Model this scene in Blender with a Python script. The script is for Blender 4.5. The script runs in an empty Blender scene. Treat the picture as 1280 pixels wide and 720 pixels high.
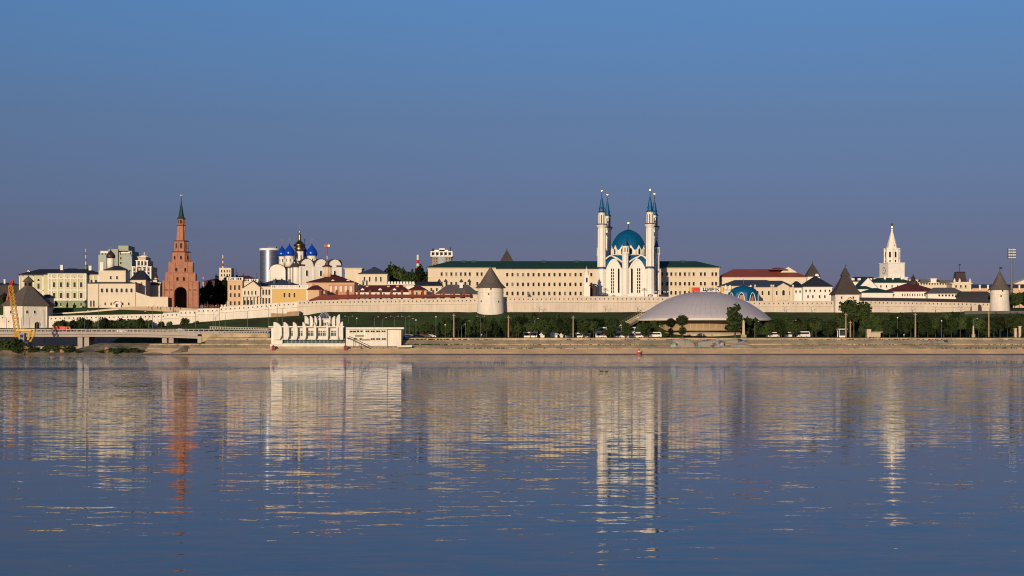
import bpy, bmesh, math, random
from mathutils import Vector, Matrix
S = bpy.context.scene
COL = S.collection
R = math.radians
# ------------------------------------------------------------------ camera, sky, sun, exposure
FPX = 2045.0          # focal length in photo pixels (photo is 1280 wide)
HC = 6.0              # eye height over the water
HZ = 425.5            # photo row of the horizon
cam_d = bpy.data.cameras.new('camera'); cam = bpy.data.objects.new('camera', cam_d); COL.objects.link(cam)
cam.location = (0, 0, HC); cam.rotation_euler = (R(90), 0, 0)
cam_d.sensor_width = 36; cam_d.lens = 36*FPX/1280; cam_d.shift_y = (HZ-360)/1280
cam_d.clip_start = 1; cam_d.clip_end = 30000
S.camera = cam
SUN_EL, SUN_AZ = 9.0, 196.0     # azimuth clockwise from +Y
w = bpy.data.worlds.new('World'); S.world = w; w.use_nodes = True
nt = w.node_tree; nt.nodes.clear()
wo = nt.nodes.new('ShaderNodeOutputWorld'); bg = nt.nodes.new('ShaderNodeBackground')
sky = nt.nodes.new('ShaderNodeTexSky'); sky.sky_type = 'NISHITA'; sky.sun_disc = False
sky.sun_elevation = R(SUN_EL); sky.sun_rotation = R(SUN_AZ); sky.altitude = 60
sky.air_density = 1.0; sky.dust_density = 0.6; sky.ozone_density = 3.0
hsv = nt.nodes.new('ShaderNodeMix'); hsv.data_type = 'RGBA'; hsv.blend_type = 'MULTIPLY'; hsv.inputs[0].default_value = 1
hsv.inputs[7].default_value = (0.62, 0.62, 0.92, 1)
# the dim violet belt opposite the low sun: weight the sky by its height above the horizon
tc = nt.nodes.new('ShaderNodeTexCoord'); sx = nt.nodes.new('ShaderNodeSeparateXYZ'); rp = nt.nodes.new('ShaderNodeValToRGB')
nt.links.new(tc.outputs['Generated'], sx.inputs[0]); nt.links.new(sx.outputs[2], rp.inputs[0])
els = [(0.0, (.56, .49, .84)), (.045, (.575, .51, .69)), (.065, (.60, .525, .64)), (.133, (.79, .76, .735)), (.205, (.94, 1.15, 1.06)), (.5, (1, 1.1, 1.05))]
rp.color_ramp.elements[0].position = 0; rp.color_ramp.elements[0].color = (*els[0][1], 1)
rp.color_ramp.elements[1].position = .5; rp.color_ramp.elements[1].color = (*els[-1][1], 1)
for p_, c_ in els[1:-1]:
    e_ = rp.color_ramp.elements.new(p_); e_.color = (*c_, 1)
mm = nt.nodes.new('ShaderNodeMix'); mm.data_type = 'RGBA'; mm.blend_type = 'MULTIPLY'; mm.inputs[0].default_value = 1
nt.links.new(sky.outputs[0], hsv.inputs[6]); nt.links.new(hsv.outputs[2], mm.inputs[6]); nt.links.new(rp.outputs[0], mm.inputs[7]); nt.links.new(mm.outputs[2], bg.inputs[0])
bg.inputs[1].default_value = 0.102
nt.links.new(bg.outputs[0], wo.inputs[0])
sd = bpy.data.lights.new('sun', 'SUN'); sun = bpy.data.objects.new('sun', sd); COL.objects.link(sun)
sd.energy = 3.8; sd.angle = R(0.5); sd.color = (1.0, 0.80, 0.56)
sdir = Vector((math.sin(R(SUN_AZ))*math.cos(R(SUN_EL)), math.cos(R(SUN_AZ))*math.cos(R(SUN_EL)), math.sin(R(SUN_EL))))
sun.rotation_euler = sdir.to_track_quat('Z', 'Y').to_euler(); sun.location = (0, 0, 300)
S.view_settings.view_transform = 'Standard'; S.view_settings.look = 'None'
S.view_settings.exposure = 0.0; S.view_settings.gamma = 1.0; S.view_settings.use_curve_mapping = False
S.render.resolution_x = 1024; S.render.resolution_y = 576
S.cycles.filter_width = 1.1
S.cycles.max_bounces = 5; S.cycles.diffuse_bounces = 2; S.cycles.glossy_bounces = 3

# ------------------------------------------------------------------ measuring helpers: photo pixel + real distance -> metres
def X(px, Y): return (px-640)/FPX*Y
def Z(py, Y): return HC+(HZ-py)/FPX*Y
def sm(a, b, t):
    t = max(0.0, min(1.0, (t-a)/(b-a))); return t*t*(3-2*t)
def lerp_pts(pts, x):
    if x <= pts[0][0]: return pts[0][1]
    for (a, za), (b, zb) in zip(pts, pts[1:]):
        if x <= b: return za+(zb-za)*(x-a)/(b-a)
    return pts[-1][1]

# ------------------------------------------------------------------ materials
def mat(name, rgb, rough=0.85, var=0.18, scale=0.25, metal=0.0, fine=2.5, spec=0.3, streak=0.0, rnd=0.0, bump=0.0, tint=None):
    m = bpy.data.materials.new(name); m.use_nodes = True; n = m.node_tree.nodes; L = m.node_tree.links
    b = n['Principled BSDF']; b.inputs['Roughness'].default_value = rough; b.inputs['Metallic'].default_value = metal
    b.inputs['Specular IOR Level'].default_value = spec
    g = n.new('ShaderNodeNewGeometry')
    def noise(sc, det, st=(1, 1, 1)):
        mp = n.new('ShaderNodeMapping'); mp.inputs['Scale'].default_value = st; L.new(g.outputs['Position'], mp.inputs[0])
        t = n.new('ShaderNodeTexNoise'); t.inputs['Scale'].default_value = sc; t.inputs['Detail'].default_value = det
        t.inputs['Roughness'].default_value = 0.65; L.new(mp.outputs[0], t.inputs[0]); return t.outputs[0]
    def math_(op, a, bb):
        q = n.new('ShaderNodeMath'); q.operation = op
        for i, vv in enumerate((a, bb)):
            if isinstance(vv, (int, float)): q.inputs[i].default_value = vv
            else: L.new(vv, q.inputs[i])
        return q.outputs[0]
    acc = math_('MULTIPLY', math_('SUBTRACT', noise(scale, 5), 0.5), var*3.2)
    acc = math_('ADD', acc, math_('MULTIPLY', math_('SUBTRACT', noise(fine, 3), 0.5), var*1.6))
    if streak: acc = math_('ADD', acc, math_('MULTIPLY', math_('SUBTRACT', noise(1.0, 3, (1.2, 1.2, 0.07)), 0.5), streak*3))
    if rnd:
        oi = n.new('ShaderNodeObjectInfo')
        acc = math_('ADD', acc, math_('MULTIPLY', math_('SUBTRACT', oi.outputs['Random'], 0.5), rnd*2))
    fac = math_('ADD', acc, 1.0)
    mx = n.new('ShaderNodeVectorMath'); mx.operation = 'SCALE'; L.new(fac, mx.inputs['Scale'])
    if tint:
        cm = n.new('ShaderNodeMix'); cm.data_type = 'RGBA'; cm.inputs[6].default_value = (*rgb, 1); cm.inputs[7].default_value = (*tint, 1)
        cr = n.new('ShaderNodeMapRange'); cr.inputs[1].default_value = 0.42; cr.inputs[2].default_value = 0.62
        L.new(noise(scale*1.7, 4), cr.inputs[0]); L.new(cr.outputs[0], cm.inputs[0]); L.new(cm.outputs[2], mx.inputs[0])
    else: mx.inputs[0].default_value = rgb
    L.new(mx.outputs[0], b.inputs['Base Color'])
    if bump:
        bp = n.new('ShaderNodeBump'); bp.inputs['Strength'].default_value = bump; bp.inputs['Distance'].default_value = 0.3
        L.new(noise(fine, 4), bp.inputs['Height']); L.new(bp.outputs[0], b.inputs['Normal'])
    return m
M = dict(
 white=mat('white_plaster', (.80, .75, .66), var=.07, streak=.05),
 wallw=mat('whitewashed_stone', (.72, .65, .55), var=.13, streak=.20, scale=.10),
 wallp=mat('pale_brickwork', (.60, .51, .41), var=.14, streak=.20, scale=.10),
 termw=mat('weathered_white_concrete', (.70, .66, .57), var=.12, streak=.2, scale=.3),
 cream=mat('cream_plaster', (.70, .60, .45), var=.07, streak=.06),
 pinkc=mat('pinkish_cream_plaster', (.67, .56, .41), var=.07, streak=.06),
 yellow=mat('yellow_plaster', (.66, .43, .15), var=.08, streak=.05),
 peach=mat('peach_plaster', (.64, .41, .25), var=.08, streak=.05),
 palegreen=mat('pale_green_plaster', (.55, .52, .31), var=.08, streak=.05),
 green_base=mat('green_plaster', (.25, .31, .16), var=.08, streak=.05),
 brick=mat('red_brick', (.41, .185, .115), var=.3, streak=.08, scale=.4),
 brickd=mat('dark_brick_band', (.12, .05, .04), var=.15),
 pinkbrick=mat('pink_brick', (.50, .25, .16), var=.12),
 roofd=mat('dark_metal_roof', (.025, .027, .038), rough=.6, var=.2),
 roofg=mat('green_metal_roof', (.012, .05, .04), rough=.65, var=.2, streak=.1),
 roofb=mat('blue_grey_metal_roof', (.045, .06, .085), rough=.6, var=.15),
 roofgr=mat('grey_sheet_roof', (.10, .095, .10), rough=.7, var=.15),
 roofr=mat('maroon_metal_roof', (.085, .022, .022), rough=.65, var=.2),
 roofrr=mat('red_metal_roof', (.24, .06, .04), rough=.65, var=.2, streak=.1),
 shingle=mat('weathered_wood_shingles', (.115, .092, .080), rough=.9, var=.18, streak=.35, fine=5),
 shingled=mat('dark_wood_shingles', (.06, .048, .045), rough=.9, var=.18, streak=.3, fine=5),
 teal=mat('teal_glazed_metal', (.0, .085, .20), rough=.5, var=.12, spec=.3),
 blue=mat('royal_blue_metal', (.005, .05, .40), rough=.25, var=.05, spec=.6),
 gold=mat('gold_leaf', (.75, .48, .14), rough=.3, var=.08, metal=1),
 oldgold=mat('aged_gold', (.40, .27, .11), rough=.35, var=.25, metal=1, fine=1.5),
 onion=mat('dark_copper_dome', (.05, .03, .035), rough=.4, var=.15),
 glass=mat('window_glass', (.010, .008, .008), rough=.5, var=.1, spec=.15),
 glassb=mat('blue_glazing', (.025, .075, .07), rough=.12, var=.2, spec=.6, fine=.8),
 glasst=mat('tower_glazing', (.20, .23, .30), rough=.42, var=.05, metal=.75, fine=.5),
 frame=mat('painted_frame', (.72, .64, .52), var=.05),
 curtain=mat('curtained_glass', (.16, .14, .12), rough=.6), glint=mat('sky_lit_glass', (.035, .045, .07), rough=.1, spec=.6),
 framew=mat('white_frame', (.8, .77, .70), var=.05),
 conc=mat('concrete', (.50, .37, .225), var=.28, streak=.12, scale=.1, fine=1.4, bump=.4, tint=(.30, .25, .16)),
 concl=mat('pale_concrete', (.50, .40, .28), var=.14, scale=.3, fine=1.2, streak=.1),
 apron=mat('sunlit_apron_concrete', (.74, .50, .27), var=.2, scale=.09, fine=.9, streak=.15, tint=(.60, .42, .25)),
 bridgec=mat('bridge_concrete', (.40, .34, .29), var=.15, scale=.2),
 dome=mat('circus_shell_metal', (.46, .43, .45), rough=.5, var=.09, scale=.08, fine=.6),
 sand=mat('shore_sand', (.30, .22, .14), var=.3, tint=(.13, .13, .05)),
 darkm=mat('dark_painted_metal', (.03, .03, .035), rough=.5),
 greym=mat('grey_galvanised_metal', (.13, .13, .135), rough=.5),
 wood=mat('wooden_pole', (.34, .24, .16), var=.15),
 lampglass=mat('lamp_lens', (.7, .7, .68), rough=.2),
 red=mat('red_paint', (.50, .035, .02), rough=.45, var=.1),
 orange=mat('orange_paint', (.65, .24, .03), rough=.5, var=.12),
 craney=mat('crane_yellow_paint', (.68, .38, .05), rough=.5, var=.15),
 black=mat('black_rubber', (.02, .02, .02), rough=.9),
 wpaint=mat('white_paint', (.66, .64, .60), rough=.4, var=.05),
 bpaint=mat('blue_paint', (.06, .10, .25), rough=.35, var=.05),
 crossm=mat('dull_red_gilding', (.22, .10, .06), rough=.5),
 gpaint=mat('silver_paint', (.40, .40, .42), rough=.35, var=.05),
 bark=mat('bark', (.07, .05, .035), var=.2, fine=3),
 leaf=mat('dark_foliage', (.026, .040, .013), rough=.9, var=.38, rnd=.6, scale=.5, spec=.1),
 leaf2=mat('olive_foliage', (.040, .058, .018), rough=.9, var=.38, rnd=.6, scale=.5, spec=.1),
 spruce=mat('spruce_needles', (.018, .030, .020), rough=.9, var=.3, rnd=.2, scale=.6, spec=.1),
 scrub=mat('scrub_foliage', (.042, .060, .018), rough=.9, var=.30, rnd=.25, scale=.6, spec=.1),
 skin=mat('skin', (.5, .3, .2)), cloth=mat('dark_cloth', (.06, .06, .10)),
 cloth2=mat('pale_cloth', (.6, .55, .5)), cloth3=mat('red_cloth', (.4, .05, .05)),
)
# terrain: grass on slopes, dry earth patches
M['ground'] = mat('grass_slope', (.055, .095, .028), rough=1, var=.35, scale=.035, fine=.5, spec=.05, tint=(.055, .055, .024))
M['ventb'] = mat('vent_brick', (.20, .055, .035))
M['lawn'] = mat('mown_lawn', (.022, .036, .012), rough=1, var=.25, scale=.05, spec=.05)
def stripes(name, rgb, rgb2, scale, axis='Z', rough=.8):
    m = mat(name, rgb, rough=rough); n = m.node_tree.nodes; L = m.node_tree.links
    return m
def graffiti_mat():
    m = bpy.data.materials.new('graffiti_on_concrete'); m.use_nodes = True; n = m.node_tree.nodes; L = m.node_tree.links
    b = n['Principled BSDF']; b.inputs['Roughness'].default_value = .8
    g = n.new('ShaderNodeNewGeometry')
    d = n.new('ShaderNodeTexNoise'); d.inputs['Scale'].default_value = .6
    L.new(g.outputs['Position'], d.inputs[0])
    ad = n.new('ShaderNodeVectorMath'); ad.operation = 'MULTIPLY_ADD'; ad.inputs[1].default_value = (3, 3, 3)
    L.new(d.outputs['Color'], ad.inputs[0]); L.new(g.outputs['Position'], ad.inputs[2])
    v = n.new('ShaderNodeTexVoronoi'); v.inputs['Scale'].default_value = .75; L.new(ad.outputs[0], v.inputs[0])
    r = n.new('ShaderNodeValToRGB'); e = r.color_ramp; e.interpolation = 'CONSTANT'
    cols = [(0, (.30, .25, .20)), (.2, (.10, .28, .33)), (.33, (.30, .09, .07)), (.45, (.26, .22, .18)), (.6, (.05, .05, .06)), (.7, (.13, .26, .15)), (.8, (.36, .32, .28)), (.9, (.10, .11, .20))]
    e.elements[0].position = 0; e.elements[0].color = (*cols[0][1], 1); e.elements[1].position = cols[1][0]; e.elements[1].color = (*cols[1][1], 1)
    for p, c in cols[2:]:
        q = e.elements.new(p); q.color = (*c, 1)
    sp = n.new('ShaderNodeSeparateColor'); L.new(v.outputs['Color'], sp.inputs[0]); L.new(sp.outputs[0], r.inputs[0])
    mx = n.new('ShaderNodeMix'); mx.data_type = 'RGBA'; mx.inputs[6].default_value = (.28, .23, .18, 1)
    n2 = n.new('ShaderNodeTexNoise'); n2.inputs['Scale'].default_value = .25; L.new(g.outputs['Position'], n2.inputs[0])
    mr = n.new('ShaderNodeMapRange'); mr.inputs[1].default_value = .42; mr.inputs[2].default_value = .5; L.new(n2.outputs[0], mr.inputs[0])
    L.new(mr.outputs[0], mx.inputs[0]); L.new(r.outputs[0], mx.inputs[7]); L.new(mx.outputs[2], b.inputs['Base Color'])
    return m
M['graffiti'] = graffiti_mat()
def water_mat():
    m = bpy.data.materials.new('river_water'); m.use_nodes = True; n = m.node_tree.nodes; L = m.node_tree.links
    b = n['Principled BSDF']; b.inputs['Base Color'].default_value = (.012, .024, .045, 1)
    b.inputs['Roughness'].default_value = 0.02; b.inputs['IOR'].default_value = 1.33
    g = n.new('ShaderNodeNewGeometry')
    def noise(sx, sy, det, ro=.5, off=0):
        mp = n.new('ShaderNodeMapping'); mp.inputs['Scale'].default_value = (sx, sy, 1); mp.inputs['Location'].default_value = (off, off*1.7, off)
        L.new(g.outputs['Position'], mp.inputs[0])
        t = n.new('ShaderNodeTexNoise'); t.inputs['Scale'].default_value = 1; t.inputs['Detail'].default_value = det
        t.inputs['Roughness'].default_value = ro; L.new(mp.outputs[0], t.inputs[0]); return t
    def vm(op, a, bb):
        q = n.new('ShaderNodeVectorMath'); q.operation = op
        for i, vv in enumerate((a, bb)):
            if isinstance(vv, tuple): q.inputs[i].default_value = vv
            elif isinstance(vv, float): q.inputs['Scale'].default_value = vv
            elif i == 1 and op == 'SCALE': L.new(vv, q.inputs['Scale'])
            else: L.new(vv, q.inputs[i])
        return q.outputs[0]
    # slopes taken straight from noise, so distant ripples keep their strength
    lo = vm('MULTIPLY', vm('SUBTRACT', noise(.05, .30, 2, .5).outputs['Color'], (.5, .5, .5)), (.006, .020, 0))
    mi = vm('MULTIPLY', vm('SUBTRACT', noise(.42, 1.25, 3, .6, 7.3).outputs['Color'], (.5, .5, .5)), (.018, .088, 0))
    hi = vm('MULTIPLY', vm('SUBTRACT', noise(2.2, 7.0, 2, .5, 3.1).outputs['Color'], (.5, .5, .5)), (.022, .050, 0))
    patch = n.new('ShaderNodeMapRange'); patch.inputs[1].default_value = .40; patch.inputs[2].default_value = .62
    patch.inputs[3].default_value = .72; patch.inputs[4].default_value = 1.2
    L.new(noise(.006, .03, 3, .5, 11.0).outputs[0], patch.inputs[0])
    lane = n.new('ShaderNodeMapRange'); lane.inputs[1].default_value = .60; lane.inputs[2].default_value = .66
    lane.inputs[3].default_value = 1.0; lane.inputs[4].default_value = 1.9
    L.new(noise(.0006, .018, 1, .5, 5.0).outputs[0], lane.inputs[0])
    sl = vm('SCALE', vm('ADD', vm('ADD', lo, mi), hi), patch.outputs[0])
    sl = vm('SCALE', sl, lane.outputs[0])
    # two wind lanes parallel to the far bank
    sy = n.new('ShaderNodeSeparateXYZ'); L.new(g.outputs['Position'], sy.inputs[0])
    wv = n.new('ShaderNodeMath'); wv.operation = 'MULTIPLY_ADD'; wv.inputs[1].default_value = 90; L.new(noise(.004, .004, 3, .6, 2.0).outputs[0], wv.inputs[0]); L.new(sy.outputs[1], wv.inputs[2])
    dv = n.new('ShaderNodeMath'); dv.operation = 'DIVIDE'; dv.inputs[1].default_value = 800; L.new(wv.outputs[0], dv.inputs[0])
    lr = n.new('ShaderNodeValToRGB'); cr = lr.color_ramp; cr.elements[0].position = 0; cr.elements[0].color = (.25, .25, .25, 1); cr.elements[1].position = 1; cr.elements[1].color = (.6, .6, .6, 1)
    for p_, c_ in ((.475, .25), (.49, .85), (.512, .85), (.53, .25), (.78, .27), (.84, .6)):
        e = cr.elements.new(p_); e.color = (c_, c_, c_, 1)
    L.new(dv.outputs[0], lr.inputs[0]); q4 = n.new('ShaderNodeMath'); q4.operation = 'MULTIPLY'; q4.inputs[1].default_value = 4; L.new(lr.outputs[0], q4.inputs[0])
    sl = vm('SCALE', sl, q4.outputs[0])
    # calmer off the near bank, wind-ruffled towards the far one
    sxy = n.new('ShaderNodeSeparateXYZ'); L.new(g.outputs['Position'], sxy.inputs[0])
    far = n.new('ShaderNodeMapRange'); far.interpolation_type = 'SMOOTHSTEP'
    far.inputs[1].default_value = 40; far.inputs[2].default_value = 420; far.inputs[3].default_value = .88; far.inputs[4].default_value = 6.8
    L.new(sxy.outputs[1], far.inputs[0]); sl = vm('SCALE', sl, far.outputs[0])
    nn = vm('NORMALIZE', vm('ADD', sl, (0., 0., 1.)), (0., 0., 0.))
    L.new(nn, b.inputs['Normal'])
    return m
M['water'] = water_mat()

# ------------------------------------------------------------------ mesh builder
class MB:
    def __init__(s, fr=(0, 0, 0)):
        s.v = []; s.f = []; s.mi = []; s.sm = []; s.m = 0; s.smooth = False
        s.set(fr)
    def set(s, fr):
        s.ox, s.oy, a = fr; s.c = math.cos(a); s.s = math.sin(a); return s
    def P(s, u, v, z):
        s.v.append((s.ox+u*s.c-v*s.s, s.oy+u*s.s+v*s.c, z)); return len(s.v)-1
    def F(s, *i):
        s.f.append(tuple(i)); s.mi.append(s.m); s.sm.append(s.smooth)
    def box(s, x0, x1, y0, y1, z0, z1, tx=0, ty=0):
        a = [s.P(x, y, z) for z, k in ((z0, 0), (z1, 1)) for x, y in ((x0+tx*k, y0+ty*k), (x1-tx*k, y0+ty*k), (x1-tx*k, y1-ty*k), (x0+tx*k, y1-ty*k))]
        for q in ((3, 2, 1, 0), (4, 5, 6, 7), (0, 1, 5, 4), (1, 2, 6, 5), (2, 3, 7, 6), (3, 0, 4, 7)): s.F(*[a[i] for i in q])
        return s
    def prism(s, cx, cy, r0, r1, z0, z1, n=8, a0=None):
        if a0 is None: a0 = math.pi/n
        s.lathe(cx, cy, [(r0, z0), (r1, z1)], n, a0); return s
    def lathe(s, cx, cy, prof, n=16, a0=0.0, cap=True):
        rings = []
        for r, z in prof:
            if r < 1e-4: rings.append([s.P(cx, cy, z)])
            else: rings.append([s.P(cx+r*math.cos(a0+2*math.pi*k/n), cy+r*math.sin(a0+2*math.pi*k/n), z) for k in range(n)])
        for A, B in zip(rings, rings[1:]):
            for k in range(n):
                j = (k+1) % n
                if len(A) == 1 and len(B) == 1: continue
                if len(A) == 1: s.F(A[0], B[j], B[k])
                elif len(B) == 1: s.F(A[k], A[j], B[0])
                else: s.F(A[k], A[j], B[j], B[k])
        if cap:
            if len(rings[0]) > 1: s.F(*rings[0][::-1])
            if len(rings[-1]) > 1: s.F(*rings[-1])
        return s
    def tube(s, pts, r0, r1=None, n=6):
        r1 = r0 if r1 is None else r1; pts = [Vector(p) for p in pts]; rings = []
        for i, p in enumerate(pts):
            d = (pts[min(i+1, len(pts)-1)]-pts[max(i-1, 0)]).normalized()
            a = d.cross(Vector((0, 0, 1)) if abs(d.z) < .9 else Vector((1, 0, 0))).normalized(); b = d.cross(a)
            r = r0+(r1-r0)*i/max(1, len(pts)-1)
            rings.append([s.P(*(p+a*r*math.cos(2*math.pi*k/n)+b*r*math.sin(2*math.pi*k/n))) for k in range(n)])
        for A, B in zip(rings, rings[1:]):
            for k in range(n): s.F(A[k], A[(k+1) % n], B[(k+1) % n], B[k])
        s.F(*rings[0][::-1]); s.F(*rings[-1]); return s
    def extr(s, poly, v0, v1):     # polygon in (u, z), extruded through depth v0..v1
        a = [s.P(u, v0, z) for u, z in poly]; b = [s.P(u, v1, z) for u, z in poly]; k = len(poly)
        s.F(*a); s.F(*b[::-1])
        for i in range(k): s.F(a[i], b[i], b[(i+1) % k], a[(i+1) % k])
        return s
    def extx(s, poly, u0, u1):     # polygon in (v, z), extruded along u
        a = [s.P(u0, v, z) for v, z in poly]; b = [s.P(u1, v, z) for v, z in poly]; k = len(poly)
        s.F(*a); s.F(*b[::-1])
        for i in range(k): s.F(a[i], b[i], b[(i+1) % k], a[(i+1) % k])
        return s
    def hip(s, x0, x1, y0, y1, z0, z1, ix, iy=None, t=.25):
        # hip roof with a fascia of height t; ix = ridge inset along x, iy along y (None: ridge line)
        if iy is None: iy = (y1-y0)/2-.05
        s.box(x0, x1, y0, y1, z0, z0+t); s.box(x0, x1, y0, y1, z0+t+.002, z1, ix, iy); return s
    def build(s, name, mats, parent=None, up=True):
        me = bpy.data.meshes.new(name)
        o = Vector((0, 0, 0)) if parent is None else OFF.get(parent.name, Vector((0, 0, 0)))
        me.from_pydata([tuple(Vector(p)-o) for p in s.v], [], s.f)
        if not isinstance(mats, (list, tuple)): mats = [mats]
        for m in mats: me.materials.append(M[m] if isinstance(m, str) else m)
        me.polygons.foreach_set('material_index', s.mi); me.polygons.foreach_set('use_smooth', s.sm)
        if up:
            bm = bmesh.new(); bm.from_mesh(me); bmesh.ops.recalc_face_normals(bm, faces=bm.faces); bm.to_mesh(me); bm.free()
        ob = bpy.data.objects.new(name, me); COL.objects.link(ob)
        if parent is not None: ob.parent = parent; OFF[ob.name] = o
        return ob
OFF = {}     # world position of the origin that the children of each thing are measured from
def thing(name, label, cat, loc=(0, 0, 0), group=None):
    o = bpy.data.objects.new(name, None); COL.objects.link(o); o.location = loc; o.empty_display_size = 1
    o['label'] = label; o['category'] = cat
    if group: o['group'] = group
    OFF[o.name] = Vector(loc); return o
def tag(o, label, cat, group=None, kind=None):
    o['label'] = label; o['category'] = cat
    if group: o['group'] = group
    if kind: o['kind'] = kind
    return o
def struct(o, kind='structure'):
    o['kind'] = kind; return o
def copy_tree(o, parent=None):
    c = o.copy(); COL.objects.link(c)
    if parent is not None: c.parent = parent
    for ch in list(o.children): copy_tree(ch, c)
    return c
# windows --------------------------------------------------------
WIN = {}
def win_mesh(w, h, style, fm, gm):
    key = (round(w, 2), round(h, 2), style, fm, gm)
    if key in WIN: return WIN[key]
    b = MB(); f = min(.16, w*.11)
    def outline(hw, z0, z1):
        if style == 'arch': 
            r = hw; return [(-hw, z0), (hw, z0)]+[(r*math.cos(math.pi*k/8), z1-r+r*math.sin(math.pi*k/8)) for k in range(9)]
        if style == 'point':
            return [(-hw, z0), (hw, z0), (hw, z1-hw*1.8), (hw*.75, z1-hw*.9), (0, z1), (-hw*.75, z1-hw*.9), (-hw, z1-hw*1.8)]
        return [(-hw, z0), (hw, z0), (hw, z1), (-hw, z1)]
    o = outline(w/2+f, -h/2-f*(style != 'slot'), h/2+f); i = outline(w/2, -h/2, h/2)
    n = len(o)
    if style != 'slot':
        A = [b.P(u, -.18, z) for u, z in o]; B = [b.P(u, -.18, z) for u, z in i]; C = [b.P(u, .1, z) for u, z in o]; D = [b.P(u, -.04, z) for u, z in i]
        for k in range(n):
            j = (k+1) % n; b.F(A[k], A[j], B[j], B[k]); b.F(C[k], C[j], A[j], A[k]); b.F(B[k], B[j], D[j], D[k])
        b.box(-w/2-f*1.6, w/2+f*1.6, -.35, .05, -h/2-f-.18, -h/2-f-.002)
        if w > 1.5 and style != 'plain': b.box(-.05, .05, -.10, -.045, -h/2, h/2)
        if style == 'lattice':
            for k in range(1, 8): b.box(-w/2, w/2, -.14, -.05, -h/2+h*k/8-.16, -h/2+h*k/8+.16)
            b.box(-w*.12, w*.12, -.13, -.05, -h/2, h/2)
    b.m = 1; b.F(*[b.P(u, -.04, z) for u, z in i])
    ob = b.build('window', [fm, gm], None, up=False); me = ob.data; bpy.data.objects.remove(ob)
    bm = bmesh.new(); bm.from_mesh(me); bmesh.ops.recalc_face_normals(bm, faces=[f for f in bm.faces if f.material_index == 0]); bm.to_mesh(me); bm.free()
    WIN[key] = me; return me
WCOUNT = {}; WREST = {}
WR = random.Random(8)
def win(parent, fr, u, v, z, w, h, style='sq', fm='frame', gm='glass', rot=0, name='window'):
    """one window: own object; past a hundred on one thing the rest are gathered in one mesh"""
    ox, oy, a = fr; c, s_ = math.cos(a), math.sin(a)
    if gm == 'glass' and style != 'slot' and fm == 'frame' and WR.random() < .16: gm = WR.choice(['curtain', 'glint'])
    p = Vector((ox+u*c-v*s_, oy+u*s_+v*c, z)); me = win_mesh(w, h, style, fm, gm)
    k = WCOUNT.get(parent.name, 0); WCOUNT[parent.name] = k+1
    if k >= 100: WREST.setdefault(parent.name, []).append((me, p, a+rot)); return
    ob = bpy.data.objects.new(name, me); COL.objects.link(ob); ob.parent = parent
    ob.location = p-OFF[parent.name]; ob.rotation_euler = (0, 0, a+rot); return ob
def flush_windows():
    for pn, L in WREST.items():
        b = MB()
        for me, p, a in L:
            Mx = Matrix.Translation(p) @ Matrix.Rotation(a, 4, 'Z'); k0 = len(b.v)
            for v in me.vertices: b.v.append(tuple(Mx @ v.co))
            for f in me.polygons: b.f.append(tuple(k0+i for i in f.vertices)); b.mi.append(f.material_index); b.sm.append(False)
        o = b.build('window', list(L[0][0].materials), bpy.data.objects[pn], up=False); o['kind'] = 'stuff'
def wrow(parent, pxs, pt, pb, wpx, Y, style='sq', fm='frame', gm='glass'):
    k = Y/FPX
    for px in pxs: win(parent, (0, 0, 0), X(px, Y), Y, (Z(pt, Y)+Z(pb, Y))/2, wpx*k, (pb-pt)*k, style, fm, gm)
def lin(a, b, n): return [a+(b-a)*i/(n-1) for i in range(n)] if n > 1 else [a]

# ------------------------------------------------------------------ terrain height
def wallbase(Xw):
    px = 640+Xw/.41565
    return lerp_pts([(-200, 12), (0, 12.4), (190, 12.8), (232, 14.6), (280, 16.6), (340, 18.1), (385, 19.2), (405, 20.7), (1180, 20.5), (1210, 21), (1280, 21.2)], px)
def G(x, y):
    bay = sm(-184, -197, x)
    if y < 700: return -4+3.4*sm(640, 700, y)
    if y < 722: right = (-.6+7.0*(y-700)/22.)*(1-.5*sm(-134, -138, x))
    elif y < 784: right = 7.2
    else: right = 7.2
    if y < 720: left = -.6+2.6*sm(699, 708, y)*(0.5+.5*math.sin(x*.13+1)*math.sin(x*.047)) - 1.0*sm(712, 720, y)
    elif y < 770: left = 1.0-2.5*sm(720, 728, y)
    else: left = -1.5+8.5*sm(770, 786, y)
    low = right*(1-bay)+left*bay
    zb = wallbase(x)
    if y < 740 and y >= 722: low *= 1-.5*sm(-134, -138, x)
    if 740 <= y < 766: low *= 1-.85*sm(-134, -138, x)
    if y < 784: return low
    low2 = 7.1
    if y < 846: return low2+(zb-low2)*(sm(784, 850, y)*.6+.4*(y-784)/62.)
    if y < 856: return zb
    pl = 23.6
    if y < 882: return zb+(pl-zb)*sm(856, 882, y)
    if y < 1150: return pl
    return pl-14*sm(1150, 1500, y)+6*math.sin(x*.002+1)*sm(1500, 3000, y)
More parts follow.
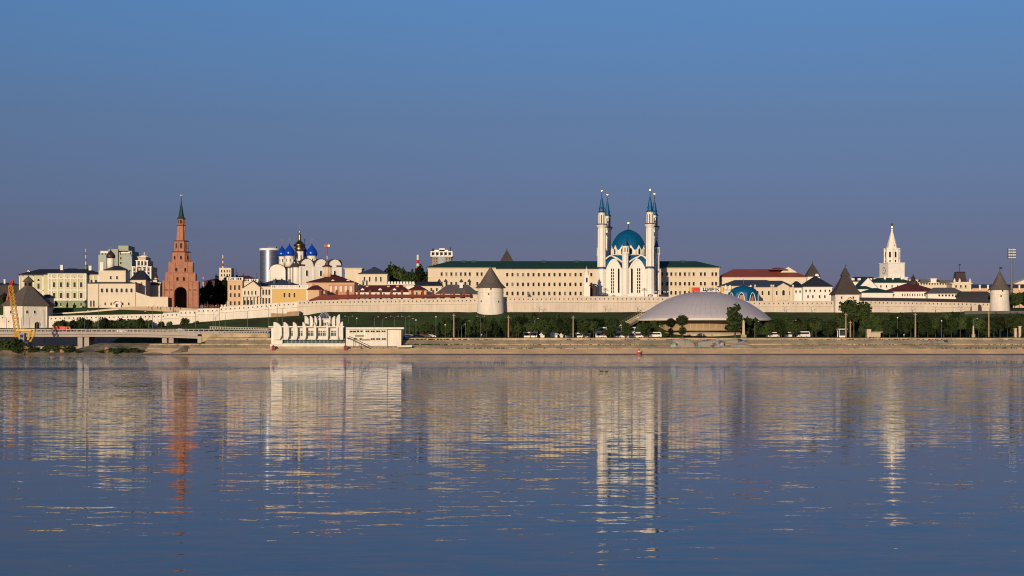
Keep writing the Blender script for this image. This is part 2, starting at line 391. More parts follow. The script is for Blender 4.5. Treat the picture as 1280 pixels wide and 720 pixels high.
# ================================================================== THE SETTING
def build_terrain():
    xs = sorted(set([-9000, -5000, -2500, -1500, -900, -600]+[-460+i*6 for i in range(154)]+[600, 900, 1500, 2500, 5000, 9000]))
    ys = sorted(set([-6000, -2000, -500, 0, 300, 500, 640, 670, 690]+[696+i*2 for i in range(16)]+[730+i*4 for i in range(42)]+[900+i*25 for i in range(30)]+[1700, 2200, 3000, 4500, 7000, 12000]))
    b = MB(); b.smooth = True; rnd = random.Random(3)
    for y in ys:
        for x in xs:
            z = G(x, y)
            if y > 728 and abs(x) < 500 and y < 860: z += rnd.uniform(-.12, .12)
            if y < -1500: z = 8
            b.P(x, y, z)
    n = len(xs)
    for j in range(len(ys)-1):
        for i in range(n-1):
            a = j*n+i; b.F(a, a+1, a+n+1, a+n)
    struct(b.build('ground', 'ground', up=False))
    # sandy spit at the left shore
    b = MB(); b.smooth = True; nx, ny = 70, 10; rnd = random.Random(5)
    for j in range(ny):
        for i in range(nx):
            x = -260+i*(-138+260)/(nx-1); y = 699+j*3.1
            h = (.3+1.4*math.sin(x*.21)**2*math.sin(x*.083+.5)**2+1.2*sm(-230, -255, x))*math.sin(math.pi*j/(ny-1))
            b.P(x, y+1.5*math.sin(x*.17)*(j < 4), -.5+max(h*2.2+(.9 if 0 < j < ny-1 else 0), 5.3*sm(702, 724, y)*sm(-205, -180, x))+rnd.uniform(-.1, .1))
    for j in range(ny-1):
        for i in range(nx-1):
            a = j*nx+i; b.F(a, a+1, a+nx+1, a+nx)
    struct(b.build('shore', 'sand', up=False))
    b = MB(); v = [b.P(-9000, -5000, 0), b.P(9000, -5000, 0), b.P(9000, 900, 0), b.P(-9000, 900, 0)]; b.F(*v)
    struct(b.build('water', 'water', up=False))
build_terrain()

def build_embankment():
    # stepped concrete river bank, in three slabs with ledges
    prof = [(698.8, -1.2), (699.4, .35), (701.5, .45), (707, 2.35), (708.6, 2.4), (708.9, 2.75), (712.3, 3.9), (713.6, 3.95), (713.9, 4.5), (718.5, 6.2), (719.6, 6.25), (719.8, 7.0), (723.5, 7.25), (727, 7.25), (727, -1.2)]
    xl = X(182, 706)
    b = MB()
    x = xl; rnd = random.Random(11); low = prof[:9]+[(733, 4.55), (733, -1.2)]
    while x < 620:
        L = 11.99; dz = rnd.uniform(-.03, .03); dy = rnd.uniform(-.04, .04)
        b.extx([(y+dy, z+dz) for y, z in (prof if x > -140 else low)], x, x+L); x += 12
    o = b.build('embankment', ['conc']); struct(o)
    b = MB(); x = xl
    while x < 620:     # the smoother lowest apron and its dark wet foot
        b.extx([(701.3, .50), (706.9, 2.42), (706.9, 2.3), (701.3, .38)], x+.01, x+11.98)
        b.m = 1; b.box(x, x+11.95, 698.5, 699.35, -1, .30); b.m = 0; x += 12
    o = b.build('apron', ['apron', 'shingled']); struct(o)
    b = MB(); v = [b.P(X(338, 727), 727.2, 7.29), b.P(620, 727.2, 7.29), b.P(620, 783, 7.33), b.P(X(338, 727), 783, 7.33)]; b.F(*v)
    struct(b.build('promenade', 'conc', up=False))
build_embankment()

# ------------------------------------------------------------------ the bridge and its ramps
def build_bridge():
    Y0, Y1 = 742, 756
    t = thing('road_bridge', 'long low concrete road bridge over the side channel at the left bank', 'bridge', (X(120, 748), 748, 0))
    xa, xb = X(-90, 742), X(247, 742)
    zt = Z(415.5, 742)
    b = MB()
    n = 24
    pts = []
    for i in range(n+1):      # deck falls slightly towards the right abutment
        u = i/n; x = xa+(xb-xa)*u; pts.append((x, zt-.8*max(0, (u-.72)/.28)**1.5))
    for (x0, z0), (x1, z1) in zip(pts, pts[1:]):
        b.extr([(x0, z0-.9), (x1, z1-.9), (x1, z1), (x0, z0)], Y0, Y1)
    b.build('deck', 'bridgec', t)
    b = MB()
    for (x0, z0), (x1, z1) in zip(pts, pts[1:]):
        pass
    for y0, y1 in ((Y0+.8, Y0+1.6), (Y0+5, Y0+5.8), (Y1-1.6, Y1-.8)):
        b = MB()
        for (x0, z0), (x1, z1) in zip(pts, pts[1:]): b.extr([(x0, z0-2.0), (x1, z1-2.0), (x1, z1-.902), (x0, z0-.902)], y0, y1)
        b.build('girder', 'bridgec', t)
    for px in (-30, 107, 212):
        x = X(px, 748); b = MB()
        b.box(x-3.4, x+3.4, Y0+1, Y1-1, -3, 2.2, .3, .3); b.box(x-2.6, x-.4, Y0+2, Y1-2, 2.2, zt-2.05); b.box(x+.4, x+2.6, Y0+2.002, Y1-2.002, 2.2, zt-2.05)
        b.build('pier', 'bridgec', t)
    for y in (Y0+.15, Y1-.15):
        b = MB()
        for (x0, z0), (x1, z1) in zip(pts, pts[1:]):
            b.extr([(x0, z0+.002), (x1, z1+.002), (x1, z1+.35), (x0, z0+.35)], y-.12, y+.12)
            for k in range(3):
                q = k/3; x = x0+(x1-x0)*q; z = z0+(z1-z0)*q; b.box(x-.12, x+.12, y-.1, y+.1, z+.35, z+1.25)
            b.extr([(x0, z0+1.05), (x1, z1+1.05), (x1, z1+1.35), (x0, z0+1.35)], y-.13, y+.13)
        b.build('guard_rail', 'bridgec', t)
    b = MB()
    b.box(xb, X(252, 742), Y0-.1, Y1+.1, -2, pts[-1][1]-.95)
    b.build('abutment', 'bridgec', t)
    # approach road on its own retaining wall, two railed levels
    t2 = thing('approach_ramp', 'railed concrete approach ramp between the bridge and the finned river terminal', 'road ramp', (X(290, 748), 748, 0))
    xr0, xr1 = X(252, 742), X(337, 742)
    b = MB(); zr = pts[-1][1]
    b.extr([(xr0, -2), (xr1, -2), (xr1, Z(417.5, 742)), (xr0, zr-.1)], Y0+.5, Y1+12)
    b.build('retaining_wall', 'conc', t2)
    for y, d0, d1 in ((Y0+.3, zr+.0, Z(417, 742)), (Y1+6, Z(411.5, 760), Z(413.5, 760))):
        b = MB(); m = 26
        for k in range(m):
            xa_, xb_ = xr0+(xr1-xr0)*k/m, xr0+(xr1-xr0)*(k+1)/m; za, zb_ = d0+(d1-d0)*k/m, d0+(d1-d0)*(k+1)/m
            b.extr([(xa_, za), (xb_, zb_), (xb_, zb_+.3), (xa_, za+.3)], y-.2, y+.2)
            b.box(xa_, xa_+.5, y-.15, y+.15, za+.3, za+1.0)
            b.extr([(xa_, za+1), (xb_, zb_+1), (xb_, zb_+1.3), (xa_, za+1.3)], y-.18, y+.18)
        b.build('guard_rail', 'bridgec', t2)
    # upper road behind, running the whole width of the left bank
    b = MB()
    for k in range(30):
        xA, xB = X(-90, 775)+(X(335, 775)-X(-90, 775))*k/30, X(-90, 775)+(X(335, 775)-X(-90, 775))*(k+1)/30
        b.box(xA, xB-.02, 770, 786, -2, Z(412.8, 775)-.6)
    struct(b.build('road', 'bridgec'))
    b = MB(); zz = Z(412.8, 772)-.6; x = X(-90, 770)
    while x < X(335, 770):
        b.box(x, x+.35, 770.1, 770.4, zz, zz+.9); x += 2.4
    b.box(X(-90, 770), X(335, 770), 770.05, 770.45, zz+.9, zz+1.2)
    tag(b.build('guard_rail', 'bridgec'), 'long pale guard rail along the upper road behind the bridge', 'guard rail')
build_bridge()

# ------------------------------------------------------------------ fortress walls
def fort_wall(label, pts, Y, thick=3.2, m='wallw', embr=True, step=6.0, base=None, roof=None, name='fortress_wall', merlons=False, facing='front'):
    """pts: (photo column, photo row of the wall top); repeated columns make steps"""
    x0, x1 = X(pts[0][0], Y), X(pts[-1][0], Y)
    t = thing(name, label, 'wall', ((x0+x1)/2, Y, 0)); b = MB()
    for (pa, ya), (pb, yb) in zip(pts, pts[1:]):
        if pb-pa < .1: continue
        n = max(1, int((pb-pa)/16))
        for k in range(n):
            a, c = pa+(pb-pa)*k/n, pa+(pb-pa)*(k+1)/n; za = Z(ya+(yb-ya)*k/n, Y); zc = Z(ya+(yb-ya)*(k+1)/n, Y); xa, xc = X(a, Y), X(c, Y)
            zb = min(wallbase(xa), wallbase(xc))-3
            vi = [b.P(xa, Y-.5, zb), b.P(xc, Y-.5, zb), b.P(xc, Y, zc), b.P(xa, Y, za), b.P(xa, Y+thick, zb), b.P(xc, Y+thick, zb), b.P(xc, Y+thick-.3, zc), b.P(xa, Y+thick-.3, za)]
            b.F(vi[0], vi[1], vi[2], vi[3]); b.F(vi[5], vi[4], vi[7], vi[6]); b.F(vi[3], vi[2], vi[6], vi[7])
            if k == 0: b.F(vi[4], vi[0], vi[3], vi[7])
            if k == n-1: b.F(vi[1], vi[5], vi[6], vi[2])
        # string course under the embrasures
        za, zc = Z(ya+6.2, Y), Z(yb+6.2, Y); xa, xc = X(pa, Y), X(pb, Y)
        b.extr([(xa, za-.22), (xc, zc-.22), (xc, zc), (xa, za)], Y-.62, Y-.1)
        b.extr([(xa, Z(ya, Y)-.02), (xc, Z(yb, Y)-.02), (xc, Z(yb, Y)+.25), (xa, Z(ya, Y)+.25)], Y-.15, Y+thick-.1)
    b.m = 1
    if embr:
        p = pts[0][0]+3
        while p < pts[-1][0]-2:
            yy = None
            for (pa, ya), (pb, yb) in zip(pts, pts[1:]):
                if pa <= p < pb: yy = ya+(yb-ya)*(p-pa)/(pb-pa)
            if yy is not None:
                z = Z(yy+2.4, Y); x = X(p, Y); b.box(x-.17, x+.17, Y-.45, Y+.1, z-.38, z+.34)
            p += step
    b.build('masonry', [m, 'shingled'], t, up=True)
    if roof:
        rb = MB()
        for (pa, ya, ha), (pb, yb, hb) in zip(roof['pts'], roof['pts'][1:]):
            xa, xc = X(pa, Y), X(pb, Y); za, zc = Z(ya, Y), Z(yb, Y); ta, tb = Z(ya-ha, Y), Z(yb-hb, Y)
            vi = [rb.P(xa, Y-1.0, za), rb.P(xc, Y-1.0, zc), rb.P(xc, Y+1.8, tb), rb.P(xa, Y+1.8, ta), rb.P(xa, Y+4.4, za), rb.P(xc, Y+4.4, zc)]
            rb.F(vi[0], vi[1], vi[2], vi[3]); rb.F(vi[3], vi[2], vi[5], vi[4]); rb.F(vi[0], vi[3], vi[4]); rb.F(vi[1], vi[5], vi[2]); rb.F(vi[0], vi[4], vi[5], vi[1])
        rb.build('roof', roof['m'], t)
    return t
fort_wall('white fortress wall at the far left edge, ending at the squat square tower', [(-60, 394.5), (7, 394.5)], 850, step=6)
W2 = [(61, 395.8), (110, 394.6), (204, 393), (204.05, 391.5), (224, 391), (224.05, 388.8), (247, 388.4), (247.05, 386.3), (275, 385.8), (275.05, 384.3), (310, 382), (345, 379.2), (372, 377.6)]
fort_wall('long white fortress wall stepping uphill from the squat tower towards the yellow house', W2, 850, step=5.6)
fort_wall('pale fortress wall under the long red roof, ending at the round grey-coned tower', [(372, 376.2), (446, 374.8), (598, 373.2)], 850, m='wallp', step=5.2,
   roof=dict(m='roofrr', pts=[(386, 376.2, 1.5), (400, 374.5, 5.5), (446, 373.2, 5.4), (588, 371.4, 3.2), (591, 371.6, .5)]))
fort_wall('pale fortress wall running below the blue-domed mosque from the round tower to the circus', [(629, 371.8), (760, 371.0), (838, 371.6)], 850, m='wallp', step=5.6)
fort_wall('pale fortress wall between the circus and the square tower with grey hipped roof', [(838.2, 376.5), (942, 376.8), (1042, 376.6)], 850, m='wallp', step=6, embr=True)
fort_wall('pale fortress wall with long brown shingled roof at the right', [(1070, 375.4), (1242, 378.4)], 850, m='wallp', step=5.2,
   roof=dict(m='shingled', pts=[(1074, 375.6, 4.0), (1160, 376.8, 4.0), (1236, 378.4, 3.8), (1244, 379.6, 1.0)]))
# masonry patch of the old bastion on the left hill
t = thing('stone_bastion', 'low brown stone bastion remains at the foot of the white wall above the lawn', 'ruin', (X(358, 847), 847, 15))
b = MB(); b.extr([(X(339, 846), 14), (X(374, 846), 16), (X(374.5, 846), Z(389, 846)), (X(360, 846), Z(389.8, 846)), (X(358, 846), Z(392, 846)), (X(339, 846), Z(391.5, 846))], 844.5, 849.3)
b.build('masonry', mat('rough_brown_stone', (.38, .26, .15), var=.25, scale=.5), t)

# ------------------------------------------------------------------ helpers for whole buildings
def house(name, label, cat, px0, px1, pt, Y, D, wm, rm, roof_py, ov=.7, ix=None, gable=None, group=None, cornice=True, base=None, parapet=None):
    """plain rectangular building: walls up to photo row pt, roof up to roof_py"""
    x0, x1, zt = X(px0, Y), X(px1, Y), Z(pt, Y); xc = (x0+x1)/2
    zb = (min(G(x0, Y), G(x1, Y), G(x0, Y+D), G(x1, Y+D))-.6) if base is None else base
    t = thing(name, label, cat, (xc, Y+D/2, zb), group)
    b = MB(); b.box(x0, x1, Y, Y+D, zb, zt)
    if cornice: b.box(x0-.25, x1+.25, Y-.25, Y+D+.25, zt-.45, zt-.08)
    b.build('wall', wm, t)
    if rm:
        b = MB(); zr = Z(roof_py, Y+D/2)
        if gable == 'x': b.extx([(Y-ov, zt), (Y+D+ov, zt), (Y+D/2, zr)], x0-ov, x1+ov)
        elif gable == 'y': b.extr([(x0-ov, zt), (x1+ov, zt), (xc, zr)], Y-ov, Y+D+ov)
        else:
            ii = min(D/2, (x1-x0)/2-.3) if ix is None else ix
            b.hip(x0-ov, x1+ov, Y-ov, Y+D+ov, zt, zr, ii)
        b.build('roof', rm, t)
    if parapet:
        b = MB(); h = parapet; b.box(x0-.3, x1+.3, Y-.3, Y+.1, zt, zt+.25); b.box(x0-.3, x1+.3, Y-.3, Y+.1, zt+h-.22, zt+h)
        k = int((x1-x0)/3)
        for i in range(k+1):
            x = x0+(x1-x0)*i/k; b.box(x-.45, x+.45, Y-.34, Y+.14, zt+.25, zt+h+.02)
        for i in range(int((x1-x0)/.9)): b.box(x0+i*.9, x0+i*.9+.3, Y-.2, Y, zt+.25, zt+h-.22)
        b.build('balustrade', 'framew', t)
    return t
def chimney(t, px, pt, pb, Y, m='white', wpx=2.2):
    k = Y/FPX; b = MB(); x = X(px, Y); w_ = wpx*k/2; b.box(x-w_, x+w_, Y-w_, Y+w_, Z(pb, Y), Z(pt, Y)); b.box(x-w_-.15, x+w_+.15, Y-w_-.15, Y+w_+.15, Z(pt, Y)+.002, Z(pt, Y)+.3)
    b.build('chimney', m, t)
def cross(b, x, y, z, h):
    b.box(x-.09, x+.09, y-.09, y+.09, z, z+h); b.box(x-h*.22, x+h*.22, y-.08, y+.08, z+h*.62, z+h*.62+.22); b.box(x-h*.11, x+h*.11, y-.08, y+.08, z+h*.8, z+h*.8+.18); b.lathe(x, y, [(.001, z-.1), (.35, z+.15), (.001, z+.45)], 8)
def onion(b, x, y, r, z0, h):
    pr = [(r*.82, z0), (r*.96, z0+h*.08), (r, z0+h*.2), (r*.97, z0+h*.32), (r*.82, z0+h*.46), (r*.55, z0+h*.62), (r*.28, z0+h*.77), (r*.10, z0+h*.9), (.05, z0+h)]
    b.smooth = True; b.lathe(x, y, pr, 24); b.smooth = False

# ------------------------------------------------------------------ squat square tower, far left
def tower_left():
    Y = 846; k = Y/FPX; a = R(-33); cx = X(35.5, Y+9)
    fr = (cx, Y+9, 0); t = thing('fortress_tower', 'squat white octagonal fortress tower under a tall brown shingled roof with lantern', 'tower', (cx, Y+9, 10))
    b = MB(); zt = Z(381.5, Y); r = 12.6
    a0 = R(-90-60+3)
    b.lathe(cx, Y+9, [(r+.5, 8), (r+.35, 13), (r, 14), (r, zt)], 6, a0)
    for kk in range(6):
        an = a0+kk*math.pi/3; b.tube([(cx+r*math.cos(an), Y+9+r*math.sin(an), 9), (cx+r*math.cos(an), Y+9+r*math.sin(an), zt)], .35, n=6)
    b.build('wall', 'wallw', t)
    b = MB(); b.lathe(cx, Y+9, [(r+1.7, zt-.3), (r+1.7, zt+.05), (r*.62, zt+(Z(358, Y)-zt)*.55), (2.4, Z(357.5, Y))], 6, a0)
    b.build('roof', 'shingle', t)
    b = MB(); b.lathe(cx, Y+9, [(2.1, Z(358, Y)), (2.1, Z(351.5, Y))], 6, a0); b.m = 1
    for kk in range(6):
        an = a0+(kk+.5)*math.pi/3; b.set((cx, Y+9, an+math.pi/2)); b.box(-.55, .55, -1.95, -1.75, Z(356.6, Y), Z(352.8, Y))
    b.build('lantern', ['shingle', 'glass'], t)
    b = MB(); b.lathe(cx, Y+9, [(3.2, Z(351.6, Y)), (3.2, Z(351.2, Y)), (.15, Z(344, Y))], 6, a0); b.build('lantern_roof', 'shingle', t)
    b = MB(); zf = Z(344, Y); b.tube([(cx, Y+9, zf-.4), (cx, Y+9, zf+2)], .09); b.lathe(cx, Y+9, [(.01, zf+.6), (.5, zf+1.1), (.01, zf+1.6)], 8)
    b.tube([(cx+.55*math.cos(R(q)), Y+9, zf+2.1+.55*math.sin(R(q))) for q in range(0, 361, 30)], .1, n=5); b.build('weather_vane', 'oldgold', t)
    for an, u, py, h in ((-90-30+3, -1.5, 390, 1.5), (-90-30+3, 3.5, 398, .8), (-90+30+3, 0, 390, 1.6), (-90+30+3, -4, 390, 1.6), (-90-30+3, -3, 401.5, .6)):
        ap = r*math.cos(math.pi/6)+.06; win(t, (cx, Y+9, R(an+90)), u, -ap, Z(py, Y), .9, h, 'arch', 'wallw')
    an = R(-90+30+3); win(t, (cx, Y+9, an+R(90)), 1, -(r*math.cos(math.pi/6)+.45), 13.9, 2.4, 3.4, 'arch', 'wallw', name='gate')
tower_left()

# ------------------------------------------------------------------ round towers
def round_tower(label, px0, px1, pe, ptip, pbase, Y, flag=False):
    k = Y/FPX; r = (px1-px0)/2*k; cy = Y+r; cx = X((px0+px1)/2, cy); t = thing('fortress_tower', label, 'tower', (cx, cy, Z(pbase, Y)-2), None)
    zt = Z(pe, Y); zb = Z(pbase, Y)-2; b = MB(); b.smooth = True
    b.lathe(cx, cy, [(r+.5, zb), (r+.15, zb+6), (r, zb+8), (r, zt)], 40, cap=False); b.smooth = False
    b.lathe(cx, cy, [(r+.25, zt-2.7), (r+.25, zt-2.45)], 40); b.build('wall', 'wallw', t)
    b = MB(); n = 16; b.lathe(cx, cy, [(r+1.1, zt-.25), (r+1.1, zt+.05), (r*.80, zt+(Z(ptip, cy)-zt)*.24), (.12, Z(ptip, cy))], n); b.build('roof', 'shingle', t)
    b = MB(); zf = Z(ptip, cy); b.tube([(cx, cy, zf-.5), (cx, cy, zf+(2.2 if flag else .9))], .1)
    if flag: b.extr([(cx, zf+.9), (cx+1.4, zf+.7), (cx+1.3, zf+1.9), (cx, zf+2.1)], cy-.06, cy+.06)
    else: b.lathe(cx, cy, [(.01, zf), (.3, zf+.35), (.01, zf+.7)], 8)
    b.build('finial', 'darkm', t)
    for an, py in ((-8, pe+8.5), (-45, pe+17.5), (38, pe+18), (-12, pe+27.5), (2, pe+2)):
        if py > pbase-3: continue
        a = R(an); win(t, (cx, cy, a), 0, -(r+.07), Z(py, Y), .7, .9, 'slot', 'wallw')
    return t
round_tower('stout white round tower with grey shingled cone, mid-wall left of the mosque', 597, 629.5, 359, 333, 391, 838)
round_tower('white round corner tower with brown cone and flag, at the right end of the wall', 1238, 1261, 361.5, 338.5, 388, 842, True)

def hip_tower():     # square tower with a swept roof and small upper roof
    Y = 846; k = Y/FPX; cx = X(1056.5, Y+6); cy = Y+6; t = thing('fortress_tower', 'square white tower with swept grey roof and small pointed cap, right of the mosque', 'tower', (cx, cy, 18))
    b = MB(); zt = Z(367, Y); r = 6.2; b.box(cx-r, cx+r, cy-r+.6, cy+r, 17, zt); b.build('wall', 'wallw', t)
    b = MB(); q = math.sqrt(2)
    b.lathe(cx, cy, [((r+.9)*q, zt-.3), ((r+.9)*q, zt), (5.2*q, zt+2.4), (3.1*q, zt+6.4), (1.9*q, zt+8.8)], 4, math.pi/4); b.build('roof', 'shingled', t)
    b = MB(); b.lathe(cx, cy, [(1.7*q, Z(347, Y)), (1.7*q, Z(344.5, Y))], 4, math.pi/4); b.build('lantern', 'shingled', t)
    b = MB(); b.lathe(cx, cy, [(2.3*q, Z(344.7, Y)), (2.3*q, Z(344.2, Y)), (.1, Z(332.5, Y))], 4, math.pi/4); b.build('lantern_roof', 'shingled', t)
    b = MB(); zf = Z(332.5, Y); b.tube([(cx, cy, zf-.5), (cx, cy, zf+.9)], .12); b.extr([(cx-.1, zf+.4), (cx+.7, zf+.3), (cx+.7, zf+.9), (cx-.1, zf+1)], cy-.06, cy+.06); b.build('weather_vane', 'darkm', t)
    for u in (-3, 3): win(t, (cx, cy, 0), u, -r+.5, Z(372, Y), .7, 1.2, 'sq', 'wallw')
hip_tower()

# ------------------------------------------------------------------ stepped red brick tower
def brick_tower():
    Y = 885; k = Y/FPX; c = (X(226.5, Y+9), Y+9.2, R(9)); cx, cy = c[:2]; t = thing('stepped_tower', 'tall seven-tiered red brick tower with green spire and gilt crescent finial', 'tower', (cx, cy, 22))
    zz = lambda py: Z(py, Y+3)
    def tier(h, p0, p1, name='tier'):
        b = MB(c); b.box(-h, h, -h, h, zz(p0), zz(p1)-.3)
        b.box(-h-.25, h+.25, -h-.25, h+.25, zz(p1)-.32, zz(p1)+.1)
        for u in (-h*.97, -h*.52, h*.52, h*.97):
            for q in range(4):
                b.set((c[0], c[1], c[2]+q*math.pi/2)); b.box(u-.28, u+.28, -h-.3, -h+.1, zz(p0)+.05, zz(p1)-.34)
        b.set(c); b.m = 1
        return b
    # tier one with open gateway: piers, lintel wall above, arch soffit
    h = 9.3; zb, zt = 22.0, zz(352.5); b = MB(c); aw = 3.3; zs = zz(366)
    for sgn in (-1, 1):
        b.box(*sorted((sgn*aw, sgn*h)), -h, h, zb, zt)
    arch = [(aw*math.cos(math.pi*i/12), zs+aw*.95*math.sin(math.pi*i/12)) for i in range(13)]
    b.extr([(aw, zt-.002), (-aw, zt-.002)]+[(u, z) for u, z in arch[::-1]], -h+.003, h-.003)
    b.box(-h-.35, h+.35, -h-.35, h+.35, zt+.002, zt+.55)
    for q in range(4):
        b.set((c[0], c[1], c[2]+q*math.pi/2))
        for u in (-h*.96, -h*.66, -h*.42, h*.42, h*.66, h*.96): b.box(u-.35, u+.35, -h-.35, -h+.1, zb, zt-.1)
    b.set(c); b.m = 1
    for q in range(4):
        b.set((c[0], c[1], c[2]+q*math.pi/2))
        for u0, u1 in ((-h*.93, -aw-.6), (aw+.6, h*.93)): b.box(u0, u1, -h-.2, -h+.05, zz(363.2), zz(362))
    b.build('tier', ['brick', 'brickd'], t)
    b = MB(c); b.box(-aw, aw, h-3, h-2.6, zb, zs+3); b.build('gate', 'shingled', t)
    b = tier(7.75, 352, 341); b.build('tier', ['brick', 'brickd'], t)
    b = tier(6.25, 340.5, 327.8); b.build('tier', ['brick', 'brickd'], t)
    def octa(r0, r1, p0, p1, name='tier', band=True):
        b = MB(c); b.prism(0, 0, r0, r1, zz(p0), zz(p1)-.3, 8)
        if band: b.m = 1; b.prism(0, 0, r1+.55, r1+.55, zz(p1)-.3, zz(p1)+.15, 8)
        b.m = 0
        for q in range(8):
            a = math.pi/8+q*math.pi/4; b.tube([(0+r0*math.cos(a), r0*math.sin(a), zz(p0)), (r1*math.cos(a), r1*math.sin(a), zz(p1)-.3)], .22, n=5)
        b.build(name, ['brick', 'brickd'], t)
    octa(5.05, 4.95, 327.6, 314.2); octa(3.85, 3.75, 313.8, 300.4); octa(2.6, 1.95, 300.1, 280.6); octa(2.0, 1.95, 280.2, 272.6)
    b = MB(c); b.lathe(0, 0, [(2.5, zz(272.4)), (2.5, zz(272)), (1.7, zz(270.5)), (.9, zz(260)), (.12, zz(249.5))], 8, math.pi/8); b.build('spire', 'roofg', t)
    b = MB(c); z0 = zz(249.5); b.tube([(0, 0, z0-.5), (0, 0, z0+3.6)], .11); 
    for dz, r in ((.3, .42), (1.2, .33), (2.0, .25)): b.lathe(0, 0, [(.01, z0+dz-r), (r, z0+dz), (.01, z0+dz+r)], 8)
    b.extr([(.55*math.cos(a), z0+3.1+.55*math.sin(a)) for a in [R(x) for x in range(-220, 41, 26)]]+[(.38*math.cos(a), z0+3.25+.38*math.sin(a)) for a in [R(x) for x in range(30, -211, -30)]], -.06, .06)
    b.build('finial', 'gold', t)
    for hh, py, us, w_, h_ in ((7.75, 349, (-1.7, 1.7), 1.15, 2.3), (6.25, 337, (-2.4, 2.4), 1.05, 2.1)):
        for q in range(4):
            for u in us: win(t, (c[0], c[1], c[2]+q*math.pi/2), u, -hh-.05, zz(py), w_, h_, 'arch', 'brick')
    for rr, py, h_, w_, us in ((5.0, 321.8, 1.9, 1.0, (0,)), (3.8, 306.5, 2.7, .9, (0,)), (1.95, 276.5, 1.9, .5, (-.34, .34))):
        for q in range(8):
            for u in us: win(t, (c[0], c[1], c[2]+q*math.pi/4), u, -rr*math.cos(math.pi/8)-.06, zz(py), w_, h_, 'arch', 'brick')
brick_tower()

# ------------------------------------------------------------------ white clock tower, right
def clock_tower():
    Y = 950; c = (X(1115, Y+6), Y+6, R(16)); cx, cy = c[:2]; t = thing('clock_tower', 'white four-tier gate tower with round clock, tall tent spire and star', 'tower', (cx, cy, 22)); zz = lambda p: Z(p, Y)
    b = MB(c); h = 5.25
    b.box(-h-1.2, h+1.2, -h-1.2, h+1.2, 21, zz(346.8)); b.box(-h, h, -h, h, zz(346.8), zz(329)); b.box(-h-.3, h+.3, -h-.3, h+.3, zz(329)+.002, zz(328)); b.box(-h-1.5, h+1.5, -h-1.5, h+1.5, zz(347.6), zz(346.8)+.3)
    b.build('lower_storey', 'white', t)
    b = MB(c); r = 4.35
    b.prism(0, 0, r, r*.97, zz(328), zz(311), 8)
    for q in range(8):
        a = math.pi/8+q*math.pi/4; b.tube([(r*math.cos(a), r*math.sin(a), zz(328)), (r*math.cos(a), r*math.sin(a), zz(311)+.6)], .4, n=6)
    b.prism(0, 0, r+.25, r+.25, zz(311.4), zz(310.8), 8)
    b.build('belfry', 'white', t)
    b = MB(c); b.lathe(0, 0, [(3.45, zz(310.8)), (2.2, zz(301)), (.28, zz(286))], 8, math.pi/8); b.build('spire', 'white', t)
    b = MB(c); z0 = zz(286); b.tube([(0, 0, z0-.6), (0, 0, z0+1.9)], .18); b.lathe(0, 0, [(.01, z0+.2), (.5, z0+.6), (.01, z0+1)], 8)
    st = []
    for i in range(10):
        a = R(90+36*i); rr = 1.15 if i % 2 == 0 else .48; st.append((rr*math.cos(a), z0+3.0+rr*math.sin(a)))
    b.extr(st, -.12, .12); b.build('star', 'gold', t)
    for q in range(8):
        fr = (cx, cy, c[2]+q*math.pi/4); win(t, fr, 0, -r*math.cos(math.pi/8)-.06, zz(317.8), 1.15, 3.4, 'arch', 'white'); win(t, fr, 0, -r*math.cos(math.pi/8)-.06, zz(326), .75, 1.3, 'slot', 'white')
    for q in (0, 2, 4, 6): win(t, (cx, cy, c[2]+q*math.pi/4), 0, -3.0, zz(306.5), .4, .5, 'slot', 'white')
    for q in (-1, 0, 1, 2):
        if q == 0: continue
        a = c[2]+q*math.pi/2; b = MB((cx, cy, a)); z = zz(338)
        ring = [(2.0*math.cos(R(i*15)), z+2.0*math.sin(R(i*15))) for i in range(24)]
        b.extr(ring, -h-.18, -h+.05); b.m = 1; b.extr([(u*.84, z+(w_-z)*.84) for u, w_ in ring], -h-.24, -h-.19); b.m = 2
        b.box(-.07, .07, -h-.3, -h-.25, z, z+1.3); b.box(-.05, .9, -h-.34, -h-.302, z-.07, z+.07)
        b.build('clock', ['brickd', 'white', 'darkm'], t)
clock_tower()
